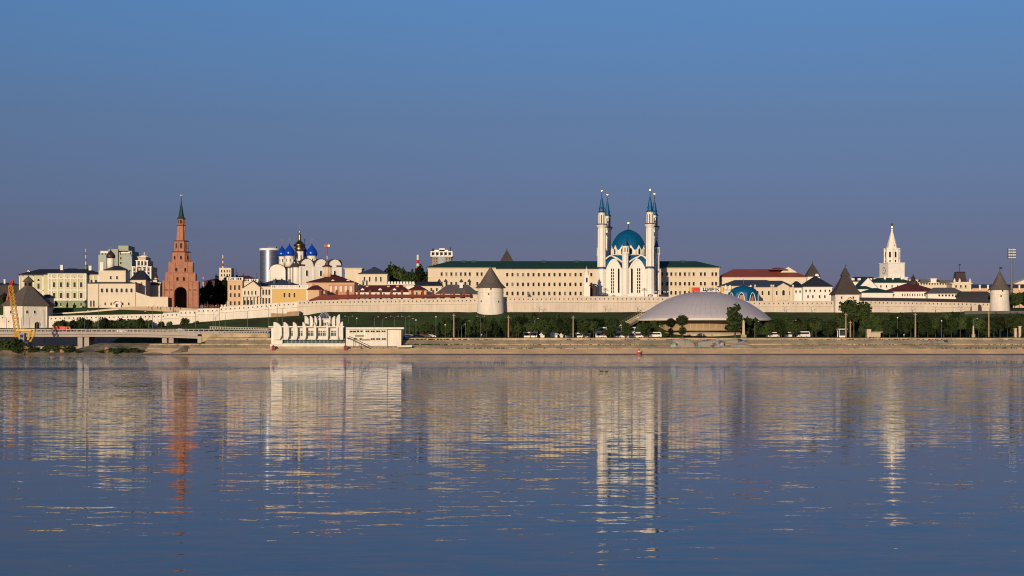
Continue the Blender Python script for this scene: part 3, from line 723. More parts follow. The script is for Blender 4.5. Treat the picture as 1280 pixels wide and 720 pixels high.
# ================================================================== INSIDE THE FORTRESS
def mosque():
    Y = 889; kk = Y/FPX; fr = (X(785.5, 902), 902, R(-10.5)); cx, cy, A = fr
    t = thing('mosque', 'white mosque with teal dome and four tall teal-tipped minarets', 'mosque', (cx, cy, 23)); zz = lambda p: Z(p, Y)
    hx, hy = 13.2, 12.4
    gz = Z(369, Y)
    b = MB(fr); b.box(-hx-6, hx+5, -hy-4, hy+6, 22.5, gz); b.box(-hx-6.3, hx+5.3, -hy-4.3, hy+6.3, gz, gz+.35)
    b.build('podium', 'white', t)
    # minarets
    for u, v in ((-hx, -hy), (hx, -hy), (-hx, hy), (hx, hy)):
        c, s = math.cos(A), math.sin(A); mx, my = cx+u*c-v*s, cy+u*s+v*c
        b = MB((mx, my, A)); P = lambda p: zz(p)
        b.lathe(0, 0, [(2.55, gz), (2.4, P(336)), (2.05, P(334.5)), (2.0, P(285)), (2.25, P(284)), (2.9, P(281.5)), (2.9, P(280.8)), (1.75, P(280.7)), (1.75, P(266.8)), (2.05, P(265.8)), (2.05, P(265.4))], 8, math.pi/8)
        for q in range(8):
            a = math.pi/8+q*math.pi/4; b.tube([(2.25*math.cos(a), 2.25*math.sin(a), gz+.4), (2.02*math.cos(a), 2.02*math.sin(a), P(286))], .17, n=5)
        ob = b.build('minaret', 'white', t); OFF[ob.name] = OFF[t.name]
        b = MB((mx, my, A)); n = 24
        ring = []
        for q in range(n):     # teal zigzag collar where the shaft narrows
            a0, a1 = 2*math.pi*q/n, 2*math.pi*(q+1)/n; am = (a0+a1)/2; r = 2.75
            i = [b.P(r*math.cos(a0), r*math.sin(a0), P(334.8)), b.P(r*math.cos(am), r*math.sin(am), P(336.6)), b.P(r*math.cos(a1), r*math.sin(a1), P(334.8)), b.P(r*math.cos(a1), r*math.sin(a1), P(333.9)), b.P(r*math.cos(a0), r*math.sin(a0), P(333.9))]
            b.F(*i); b.F(i[3], i[4], b.P(2.0*math.cos(a0), 2.0*math.sin(a0), P(333.2)), b.P(2.0*math.cos(a1), 2.0*math.sin(a1), P(333.2)))
        b.build('collar', 'teal', ob)
        b = MB((mx, my, A)); b.lathe(0, 0, [(3.0, P(280.8)), (3.0, P(279.3)), (2.85, P(279.3)), (2.85, P(280.6))], 8, math.pi/8, cap=False)
        b.build('balcony', 'roofgr', ob)
        b = MB((mx, my, A)); b.lathe(0, 0, [(2.35, P(265.4)), (2.35, P(264.9)), (1.6, P(263.6)), (1.4, P(260.6)), (1.75, P(260.2)), (1.75, P(259.6)), (1.35, P(258.8)), (.8, P(251)), (.14, P(244.8))], 8, math.pi/8); b.build('cone', 'teal', ob)
        b = MB((mx, my, A)); b.tube([(0, 0, P(245)), (0, 0, P(239))], .12); 
        for p, r in ((243.6, .32), (242, .26), (240.6, .22)): b.lathe(0, 0, [(.01, P(p)-r), (r, P(p)), (.01, P(p)+r)], 8)
        b.lathe(0, 0, [(.16, P(245)), (.2, P(240)), (.1, P(238))], 8)
        b.extr([(.32*math.cos(R(x)), P(237.6)+.32*math.sin(R(x))) for x in range(-220, 41, 26)]+[(.22*math.cos(R(x)), P(237.4)+.22*math.sin(R(x))) for x in range(30, -211, -30)], -.05, .05)
        b.build('finial', 'gold', ob)
        for q in range(8):
            a = A+q*math.pi/4
            for du in (0,): win(ob, (mx, my, a), du, -1.75*math.cos(math.pi/8)-.05, P(273.8), .55, 5.0, 'arch', 'white')
    # body
    ez = zz(336); b = MB(fr); b.box(-hx+1.2, hx-1.2, -hy+.6, hy-.6, gz, ez+.4); b.build('body', 'white', t)
    b = MB(fr); q2 = math.sqrt(2)
    b.box(-hx+.2, hx-.2, -hy+.2, hy-.2, ez+.42, ez+.8)
    a_ = [b.P(x, y, z) for (w_, d_, z) in ((hx-.4, hy-.4, ez+.8), (hx-1.5, hy-1.5, zz(326)), (8.8, 8.8, zz(318.3))) for x, y in ((-w_, -d_), (w_, -d_), (w_, d_), (-w_, d_))]
    for r_ in (0, 4):
        for q in range(4): b.F(a_[r_+q], a_[r_+(q+1) % 4], a_[r_+4+(q+1) % 4], a_[r_+4+q])
    b.F(*a_[8:12]); b.build('roof', 'teal', t)
    # four fronts, each two pointed-arch facets hinged on a pillar
    for q in range(4):
        a = A+q*math.pi/2; H = (hy, hx)[q % 2]; Wd = (hx, hy)[q % 2]
        c, s = math.cos(a), math.sin(a)
        def loc(u, v): return (cx+u*c-v*s, cy+u*s+v*c)
        for sg in (-1, 1):
            p0 = Vector(loc(sg*(Wd-2.3), -H+.2)); p1 = Vector(loc(sg*1.5, -H-2.6)); 
            if sg > 0: p0, p1 = p1, p0
            d = p1-p0; L_ = d.length; ang = math.atan2(d.y, d.x); f2 = (*p0, ang)
            pk = zz(324.2); ft = zz(339.5)
            def arch(u0, u1, z0, z1, n=9):
                w_ = (u1-u0); out = []
                for i in range(n+1):
                    k_ = i/n; out.append((u1-w_/2*k_, z0+(z1-z0)*(math.sin(k_*math.pi/2))**.82))
                for i in range(1, n+1):
                    k_ = 1-i/n; out.append((u0+w_/2*k_, z0+(z1-z0)*(math.sin(k_*math.pi/2))**.82))
                return out
            b = MB(f2); oa = arch(0, L_, ft, pk)
            b.extr([(0, gz), (L_, gz)]+oa, -.5, .5)
            ob = b.build('arched_front', 'white', t); OFF[ob.name] = OFF[t.name]
            b = MB(f2); ia = arch(.6, L_-.6, ft-.4, pk-.75); # projecting rim
            oo = arch(-.1, L_+.1, ft, pk+.25)
            for i in range(len(oo)-1):
                (u0, z0), (u1, z1), (u2, z2), (u3, z3) = oo[i], oo[i+1], ia[i+1], ia[i]
                b.extr([(u3, z3), (u2, z2), (u1, z1), (u0, z0)], -.85, -.503)
            b.build('arch_rim', 'white', ob)
            b = MB(f2); ta = arch(.1, L_-.1, ft, pk-.15)   # teal vault running back under the main roof
            b.extr([(.1, ft-1), (L_-.1, ft-1)]+ta, .52, 4.6); b.build('vault', 'teal', ob)
            uo, ui = (L_*.42, L_*.80) if sg < 0 else (L_*.58, L_*.20)
            win(ob, f2, uo, -.56, (zz(335.5)+zz(366.3))/2, 1.75, 13.3, 'lattice', 'framew', 'glass'); win(ob, f2, ui, -.56, (zz(335)+zz(366.3))/2, 1.05, 13.5, 'point', 'white', 'glass')
        b = MB((cx, cy, a)); v = -H-2.9
        b.prism(0, v, 2.15, 2.15, gz, zz(336.5), 8); b.prism(0, v, 2.35, 1.8, zz(336.5), zz(335), 8); b.prism(0, v+.6, 1.75, 1.75, zz(335), zz(318.6), 8); b.prism(0, v+.6, 1.75, 2.15, zz(318.6), zz(317), 8)
        b.prism(0, v+.6, 2.1, 2.1, zz(317), zz(316.2), 8); b.prism(0, v+.6, 1.8, 1.8, zz(316.2), zz(308.8), 8); b.prism(0, v+.6, 2.15, 2.15, zz(308.8), zz(307.8), 8)
        ob = b.build('corner_pillar', 'white', t); OFF[ob.name] = OFF[t.name]
        b = MB((cx, cy, a)); b.lathe(0, v+.6, [(2.0, zz(307.7)), (1.1, zz(306)), (.75, zz(303)), (.12, zz(299))], 8, math.pi/8); b.build('cone', 'teal', ob)
        b = MB((cx, cy, a)); b.tube([(0, v+.6, zz(299.3)), (0, v+.6, zz(294))], .12); b.lathe(0, v+.6, [(.01, zz(298)), (.35, zz(297)), (.01, zz(296))], 8); b.build('finial', 'gold', ob)
        for k in range(8):
            pc = loc(0, v+.6); win(ob, (*pc, a+k*math.pi/4), 0, -1.8*math.cos(math.pi/8)-.04, zz(312.6), .55, 2.6, 'arch', 'white')
        # white swooping ribs over the teal roof
        for sg in (-1, 1):
            b = MB((cx, cy, a)); pts = []
            for i in range(9):
                k_ = i/8; pts.append((sg*(Wd-2.2-(Wd-5.0)*k_), -H+.5+2.2*k_-.3, zz(323.5)+ (zz(319.2)-zz(323.5))*math.sin(math.pi*min(1, k_*1.5))**1.0 if k_ < .67 else zz(323.5)+(zz(327)-zz(323.5))*((k_-.67)/.33)))
            b.tube(pts, .42, .36, 6)
            pts = [(sg*(2.0+(6.2)*i/8), -H-1.0+5.2*i/8, zz(327.5)+(zz(320)-zz(327.5))*math.sin(math.pi/2*i/8)) for i in range(9)]
            b.tube(pts, .5, .36, 6); b.build('roof_rib', 'white', t)
    # drum with a crown of pointed gables
    b = MB(fr); b.lathe(0, 0, [(9.3, zz(319.2)), (9.3, zz(317.8)), (8.9, zz(317.7)), (8.9, zz(311))], 32); n = 12
    ob = b.build('drum', 'white', t); OFF[ob.name] = OFF[t.name]
    for k in range(n):
        a = A+2*math.pi*(k+.5)/n; f2 = (cx, cy, a); b = MB(f2); hw = 9.1*math.tan(math.pi/n)*.98
        g_ = [(-hw, zz(317.6)), (hw, zz(317.6)), (hw, zz(312.6)), (hw*.75, zz(311.5)), (hw*.4, zz(309.2)), (0, zz(305.6)), (-hw*.4, zz(309.2)), (-hw*.75, zz(311.5)), (-hw, zz(312.6))]
        b.extr(g_, -9.35, -8.6); b.build('gable', 'white', ob)
        win(ob, f2, 0, -9.4, zz(313.2), 1.35, 3.4, 'point', 'white')
    b = MB(fr); b.smooth = True
    R0 = 8.95; pr = []
    zb = zz(311.5); zt = zz(286.5)
    for i in range(17):
        k_ = i/16; a = k_*math.pi/2; r = R0*(math.cos(a)**.86)*(1+.035*math.sin(min(1, k_*2.2)*math.pi)); pr.append((max(r, .12), zb+(zt-zb)*(math.sin(a)**.98)+(.9*(k_**8))))
    b.lathe(0, 0, pr, 40); ob = b.build('dome', 'teal', t); OFF[ob.name] = OFF[t.name]
    b = MB(fr)
    for k in range(20):
        a = 2*math.pi*k/20; b.tube([((r+.05)*math.cos(a), (r+.05)*math.sin(a), z) for r, z in pr[:-1]], .10, .05, 4)
    b.build('rib', 'teal', ob)
    b = MB(fr); z0 = zt+.6; b.lathe(0, 0, [(.5, z0-.6), (.35, z0+.4), (.1, z0+.6)], 8); b.tube([(0, 0, z0), (0, 0, z0+3.4)], .16)
    for dz, r in ((1.0, .4), (1.9, .32), (2.6, .24)): b.lathe(0, 0, [(.01, z0+dz-r), (r, z0+dz), (.01, z0+dz+r)], 8)
    b.extr([(.36*math.cos(R(x)), z0+3.7+.36*math.sin(R(x))) for x in range(-220, 41, 26)]+[(.25*math.cos(R(x)), z0+3.8+.25*math.sin(R(x))) for x in range(30, -211, -30)], -.05, .05)
    b.build('finial', 'gold', t)
mosque()

def barracks():
    Y = 920; x0, x1 = X(535, Y), X(899, Y); D = 16
    t = thing('barracks', 'very long three-storey cream barracks with dark green roof, behind the mosque', 'building', ((x0+x1)/2, Y+8, 23)); zz = lambda p: Z(p, Y)
    b = MB(); b.box(x0, x1, Y, Y+D, 22.5, zz(334.6)); b.box(X(622, Y), X(746, Y), Y-2.2, Y+.1, 22.5, zz(336.4))
    for p in (346.5, 359.0):
        b.box(x0-.2, x1+.2, Y-.25, Y+D+.2, zz(p), zz(p)+.35)
        b.box(X(622, Y)-.2, X(746, Y)+.2, Y-2.45, Y, zz(p)+.004, zz(p)+.354)
    b.box(x0-.45, x1+.45, Y-.5, Y+D+.4, zz(335.6), zz(334.7)); b.box(X(622, Y)-.3, X(746, Y)+.3, Y-2.7, Y, zz(337.2), zz(336.4)+.02)
    b.build('wall', 'pinkc', t)
    b = MB(); b.hip(x0-1, x1+1, Y-1, Y+D+1, zz(334.5), zz(325.6), 13, t=.3)
    xa, xb = X(620, Y), X(748, Y); zr = zz(329.2)
    i = [b.P(xa, Y-3.4, zz(336.2)), b.P(xb, Y-3.4, zz(336.2)), b.P(xb, Y+4, zr), b.P(xa, Y+4, zr)]; j = [b.P(xa, Y+4, zz(336.2)), b.P(xb, Y+4, zz(336.2))]
    b.F(*i); b.F(i[0], i[3], j[0]); b.F(i[1], j[1], i[2]); b.F(j[0], j[1], i[1], i[0])
    ob = b.build('roof', 'roofg', t); OFF[ob.name] = OFF[t.name]
    for px in (579, 592, 680, 722, 855):
        b = MB(); x = X(px, Y); b.box(x-1.3, x+1.3, Y+6, Y+8.5, zz(328.5), zz(324.8)); b.build('dormer', 'roofg', ob)
    k = Y/FPX
    rows = [(340.2, 345.0), (352.2, 357.2), (363.4, 368.6)]
    cen = [634+i*6.55 for i in range(17)]; rgt = [827.5, 834, 839, 844.5, 850, 856, 861.5, 867, 876, 881, 890.5, 895]; lft = [552, 558, 564.2, 570.2, 576, 581.6, 587.2, 596.6, 602]
    for r, (pt, pb) in enumerate(rows):
        for px in cen: win(t, (0, 0, 0), X(px, Y), Y-2.24, (zz(pt+1)+zz(pb+1))/2, 1.15, (pb-pt)*k*.92, 'sq', 'frame')
        for px in rgt: win(t, (0, 0, 0), X(px, Y), Y-.04, (zz(pt)+zz(pb))/2, 1.1, (pb-pt)*k*.92, 'sq', 'frame')
        for px in lft: win(t, (0, 0, 0), X(px, Y), Y-.04, (zz(pt)+zz(pb))/2, 1.1, (pb-pt)*k*.92, 'sq', 'frame')
    for px in (549, 557, 576.5, 586.5):
        b = MB(); x = X(px, Y); b.extr([(x-1.1, zz(352.3)), (x+1.1, zz(352.3)), (x, zz(348.5))], Y-.9, Y-.3); b.build('gablet', 'shingled', t)
barracks()

def gate_post(px, label, Y=862):
    k = Y/FPX; x = X(px, Y); t = thing('gate_turret', label, 'turret', (x, Y, 23)); zz = lambda p: Z(p, Y)
    b = MB(); b.box(x-1.3, x+1.3, Y-1.3, Y+1.3, 22.5, zz(345)); b.box(x-1.6, x+1.6, Y-1.6, Y+1.6, zz(345), zz(344)); b.box(x-1.7, x+1.7, Y-1.7, Y+1.7, 22.5, zz(358)); b.build('shaft', 'white', t)
    b = MB(); b.lathe(x, Y, [(1.0, zz(344)), (1.0, zz(340)), (1.3, zz(339.8)), (1.3, zz(339.3)), (.7, zz(338)), (.5, zz(336)), (.1, zz(335.6)), (.08, zz(333))], 8); b.build('lantern', 'white', t)
    win(t, (0, 0, 0), x, Y-1.35, zz(350), .9, 2.6, 'arch', 'white')
gate_post(733.3, 'slim white turret with pointed lantern, left of the front minaret')
def arc_gate():
    Y = 866; x = X(742, Y); t = thing('gate', 'small dark arched gate beside the slim white turret', 'gate', (x, Y, 23)); b = MB(); 
    z0 = Z(369.5, Y); b.box(x-3, x+3, Y, Y+.5, z0-3, z0)
    for dx in (-2.6, -1.5, 1.5, 2.6): b.tube([(x+dx, Y, z0), (x+dx, Y, z0+4.6)], .28)
    b.tube([(x+2.6*math.cos(R(a)), Y, z0+4.2+1.8*math.sin(R(a))) for a in range(0, 181, 20)], .35); b.tube([(x+1.5*math.cos(R(a)), Y, z0+4+1.2*math.sin(R(a))) for a in range(0, 181, 20)], .3)
    b.build('frame', 'darkm', t); b = MB(); b.extr([(x-2.3, z0), (x+2.3, z0), (x+2.3, z0+4.5), (x, z0+5.8), (x-2.3, z0+4.5)], Y+.1, Y+.2); b.build('door', 'shingled', t)
arc_gate()
for i, (px, ph) in enumerate(((757, 9), (805.5, 9), (822, 7), (833, 7))):   # many-armed lamps on the mosque terrace
    Y = 868; x = X(px, Y); z0 = Z(371, Y); h = ph*Y/FPX
    t = thing('plaza_lamp', ['dark many-armed lamp on the terrace under the left front minaret', 'dark many-armed lamp on the terrace under the right front minaret', 'dark lamp on the terrace just right of the rear minaret', 'dark lamp at the right end of the mosque terrace'][i], 'lamp', (x, Y, z0), 'lamps on the mosque terrace')
    b = MB(); b.tube([(x, Y, z0-2), (x, Y, z0+h+1)], .16, .12)
    for a in range(0, 360, 90): b.tube([(x, Y, z0+h), (x+.8*math.cos(R(a+20)), Y+.8*math.sin(R(a+20)), z0+h+.5), (x+1.4*math.cos(R(a+20)), Y+1.4*math.sin(R(a+20)), z0+h+.1)], .1)
    b.build('post', 'darkm', t)
    for a in range(0, 360, 90):
        b = MB(); b.lathe(x+1.4*math.cos(R(a+20)), Y+1.4*math.sin(R(a+20)), [(.1, z0+h+.1), (.3, z0+h-.2), (.25, z0+h-.6), (.05, z0+h-.8)], 8); b.build('lamp_head', 'lampglass', t)

# ------------------------------------------------------------------ cathedral with blue domes
def cathedral():
    Y = 925; c = (X(392, Y+14), Y+15, R(27)); cx, cy, A = c; t = thing('cathedral', 'white stone cathedral with four blue onion domes round a gilded central one', 'church', (cx, cy, 23)); zz = lambda p: Z(p, Y+8)
    hu, hv = 12.6, 11.5
    b = MB(c); b.box(-hu, hu, -hv, hv, 22.5, zz(334)); 
    def zak(b, f, H, centres, w_, zs):
        b.set(f)
        for u in centres:
            pts = [(u-w_, zs-.1), (u+w_, zs-.1)]+[(u+w_*math.cos(math.pi*i/10), zs+w_*1.05*math.sin(math.pi*i/10)) for i in range(11)]
            b.extr(pts, -H, -H+3)
        b.box(-hu, hu, -H-.25, -H+.1, zs-.35, zs-.02) if H == hv else b.box(-hv, hv, -H-.25, -H+.1, zs-.35, zs-.02)
    zs = zz(333.5)
    fronts = []
    for q in range(4):
        H, Wd = ((hv, hu), (hu, hv))[q % 2]; f = (cx, cy, A+q*math.pi/2)
        n_ = 3 if q != 3 else 4; w_ = Wd/n_*.97; cen = [-Wd+(2*i+1)*Wd/n_ for i in range(n_)]
        zak(b, f, H, cen, w_, zs)
        for i in range(n_+1):
            u = -Wd+2*i*Wd/n_; u = max(-Wd+.45, min(Wd-.45, u)); b.box(u-.45, u+.45, -H-.35, -H+.1, 22.5, zs-.36)
        fronts.append((f, H, cen, w_))
    b.build('wall', 'white', t)
    b = MB(c)
    for f, H, cen, w_ in fronts:
        b.set(f)
        for u in cen:
            o_ = [((w_+.25)*math.cos(math.pi*i/10)+u, zs+(w_*1.05+.3)*math.sin(math.pi*i/10)) for i in range(11)]; i_ = [((w_+.0)*math.cos(math.pi*i/10)+u, zs+(w_*1.05+.002)*math.sin(math.pi*i/10)) for i in range(11)]
            for k in range(10): b.extr([i_[k], o_[k], o_[k+1], i_[k+1]], -H-.45, -H+3.2)
            b.tube([(u+w_, -H-.1, zs), (u+w_, -H+1, zs+1.2)], .2)
    b.set(c); b.box(-hu+2.9, hu-2.9, -hv+2.9, hv-2.9, zs-1, zs+1.6)
    b.build('roof', 'shingled', t)
    for f, H, cen, w_ in fronts[:1]+fronts[1:2]:
        for u in cen: win(t, f, u, -H-.05, zz(342), 1.1, 3.2, 'arch', 'white')
    # lower side chapel, far left, and the row of apses along the left flank
    f = (X(346, Y+8), Y+12, R(6)); b = MB(f); zr = zz(337.5)
    b.box(-4.6, 4.4, -4, 8, 22.5, zr); b.extr([(-4.6, zr-.01), (4.4, zr-.01)]+[(-.1+4.5*math.cos(math.pi*i/12), zr+3.2*math.sin(math.pi*i/12)) for i in range(13)], -4, 8)
    b.box(-4.8, 4.6, -4.25, -3.9, zz(346.5), zz(346.5)+.3)
    for u in (-4.3, 4.1): b.box(u-.4, u+.4, -4.35, -3.9, 22.5, zr)
    b.build('side_chapel', 'white', t)
    b = MB(f)
    for k in range(12):
        a0, a1 = math.pi*k/12, math.pi*(k+1)/12; P = lambda a, e: (-.1+(4.5+e)*math.cos(a), zr+(3.2+e)*math.sin(a)); b.extr([P(a0, .01), P(a0, .3), P(a1, .3), P(a1, .01)], -4.2, 8.2)
    b.build('chapel_roof', 'shingled', t)
    for u in (-1, 2.4): win(t, f, u, -4.05, zz(349.3), .9, 1.2, 'arch', 'white')
    for i in range(5):
        v = -hv+1.9+i*4.7; b = MB(c); b.smooth = True; b.lathe(-hu-1.3, v, [(1.85, 22.5), (1.85, zz(334)), (1.8, zz(333.4))], 18); b.smooth = False; b.build('apse', 'white', t)
        b = MB(c); b.lathe(-hu-1.3, v, [(2.15, zz(335.0)), (2.2, zz(333.4)), (1.3, zz(331)), (.1, zz(328.6))], 18); b.tube([(-hu-2.6, v+2.3, 22.5), (-hu-2.6, v+2.3, zz(334))], .28, n=5); b.build('apse_roof_and_gap_shade', 'shingled', t)  # roof cone, plus a dark tube that paints shade between the apses
    # domes: photo column of centre, dome width px, top, widest base, drum base, distance
    for px, wd, pt, pb, pd, yy, dr in ((352.6, 11.6, 306, 320.2, 330, Y+10, 8), (361.8, 13.4, 304, 319.6, 330, Y+8, 10.5), (380.5, 9.5, 306, 320.5, 331, Y+22, 8), (389.8, 13.2, 304, 319.6, 330, Y+10, 11)):
        k = yy/FPX; x = X(px, yy); zt, zb_, zd = Z(pt, yy), Z(pb, yy), Z(pd, yy)-1.5
        b = MB(); b.smooth = True; b.lathe(x, yy, [(dr*k/2, zd), (dr*k/2, zb_-.3)], 20); b.smooth = False; b.lathe(x, yy, [(dr*k/2+.2, zb_-.6), (dr*k/2+.2, zb_)], 20); ob = b.build('drum', 'white', t); OFF[ob.name] = OFF[t.name]
        b = MB(); onion(b, x, yy, wd*k/2*1.09, zb_-.2, zt-zb_); b.build('dome', 'blue', ob)
        b = MB(); cross(b, x, yy, zt-.2, 3.8); b.build('cross', 'crossm', ob)
        for a in (-30, 15, 60): win(ob, (x, yy, R(a)), 0, -dr*k/2-.04, (zd+zb_)/2+.5, .45, 1.8, 'arch', 'white')
    yy = Y+14; k = yy/FPX; x = X(374.2, yy-1); zq = lambda p: Z(p, yy)
    b = MB(); b.lathe(x, yy, [(2.7, zq(333)), (2.65, zq(315.3)), (2.9, zq(315)), (2.9, zq(314.5))], 8, .2); ob = b.build('drum', 'white', t); OFF[ob.name] = OFF[t.name]
    for a in (-20, 25): win(ob, (x, yy, R(a)), 0, -2.55, zq(322), .6, 2.6, 'arch', 'white')
    b = MB(); b.smooth = True; b.lathe(x, yy, [(2.2, zq(314.5)), (2.4, zq(312.8)), (3.1, zq(310.2)), (2.3, zq(309.6)), (2.3, zq(308.4)), (3.5, zq(307.4)), (3.4, zq(305.8)), (2.5, zq(304.4)), (1.3, zq(301.8)), (.95, zq(300.5)), (.8, zq(298)), (1.0, zq(296)), (.85, zq(293.5)), (.35, zq(291)), (.25, zq(290)), (.4, zq(288.8)), (.05, zq(287))], 16)
    b.build('dome', 'oldgold', ob); b = MB(); cross(b, x, yy, zq(287.4), 3.4); b.build('cross', 'crossm', ob)
cathedral()

# ------------------------------------------------------------------ houses inside the wall, left to right
def palace():
    Y = 915; D = 22; k = Y/FPX; t = thing('palace', 'three-storey pale green and white palace with dark roof, far left behind the wall', 'building', (X(75, Y), Y+10, 23)); zz = lambda p: Z(p, Y)
    b = MB(); b.box(X(22, Y), X(54, Y), Y+3, Y+D, 22, zz(344.2)); b.box(X(61, Y), X(109, Y), Y-1.5, Y+D, 22, zz(342.2)); b.box(X(54, Y), X(61, Y), Y+.5, Y+D, 22, zz(343.4)); b.box(X(109, Y), X(123, Y), Y+1.5, Y+D, 22, zz(342.6))
    b.build('wall', 'palegreen', t)
    b = MB()
    for px in (61.6, 66.0, 72.8, 81.4, 89.9, 98.4, 106.2, 108.4): b.box(X(px, Y)-.28, X(px, Y)+.28, Y-1.85, Y-1.4, zz(376), zz(342.4))
    for px in (22.6, 27, 40, 52): b.box(X(px, Y)-.3, X(px, Y)+.3, Y+2.7, Y+3.1, 22, zz(344.3))
    for px in (110.5, 116, 122): b.box(X(px, Y)-.3, X(px, Y)+.3, Y+1.2, Y+1.6, 22, zz(342.8))
    for p in (343.2, 348.6, 363.5, 375.6): b.box(X(60.8, Y), X(109.2, Y), Y-1.95, Y-1.45, zz(p), zz(p)+.55)
    for p in (345.2, 363.5): b.box(X(22, Y)-.2, X(54, Y), Y+2.7, Y+3.05, zz(p), zz(p)+.5); b.box(X(109.3, Y), X(123, Y)+.2, Y+1.1, Y+1.55, zz(p-1.4), zz(p-1.4)+.5)
    b.build('moulding', 'white', t)
    b = MB(); b.box(X(61.1, Y)-.01, X(109, Y)+.01, Y-1.62, Y-1.3, 22, zz(376.2)); b.build('basement', 'green_base', t)
    b = MB(); b.hip(X(21.3, Y), X(123.6, Y), Y+1, Y+D+1, zz(343.6), zz(335.2), 9, t=.3); b.hip(X(60, Y), X(110, Y), Y-2.4, Y+D-1, zz(341.9), zz(334.6), 9, t=.25); ob = b.build('roof', 'roofd', t); OFF[ob.name] = OFF[t.name]
    for px, p in ((77.5, 332), (113, 333)): chimney(ob, px, p, 338, Y+6, 'white', 3.4)
    b = MB(); x = X(107.5, Y+8); b.lathe(x, Y+8, [(1.4, Z(336, Y+8)), (1.3, Z(332.5, Y+8)), (.7, Z(331, Y+8))], 10); b.build('vent', 'greym', ob)
    for px in (68.5, 77.2, 85.6, 94.2, 102.4):
        win(t, (0, 0, 0), X(px, Y), Y-1.52, zz(347.6)-.0, 1.0, 1.0, 'arch', 'white'); win(t, (0, 0, 0), X(px, Y), Y-1.52, zz(356), 1.3, 3.0, 'arch', 'white'); win(t, (0, 0, 0), X(px, Y), Y-1.52, zz(369.5), 1.35, 2.9, 'sq', 'white'); win(t, (0, 0, 0), X(px, Y), Y-1.65, zz(380.3), 1.0, 2.0, 'sq', 'white')
    for px in (31, 46.3):
        for p, h in ((349.7, 1.3), (357.5, 3), (370, 2.9)): win(t, (0, 0, 0), X(px, Y), Y+2.96, zz(p), 1.3, h, 'arch' if h < 2 else 'sq', 'white')
    for px in (113.6, 119.2):
        for p, h in ((351.8, 2.2), (366, 2.4)): win(t, (0, 0, 0), X(px, Y), Y+1.46, zz(p), 1.2, h, 'arch', 'white')
palace()
def left_church():
    Y = 888; k = Y/FPX; t = thing('church', 'cream two-storey church with dark onion dome and row of arched windows', 'church', (X(140, Y), Y+8, 23)); zz = lambda p: Z(p, Y)
    b = MB(); b.box(X(112, Y), X(169.3, Y), Y, Y+17, 22, zz(354.3)); b.box(X(110, Y), X(123, Y), Y-.8, Y+14, 22, zz(354.7)); 
    for p in (354.9, 368.5): b.box(X(122.8, Y), X(169.6, Y), Y-.3, Y+.1, zz(p), zz(p)+.4)
    for px in (124, 168.6): b.box(X(px, Y)-.35, X(px, Y)+.35, Y-.25, Y, 22, zz(355))
    b.build('lower_storey', 'cream', t)
    b = MB(); b.hip(X(109.3, Y), X(170.5, Y), Y-1.2, Y+18, zz(354.2), zz(351), 9, 8, t=.25); b.build('lower_roof', 'roofd', t)
    b = MB(); b.box(X(123.3, Y+4), X(157, Y+4), Y+4, Y+14, zz(354), Z(338, Y+4)); b.box(X(131, Y+4), X(157.3, Y+4), Y+3.7, Y+4, Z(338.8, Y+4), Z(338.1, Y+4)); b.build('upper_storey', 'cream', t)
    b = MB(); b.lathe(0, 0, [(.01, 0), (.01, .01)], 3) if False else None
    b.hip(X(129, Y+3.5), X(158, Y+3.5), Y+3.2, Y+15, Z(338, Y+4), Z(332.3, Y+9), 5, t=.25); b.build('upper_roof', 'roofd', t)
    b = MB(); yy = Y+9; b.smooth = True; x = X(138.4, yy); b.lathe(x, yy, [(1.95, Z(336, yy)), (1.95, Z(322.6, yy))], 16); b.build('drum', 'white', t)
    b = MB(); onion(b, x, yy, 2.5, Z(322.8, yy), Z(311.6, yy)-Z(322.8, yy)); cross(b, x, yy, Z(312, yy), 1.4); b.build('dome', 'onion', t)
    chimney(t, 127.7, 328.6, 339, Y+6, 'white', 4.2); chimney(t, 159.5, 338, 354, Y+8, 'white', 3)
    for i in range(7): win(t, (0, 0, 0), X(127.5+i*6.15, Y), Y-.04, zz(363), 1.25, 2.3, 'arch', 'white')
    for px in (131.5, 139, 153.5, 161): win(t, (0, 0, 0), X(px, Y), Y-.04, zz(379.7), .8, 1.5, 'arch', 'white')
    for px in (138.4, 146.3): win(t, (0, 0, 0), X(px, Y+4), Y+3.96, Z(347.2, Y+4), 1.0, 1.8, 'sq', 'white')
    for px in (114.2, 117.8): win(t, (0, 0, 0), X(px, Y), Y-.84, zz(379.5), .8, 3.4, 'arch', 'cream')
    b = MB(); x = X(146.7, Y); 
    b.box(x-2.2, x+2.2, Y-1.4, Y, 22, zz(380.6)); b.tube([(x+2.3*math.cos(R(a)), Y-1.2, zz(380.2)+1.9*math.sin(R(a))) for a in range(0, 181, 18)], .3); b.build('porch', 'white', t)
    win(t, (0, 0, 0), x, Y-1.5, zz(381.8), 1.2, 1.9, 'arch', 'white', name='door')
left_church()
t = house('house', 'cream wing with a steep dark roof, just right of the onion-domed church', 'building', 164, 182, 350, 898, 12, 'cream', 'roofd', 338, ix=3)
wrow(t, (170, 177), 352.5, 356, 2, 898)
t = house('house', 'low cream annexe behind the terrace, left of the brick tower', 'building', 178, 200, 356, 912, 10, 'cream', 'roofd', 352.5)
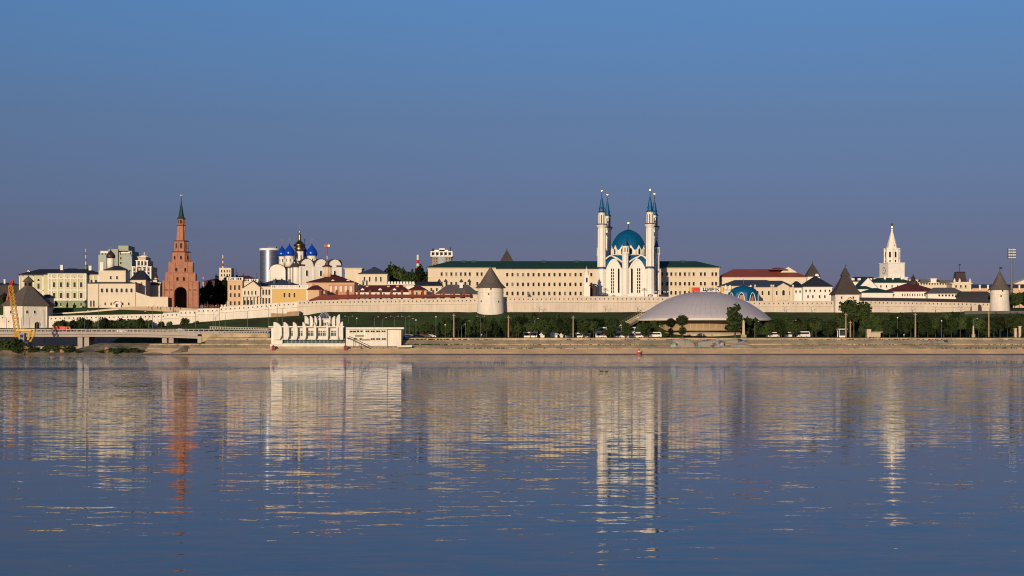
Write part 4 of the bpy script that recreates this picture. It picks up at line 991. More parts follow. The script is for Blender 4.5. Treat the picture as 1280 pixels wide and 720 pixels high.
def terrace():
    t = thing('terrace_wall', 'stepped cream terrace wall between the church and the brick tower', 'wall', (X(185, 882), 882, 20)); b = MB(); Y = 880; zz = lambda p: Z(p, Y)
    b.extr([(X(169.5, Y), 21), (X(210, Y), 21), (X(210, Y), zz(371.5)), (X(188, Y), zz(371.5)), (X(170, Y), zz(365.5))], Y, Y+1.2)
    b.extr([(X(169.5, Y), zz(365.6)), (X(188, Y), zz(371.6)), (X(188, Y), zz(371)), (X(169.5, Y), zz(364.8))], Y-.2, Y+1.5); b.box(X(188, Y), X(210, Y), Y-.2, Y+1.5, zz(371.6), zz(371))
    b.build('masonry', 'cream', t)
    b = MB(); b.extr([(X(112, 874), 16), (X(252, 874), 16), (X(252, 874), Z(386, 874)), (X(205, 874), Z(383.5, 874)), (X(165, 874), Z(383, 874)), (X(140, 874), Z(385.2, 874)), (X(112, 874), Z(388.5, 874))], 874, 876)
    o = b.build('retaining_wall', mat('pale_sandstone', (.52, .38, .25), var=.15)); tag(o, 'low sandstone retaining wall below the onion-domed church', 'wall')
    b = MB(); b.extr([(X(60, 868), 13), (X(232, 868), 13), (X(228, 868), Z(391, 868)), (X(190, 868), Z(388.5, 868)), (X(150, 868), Z(387, 868)), (X(118, 868), Z(389.5, 868)), (X(62, 868), Z(392.8, 868))], 864, 873.9); struct(b.build('lawn', 'lawn'))
    b = MB(); b.extr([(X(62, 866), Z(393.6, 866)), (X(112, 866), Z(390.6, 866)), (X(150, 866), Z(387.4, 866)), (X(150, 866), Z(386.0, 866)), (X(112, 866), Z(389, 866)), (X(62, 866), Z(392, 866))], 863.3, 863.9); o = b.build('retaining_wall', 'cream'); tag(o, 'thin cream parapet curving down beside the lawn below the palace', 'wall')
terrace()
t = house('house', 'small cream house with dark roof right behind the squat square tower', 'building', 52, 62, 372, 870, 8, 'white', 'roofd', 368, base=14)
wrow(t, (58,), 375, 378, 2, 870)

# peach and yellow houses
Y = 880
t = house('house', 'tall peach three-storey house with white balustrade, right of the brick tower', 'building', 284.5, 303, 350.5, Y+4, 16, 'peach', None, 0, parapet=1.6)
for pt, pb in ((356.5, 362.5), (366.5, 371.5), (376.5, 381.5)): wrow(t, (288.3, 293.6, 299), pt, pb, 2.2, Y+4, 'sq', 'cream')
b = MB(); b.hip(X(286, Y+6), X(320, Y+6), Y+7, Y+19, Z(350.4, Y+6), Z(344.5, Y+12), 5); b.build('roof', 'roofr', t)
t = house('house', 'peach wing with balustraded parapet between tall peach house and portico house', 'building', 303.2, 322, 352.2, Y+6, 12, 'cream', None, 0, parapet=1.5)
t = thing('portico_house', 'cream house with a pedimented gable and arched ground-floor arcade', 'building', (X(318, Y), Y+6, 22)); b = MB(); zz = lambda p: Z(p, Y)
b.box(X(302, Y), X(325, Y), Y, Y+12, 21, zz(360)); b.extr([(X(304, Y), zz(360.01)), (X(326, Y), zz(360.01)), (X(316.5, Y), zz(352))], Y, Y+12); b.box(X(325, Y), X(339.4, Y), Y+1.5, Y+12, 21, zz(358)); b.box(X(302, Y)-.2, X(326, Y), Y-.35, Y, zz(372), zz(371))
for px in (304, 308.3, 312.6, 316.9, 321.2): b.lathe(X(px, Y), Y-1.2, [(.35, 21), (.3, zz(371))], 8)
b.box(X(303, Y), X(322.5, Y), Y-1.7, Y-.352, zz(371), zz(369.8)); b.build('wall', 'cream', t)
b = MB(); 
for (ua, za), (ub, zb_) in (((303, 360.4), (316.5, 351.6)), ((316.5, 351.6), (326.6, 360.4))): b.extr([(X(ua, Y), zz(za)), (X(ub, Y), zz(zb_)), (X(ub, Y), zz(zb_)+.35), (X(ua, Y), zz(za)+.35)], Y-.5, Y+12)
b.box(X(325.5, Y), X(339.6, Y), Y+1.1, Y+12.3, zz(358)+.002, zz(357.2)); b.build('roof', 'roofd', t)
wrow(t, (306, 310.5, 315, 319.5), 363.5, 368.5, 1.6, Y, 'arch', 'white'); wrow(t, (306, 310.5, 315), 375, 381, 2.4, Y, 'arch', 'white')
for px in (328.5, 332.3, 336.1): win(t, (0, 0, 0), X(px, Y), Y+1.46, zz(365), .9, 3, 'arch', 'white'); win(t, (0, 0, 0), X(px, Y), Y+1.46, zz(376), .9, 3.2, 'sq', 'white')
b = MB(); b.m = 0; x = X(318.2, Y); b.lathe(x, Y-1.4, [(1.0, zz(377)), (1.0, zz(376.9))], 3) if False else None
t = house('house', 'long yellow house with white trim, three windows and white balustrade above', 'building', 339.6, 384.6, 360, Y, 14, 'yellow', None, 0, parapet=1.5)
wrow(t, (355.5, 361.7, 368), 366, 372, 2.2, Y, 'sq', 'white')
b = MB(); zz = lambda p: Z(p, Y)
b.box(X(339.4, Y), X(384.8, Y), Y-.45, Y, zz(361.6), zz(360.2)); b.box(X(383, Y), X(384.9, Y), Y-.3, Y, 22, zz(361.7)); b.box(X(339.3, Y), X(340.6, Y), Y-.3, Y, 22, zz(361.7)); b.build('trim', 'white', t)
t = house('house', 'house with dark blue hipped roof just above the yellow house balustrade', 'building', 321, 373, 357, Y+18, 14, 'cream', 'roofb', 349.5, ix=10)
for px in (326, 343, 362): chimney(t, px, 350, 356, Y+20, 'roofb', 3)
for i, px in enumerate((331, 340, 349, 358)): pass
# brown-roofed pink house with flag turret
Y = 892
t = house('house', 'pink brick house with broad maroon roof, in front of the cathedral', 'building', 384, 443, 353.2, Y, 18, 'peach', 'roofr', 343.2, ix=15)
b = MB(); b.box(X(411, Y), X(442.6, Y), Y-.3, Y+.1, 22, Z(355.5, Y)); b.build('brick_panel', 'pinkbrick', t)
wrow(t, (413.5, 419.8, 426, 432.2, 438.6), 358, 363.8, 2.4, Y-.35, 'sq', 'white', 'cream'); wrow(t, (389, 395, 401), 358.5, 362.5, 2, Y, 'sq', 'white')
for px in (416.5, 435.5):
    b = MB(); x = X(px, Y+3); b.extr([(x-.9, Z(352.5, Y)), (x+.9, Z(352.5, Y)), (x+.9, Z(350.6, Y)), (x, Z(349.2, Y)), (x-.9, Z(350.6, Y))], Y+1, Y+6); b.build('dormer', 'white', t)
Y = 900; x = X(409, Y); t = thing('flag_turret', 'small peach turret on the maroon roof carrying a red and white mast', 'turret', (x, Y, Z(346, Y))); zz = lambda p: Z(p, Y)
b = MB(); b.lathe(x, Y, [(2.4, zz(346)), (2.3, zz(333.8)), (2.6, zz(333.6)), (2.6, zz(333))], 8, .2); b.build('wall', 'peach', t)
for a in (-40, 5, 50): win(t, (x, Y, R(a)-.02), 0, -2.25, zz(338.5), .8, 2.6, 'arch', 'white', 'cream')
b = MB(); b.lathe(x, Y, [(2.9, zz(333.4)), (2.7, zz(332.6)), (1.3, zz(331.2)), (1.1, zz(328.2)), (.3, zz(327.6))], 10); b.build('cap', 'onion', t)
for i, (a, c_) in enumerate(((328, 324), (324, 320), (320, 316), (316, 312), (312, 308.5))):
    b = MB(); b.tube([(x, Y, zz(a)), (x, Y, zz(c_))], .26, n=8)
    b.build('mast', 'red' if i != 1 else 'wpaint', t)
b = MB(); b.extr([(x-1.6, zz(308.4)), (x+.4, zz(308.4)), (x+.4, zz(306)), (x-1.6, zz(305.6))], Y-.12, Y+.12); b.m = 1; b.box(x+.42, x+1.3, Y-.15, Y+.15, zz(308), zz(306.1)); b.build('vane', ['red', 'gold'], t)
# buildings right of the cathedral
t = house('house', 'plain pale three-storey block beside the cathedral with flat roof', 'building', 431, 452, 335.5, 918, 12, 'cream', 'frame', 334.6)
t = house('house', 'cream house with dark blue hipped roof between cathedral and dark trees', 'building', 449, 484, 342.5, 914, 16, 'cream', 'roofb', 333.8, ix=9)
wrow(t, (454, 458.5), 350.5, 357, 2, 914); wrow(t, (455.5, 462, 470, 476), 346, 352, 1.8, 914)
Y = 880
t = house('house', 'long low white house under maroon roof with small white dormers', 'building', 445, 512, 365.3, Y, 10, 'white', 'roofr', 356.5, ix=5)
for px in (453, 475, 493):
    b = MB(); xx = X(px, Y); b.extr([(xx-.9, Z(364, Y)), (xx+.9, Z(364, Y)), (xx+.9, Z(361.6, Y)), (xx, Z(360.2, Y)), (xx-.9, Z(361.6, Y))], Y+.6, Y+4); b.build('dormer', 'white', t)
for px in (459, 485.5, 497, 506): chimney(t, px, 357.8, 363, Y+4, 'peach', 3)
wrow(t, (449, 456, 463, 470, 480, 488, 496), 366.5, 369.5, 1.8, Y, 'sq', 'white')
t = house('house', 'small pink house with maroon roof under the big maroon-roofed one', 'building', 385, 402, 362.5, 868, 8, 'peach', 'roofr', 356.5, ix=3)
chimney(t, 392, 355.4, 361, 872, 'pinkbrick', 3)
t = house('house', 'white building with a toothed parapet in front of the dark trees', 'building', 484, 519, 356.5, 898, 10, 'white', 'roofd', 355.5)
b = MB()
for i in range(9): b.box(X(485+i*3.8, 898), X(487.6+i*3.8, 898), 897.8, 898.2, Z(354.8, 898), Z(352, 898))
b.box(X(484, 898), X(519, 898), 897.75, 898.25, Z(356.4, 898), Z(354.8, 898)); b.build('parapet', 'white', t)
t = house('house', 'cream house with a dark lean-to roof, right of the toothed parapet', 'building', 519, 552, 357.5, 890, 9, 'cream', 'roofd', 352, ix=2)
wrow(t, (530, 539, 546), 360, 364, 2, 890)
t = house('house', 'small peach house with red roof next to the grey-roofed house', 'building', 511, 533, 363, 872, 7, 'peach', 'roofr', 357.5, ix=4)
wrow(t, (516, 521, 527), 365, 368.5, 1.8, 872)
t = house('house', 'house with steep slate grey roof and white chimney left of the round tower', 'building', 546, 597, 367.3, 868, 11, 'cream', 'roofgr', 355.8, ix=6)
chimney(t, 576.5, 354, 363, 872, 'white', 4)
b = MB(); b.hip(X(574, 866), X(598, 866), 865.5, 877, Z(367, 866), Z(358, 866), 5); b.build('side_roof', 'roofgr', t)
# brick chimney stacks and dormers poking through the wall's red roof
for i, px in enumerate((400.5, 407.6, 421, 434.6, 448.5, 462.5, 476, 489.5, 502.5, 515.5, 528.5, 541.5, 554.5, 567.5, 580)):
    Y = 855.5; x = X(px, Y); b = MB(); b.box(x-.6, x+.6, Y-.6, Y+.6, 26, Z(363.6, Y)); b.extr([(x-.8, Z(363.6, Y)), (x+.8, Z(363.6, Y)), (x, Z(362, Y))], Y-.7, Y+.7)
    o = b.build('roof_vent', 'ventb')
    ords = 'first second third fourth fifth sixth seventh eighth ninth tenth eleventh twelfth thirteenth fourteenth fifteenth'.split()
    tag(o, 'small brick-red gabled vent behind the long red wall roof, %s from the left' % ords[i], 'roof vent', 'vents along the red wall roof')
# ------------------------------------------------------------------ right half, inside the wall
t = house('house', 'long white building with broad red roof, right of the green-roofed barracks', 'building', 901, 1008, 346.5, 930, 20, 'cream', 'roofrr', 336.5, ix=9)
b = MB(); Y = 938; b.extr([(X(974, Y), Z(341, Y)), (X(995, Y), Z(341, Y)), (X(984, Y), Z(334, Y))], Y-4, Y+4); b.build('attic', 'cream', t)
b = MB(); b.hip(X(960, Y), X(983, Y), Y-6, Y+6, Z(338, Y), Z(334.4, Y), 4); b.build('rear_roof', 'roofrr', t)
t = house('house', 'cream building with long slate blue roof, behind the teal domed pavilion', 'building', 902, 980, 357.5, 905, 16, 'cream', 'roofb', 350, ix=9)
for px in (907, 912.5, 938.5, 944):
    b = MB(); Y = 903.5; x = X(px, Y); b.box(x-.6, x+.6, Y-.5, Y+.5, Z(362, Y), Z(358.4, Y)); b.lathe(x, Y, [(.75, Z(358.4, Y)), (.5, Z(357, Y)), (.05, Z(356, Y))], 8); b.build('pinnacle', 'white', t)
t = house('school', 'cream two-storey building with arched windows and small central gable, on the wall', 'building', 943, 992, 359, 892, 14, 'pinkc', 'roofb', 350.8, ix=6)
zz = lambda p: Z(p, 892)
b = MB(); x = X(979, 892); b.extr([(x-3.2, zz(375)), (x+3.2, zz(375)), (x+3.2, zz(358)), (x+1.2, zz(355.8)), (x, zz(354)), (x-1.2, zz(355.8)), (x-3.2, zz(358))], 891.2, 893)
b.build('gable', 'pinkc', t)
for px in (943.6, 964, 966.5, 991): b = MB(); b.box(X(px, 892)-.45, X(px, 892)+.45, 891.4, 892.1, 22, zz(356)); b.build('pilaster', 'pinkc', t)
wrow(t, (947, 953, 961, 971, 986.5), 363.5, 369, 2.2, 892, 'arch', 'white'); win(t, (0, 0, 0), x, 891.15, zz(366), 1.4, 3, 'arch', 'white')
def pavilion():
    Y = 878; cx, cy = X(929.5, Y), Y; t = thing('pavilion', 'low teal dome pavilion with white-edged arches, right of the circus sign', 'pavilion', (cx, cy, 23)); zz = lambda p: Z(p, Y); r = 7.6
    b = MB(); n = 8; zb, za, zt = 23.0, zz(368), zz(357.2); N = 6
    # teal shell: dome over eight open arches
    b.smooth = True; b.lathe(cx, cy, [(r+.3, zz(368.5)), (r*.99, zz(366)), (r*.86, zz(362)), (r*.62, zz(359.3)), (r*.3, zz(357.8)), (.1, zt)], 32)
    b.smooth = False
    for k in range(n):
        a = 2*math.pi*k/n+.50; b.set((cx, cy, a)); w_ = r*math.tan(math.pi/n)
        ia = [((w_-1.0)*math.cos(math.pi*i/10), 23.8+(zz(366.4)-23.8)*math.sin(math.pi*i/10)) for i in range(11)]
        b.extr([(w_, 23), (w_, zz(368)), (w_*.5, zz(366)), (0, zz(365)), (-w_*.5, zz(366)), (-w_, zz(368)), (-w_, 23), (-w_+1, 23)]+ia[::-1]+[(w_-1, 23)], -r-.35, -r+.4)
    b.build('shell', 'teal', t)
    for k in range(n):
        a = 2*math.pi*k/n+.50; b = MB((cx, cy, a)); w_ = r*math.tan(math.pi/n)-1.0
        pts = [(w_*math.cos(math.pi*i/10), -r-.4, 23.8+(zz(366.2)-23.8)*math.sin(math.pi*i/10)) for i in range(11)]; b.tube(pts, .2, n=6); b.build('arch_edge', 'white', t)
    b = MB(); b.lathe(cx, cy, [(r-1.5, 22.8), (r-1.5, zz(363))], 24); b.build('inner_wall', 'pinkbrick', t)
    b = MB(); b.lathe(cx, cy, [(.01, zt-.1), (.45, zt+.4), (.01, zt+.9)], 8); b.tube([(cx, cy, zt), (cx, cy, zt+3.6)], .1); b.build('finial', 'gold', t)
pavilion()
t = house('house', 'white two-storey house under a tall dark hipped roof, left of the square tower', 'building', 1004, 1040, 358.5, 888, 14, 'white', 'roofd', 345.3, ix=9)
wrow(t, (1007.5, 1012.5, 1018, 1025.5, 1031.5, 1037), 362, 364.8, 1.8, 888, 'sq', 'white'); wrow(t, (1010, 1016, 1024.5, 1031), 369, 372.5, 1.8, 888, 'sq', 'white')
t = house('house', 'white side wing with dark roof between the gabled cream building and the tall dark roof', 'building', 991, 1004.5, 359.5, 893, 12, 'white', 'roofd', 351.5, ix=3)
wrow(t, (995, 1000), 363, 366, 1.8, 893, 'sq', 'white')
t = thing('tent_roof', 'small steep brown pyramid roof with lit dormer rising behind the dark-roofed house', 'tower', (X(1015, 960), 960, 23)); Y = 960; x = X(1015.5, Y)
b = MB(); b.box(x-3.6, x+3.6, Y-3.6, Y+3.6, 23, Z(346, Y)); b.build('wall', 'white', t); b = MB(); b.lathe(x, Y, [(4.2*1.42, Z(346, Y)), (2.6*1.42, Z(339, Y)), (.1, Z(329, Y))], 4, math.pi/4); b.tube([(x, Y, Z(329.5, Y)), (x, Y, Z(326.5, Y))], .15); b.build('roof', 'shingled', t)
b = MB(); b.extr([(x+.6, Z(345.5, Y)), (x+2.8, Z(345.5, Y)), (x+2.4, Z(342.8, Y)), (x+1, Z(342.8, Y))], Y-5.2, Y-2); b.build('dormer', 'white', t)
t = thing('tent_roof', 'dark brown pyramid roof rising behind the long green roof of the barracks', 'tower', (X(633, 985), 985, 23)); Y = 985; x = X(633.5, Y)
b = MB(); b.box(x-3.2, x+3.2, Y-3.2, Y+3.2, 23, Z(326, Y)); b.build('wall', 'white', t); b = MB(); b.lathe(x, Y, [(4.1*1.42, Z(327.6, Y)), (2.0*1.42, Z(319, Y)), (.1, Z(312.3, Y))], 4, math.pi/4); b.tube([(x, Y, Z(313, Y)), (x, Y, Z(310, Y))], .15); b.build('roof', 'shingled', t)
# roofs between the square tower and the right end
t = house('house', 'dark-roofed row with white dormers behind the square tower roof', 'building', 1062, 1102, 352, 925, 14, 'white', 'roofd', 346, ix=5)
for px in (1066, 1074, 1080, 1088, 1094):
    b = MB(); x = X(px, 924); b.box(x-.8, x+.8, 923.4, 926, Z(350.5, 924), Z(347.8, 924)); b.build('dormer', 'white', t)
t = house('house', 'white gabled house front facing the river, below the clock tower', 'building', 1072, 1098, 361, 896, 14, 'white', 'roofg', 346.5, gable='y', ov=.3)
b = MB(); zz = lambda p: Z(p, 896); b.extr([(X(1072, 896), zz(361)), (X(1098, 896), zz(361)), (X(1085, 896), zz(347.4))], 895.5, 895.69); b.build('pediment', 'white', t)
for px in (1081, 1088): wrow(t, (px,), 355.5, 358, 1.4, 895.8, 'sq', 'white')
t = house('house', 'white house with two dark green roof slopes under the clock tower', 'building', 1088, 1140, 353.5, 910, 14, 'white', 'roofg', 347.5, ix=6)
wrow(t, (1101, 1108, 1115, 1122, 1129), 356.5, 359.5, 1.5, 910, 'sq', 'white')
for px in (1106, 1116, 1127): chimney(t, px, 346, 351, 915, 'white', 2.2)
t = house('house', 'low house with bright dark green roof, right of the square tower', 'building', 1077, 1116, 366, 880, 10, 'white', 'roofg', 360, ix=8)
t = house('house', 'small house with flat dark green roof beside the square tower', 'building', 1072, 1090, 361.5, 886, 8, 'white', 'roofg', 357.5, ix=3)
t = house('house', 'white long house with maroon hipped roof topped by a dark knob', 'building', 1110, 1172, 364.5, 886, 13, 'white', 'roofr', 353.5, ix=13)
wrow(t, [1128+i*3.1 for i in range(13)], 367, 370, 1.2, 886, 'sq', 'white')
b = MB(); Y = 892; x = X(1141.5, Y); b.lathe(x, Y, [(2.6, Z(356, Y)), (2.4, Z(352, Y)), (1.1, Z(350, Y)), (1.3, Z(347.5, Y)), (.5, Z(345.5, Y)), (.08, Z(342.5, Y))], 10); b.build('knob', 'onion', t)
t = house('house', 'white long low house with slate grey roof, left of the right-hand round tower', 'building', 1160, 1205, 367, 880, 10, 'white', 'roofgr', 359.5, ix=5)
wrow(t, [1174+i*4.2 for i in range(7)], 368, 370.5, 2.2, 880, 'sq', 'white')
t = house('house', 'grey-roofed gallery building directly behind the right end of the wall', 'building', 1200, 1240, 370.5, 872, 9, 'roofd', 'shingled', 364.2, ix=2)
t = house('house', 'distant mixed block with dark green roofs right of the clock tower', 'building', 1133, 1190, 352.5, 985, 16, 'cream', 'roofg', 350)
for i, (a, c_, p) in enumerate(((1136, 1147, 350.5), (1150, 1160, 350), (1163, 1170, 349), (1174, 1188, 351))):
    b = MB(); b.box(X(a, 985), X(c_, 985), 984, 992, Z(354, 985), Z(p, 985)); b.box(X(a, 985)-.3, X(c_, 985)+.3, 983.8, 992.2, Z(p, 985)+.002, Z(p, 985)+.4); b.build('attic', ['cream', 'roofgr', 'white', 'roofgr'][i], t)
wrow(t, [1138+i*3.4 for i in range(15)], 353.5, 356, 1.6, 984.9)
def turret_house():
    Y = 960; t = thing('corner_house', 'cream corner building crowned by a dark truncated pyramid roof with mast', 'building', (X(1202, Y), Y+6, 23)); zz = lambda p: Z(p, Y)
    b = MB(); b.box(X(1190, Y), X(1214, Y), Y, Y+12, 22, zz(354)); b.box(X(1192.5, Y), X(1212, Y), Y-.5, Y+11, zz(360), zz(352.5)); b.box(X(1189, Y), X(1215, Y), Y-.8, Y+12, zz(355), zz(354)+.1)
    for px in (1193, 1199.5, 1212.5): b.lathe(X(px, Y), Y-.2, [(.8, zz(354)), (.7, zz(350.5)), (.1, zz(347.8))], 8)
    b.build('wall', 'cream', t)
    b = MB(); x, y = X(1203, Y), Y+6; q = 1.414; b.lathe(x, y, [(3.5*q, zz(353)), (2.9*q, zz(346)), (2.6*q, zz(340.8)), (2.75*q, zz(340.3)), (2.3*q, zz(339.2))], 4, math.pi/4); b.build('roof', 'onion', t)
    b = MB(); b.tube([(x, y, zz(339.5)), (x, y, zz(330))], .14); b.extr([(x-.8, zz(331)), (x+.8, zz(330.8)), (x+.6, zz(329.2)), (x-.4, zz(329.4))], y-.06, y+.06); b.build('mast', 'darkm', t)
    wrow(t, (1195, 1201, 1207), 356.5, 359.5, 2, Y-.52)
turret_house()
t = house('house', 'long far building with dark teal roof and white chimneys, at the right edge', 'building', 1213, 1300, 360.2, 975, 14, 'peach', 'roofb', 355.5, ix=3)
for px in (1224.7, 1234.8, 1265, 1274): chimney(t, px, 356.8, 363, 974, 'white', 1.8)
t = house('house', 'cut-off yellow gabled building behind the floodlight mast at the right edge', 'building', 1268.5, 1312, 355, 1010, 14, 'yellow', 'frame', 346.5, gable='y')

# ------------------------------------------------------------------ the city behind
def tower_block(name, label, px0, px1, pt, Y, D, m, parts, rows, winw=2.2, fm='frame', gm='glass'):
    t = thing(name, label, 'building', (X((px0+px1)/2, Y), Y+D/2, 12)); zz = lambda p: Z(p, Y)
    b = MB(); b.box(X(px0, Y), X(px1, Y), Y, Y+D, 10, zz(pt))
    for a, c_, p, dy in parts: b.box(X(a, Y), X(c_, Y), Y-dy, Y+D-2, 10 if dy > 0 else zz(pt)-1, zz(p))
    b.build('wall', m, t)
    for (xs, ps, h, dy) in rows:
        for p in ps:
            for px in xs: win(t, (0, 0, 0), X(px, Y), Y-dy-.04, zz(p), winw*Y/FPX*.8, h, 'plain', fm, gm)
    return t
M['hi_green'] = mat('greenish_panel', (.36, .38, .29), var=.08); M['hi_teal'] = mat('teal_glazing', (.19, .25, .22), rough=.4, var=.15)
Y = 1320
t = tower_block('apartment_tower', 'pale green stepped high-rise far behind the onion-domed church', 125, 165, 313.5, Y, 24, 'hi_green', [(136, 148, 311.5, 1.5), (148, 160.5, 307, 0), (153, 164, 318, 1.2)], [((128, 132, 151, 157, 162), (317, 323, 329, 335), 2.0, 0)], 2.6)
b = MB(); b.box(X(124, Y), X(134, Y), Y-2.5, Y-.05, 10, Z(318.5, Y)); b.build('glazed_bay', 'hi_teal', t)
b = MB(); b.box(X(155.5, Y), X(166, Y), Y-3, Y-1.3, 10, Z(321, Y)); b.build('glazed_bay', 'hi_teal', t)
b = MB(); b.box(X(126, Y), X(135, Y), Y-.4, Y, Z(316.5, Y), Z(314, Y)); b.box(X(152, Y), X(163, Y), Y-1.9, Y-1.3, Z(317, Y), Z(315, Y)); b.build('roof_band', 'framew', t)
Y = 1250
t = tower_block('apartment_tower', 'orange and white apartment tower with stepped crown, left of the brick tower', 165, 189.5, 333.5, Y, 20, 'peach', [(170, 185, 325.5, 0), (172.5, 182, 321, 0)], [((168, 172, 176.5, 181, 186), (337, 341.5, 346), 2.0, 0)], 2.6, 'framew')
b = MB(); 
for px in (166, 170.5, 178, 183.5, 188.5): b.box(X(px, Y)-.5, X(px, Y)+.5, Y-.6, Y, 10, Z(334, Y))
b.box(X(169.5, Y), X(185.5, Y), Y-.8, Y+1, Z(326.3, Y), Z(325.3, Y)); b.box(X(171.8, Y), X(182.8, Y), Y-.8, Y+1, Z(321.8, Y), Z(320.8, Y)); b.box(X(164.6, Y), X(190, Y), Y-.7, Y+1, Z(334, Y), Z(333, Y))
for px in (171.2, 176, 180, 184.3): b.box(X(px, Y)-.45, X(px, Y)+.45, Y-.7, Y, Z(333, Y), Z(326, Y))
b.build('white_trim', 'framew', t)
b = MB(); b.lathe(X(177.4, Y), Y+8, [(4, Z(321, Y)), (3.2, Z(319.5, Y)), (.2, Z(317.5, Y))], 12); b.tube([(X(177.4, Y), Y+8, Z(318, Y)), (X(177.4, Y), Y+8, Z(314.5, Y))], .3); b.build('cap', 'framew', t)
for px in (173.7, 178, 182.2): win(t, (0, 0, 0), X(px, Y), Y-.05, Z(329.5, Y), 1.6, 2.4, 'plain', 'framew')
Y = 1000
t = thing('church', 'tiny white church with dark cupola left of the brick tower', 'church', (X(194, Y), Y, 22)); b = MB(); zz = lambda p: Z(p, Y)
b.box(X(190, Y), X(201, Y), Y, Y+8, 20, zz(353)); b.box(X(191.5, Y), X(196.5, Y), Y-.6, Y+6, 20, zz(350)); b.lathe(X(194, Y), Y+2, [(.9, zz(350.5)), (.9, zz(347))], 10); b.build('wall', 'cream', t)
b = MB(); onion(b, X(194, Y), Y+2, 1.3, zz(347.2), 2.4); b.lathe(X(194, Y), Y+2, [(2.3, zz(350.2)), (.9, zz(349))], 10); cross(b, X(194, Y), Y+2, zz(342.4), 1.0); b.build('cupola', 'onion', t)
wrow(t, (193, 198), 356, 359, 1.5, Y-.6)
# glass cylinder
Y = 1150; cx = X(338, Y+10); t = thing('glass_tower', 'round blue-grey glass office tower left of the cathedral domes', 'building', (cx, Y+12, 12)); r = 12.2/FPX*Y
b = MB(); b.smooth = True; b.lathe(cx, Y+r, [(r, 10), (r, Z(312.2, Y))], 48, cap=False); b.build('glazing', 'glasst', t)
b = MB()
for p in range(315, 352, 6): b.lathe(cx, Y+r, [(r+.06, Z(p, Y)), (r+.06, Z(p, Y)+.22)], 48)
b.build('floor_bands', mat('steel_band', (.24, .26, .32), rough=.5, metal=.6), t)
b = MB(); b.lathe(cx, Y+r, [(r+.35, Z(312.6, Y)), (r+.35, Z(310, Y))], 48); b.build('parapet', 'framew', t)
b = MB(); x = X(338, Y); b.box(X(334, Y), X(344, Y), Y+3, Y+9, Z(310, Y), Z(308, Y)); b.build('plant_room', 'greym', t)
# hotel block with white top
Y = 1200
t = tower_block('hotel', 'brown slab block with white openwork top storey above the green roof', 540, 564, 321, Y, 16, mat('brown_panel', (.30, .22, .17)), [], [((542.5, 546, 558.5, 562), (323.5, 327, 330.5), 1.6, 0)], 1.8)
b = MB(); b.box(X(548, Y), X(556, Y), Y-.6, Y, 10, Z(321, Y)); b.build('stair_panel', mat('blue_grey_panel', (.34, .38, .44)), t)
b = MB(); b.box(X(538.3, Y), X(565.7, Y), Y-1.5, Y+16, Z(321, Y), Z(319.6, Y)); b.box(X(538.3, Y), X(565.7, Y), Y-1.5, Y+16, Z(315.2, Y), Z(314, Y))
for px in lin(539, 565, 6): b.box(X(px, Y)-.5, X(px, Y)+.5, Y-1.4, Y, Z(319.6, Y), Z(315.2, Y))
for a, c_, p in ((543, 560, 312.3), (549, 556, 310.4)): b.box(X(a, Y), X(c_, Y), Y, Y+9, Z(314, Y), Z(p, Y))
b.build('top_storey', 'framew', t)
b = MB(); b.box(X(539.5, Y), X(564.5, Y), Y+.5, Y+15, Z(319.7, Y), Z(315.1, Y)); b.build('top_wall', 'oldgold' if False else 'frame', t)
for px in lin(541.6, 562.4, 5): win(t, (0, 0, 0), X(px, Y), Y+.45, Z(317.4, Y), 1.7, 1.7, 'plain')
b = MB(); b.lathe(X(541, Y), Y+4, [(.8, Z(314, Y)), (.8, Z(310.5, Y))], 8); b.tube([(X(563, Y), Y+2, Z(314, Y)), (X(563, Y), Y+2, Z(309, Y))], .3); b.build('mast', 'darkm', t)
Y = 1300
t = tower_block('office_block', 'pale block with antenna roof left of the peach house', 274, 289, 334.8, Y, 14, 'cream', [], [((277, 280.5, 284, 287), (339, 344), 2, 0)], 1.8)
def mast(px, ps, Y, label, cat='mast', name='antenna_mast', base=20, r=.5):
    x = X(px, Y); t = thing(name, label, cat, (x, Y, base))
    b = MB(); b.tube([(x, Y, base), (x, Y, Z(ps[0], Y))], r*1.2, n=8); b.build('base_shaft', 'wpaint', t)
    for i, (a, c_) in enumerate(zip(ps, ps[1:])):
        b = MB(); b.tube([(x, Y, Z(a, Y)), (x, Y, Z(c_, Y))], r*(1-.08*i), n=8); b.build('band', ['red', 'wpaint'][i % 2], t)
mast(107.3, (335, 331, 327, 323, 319, 315, 311, 307), 1180, 'thin red and white antenna mast above the palace roof', r=.45)
mast(278.7, (333, 329, 326, 323, 319), 1302, 'red-topped white mast on the pale block left of the peach house', base=60, r=.6)
mast(522.3, (338, 334.5, 329.5, 325, 318.5), 1350, 'red and white striped chimney behind the dark trees', 'chimney', 'striped_chimney', r=1.3)
mast(254, (352, 349, 346, 343), 1900, 'faint lattice mast far right of the brick tower', r=.5)
t = house('house', 'dark-roofed row of city roofs right of the brick tower', 'building', 255, 276, 352, 1300, 20, 'brickd', 'roofr', 348.5)
t = house('house', 'dark house with pale chimney at the far left edge behind the wall', 'building', -20, 24, 357, 935, 14, 'shingled', 'roofd', 353.5); chimney(t, 6, 350, 356, 940, 'white', 2)
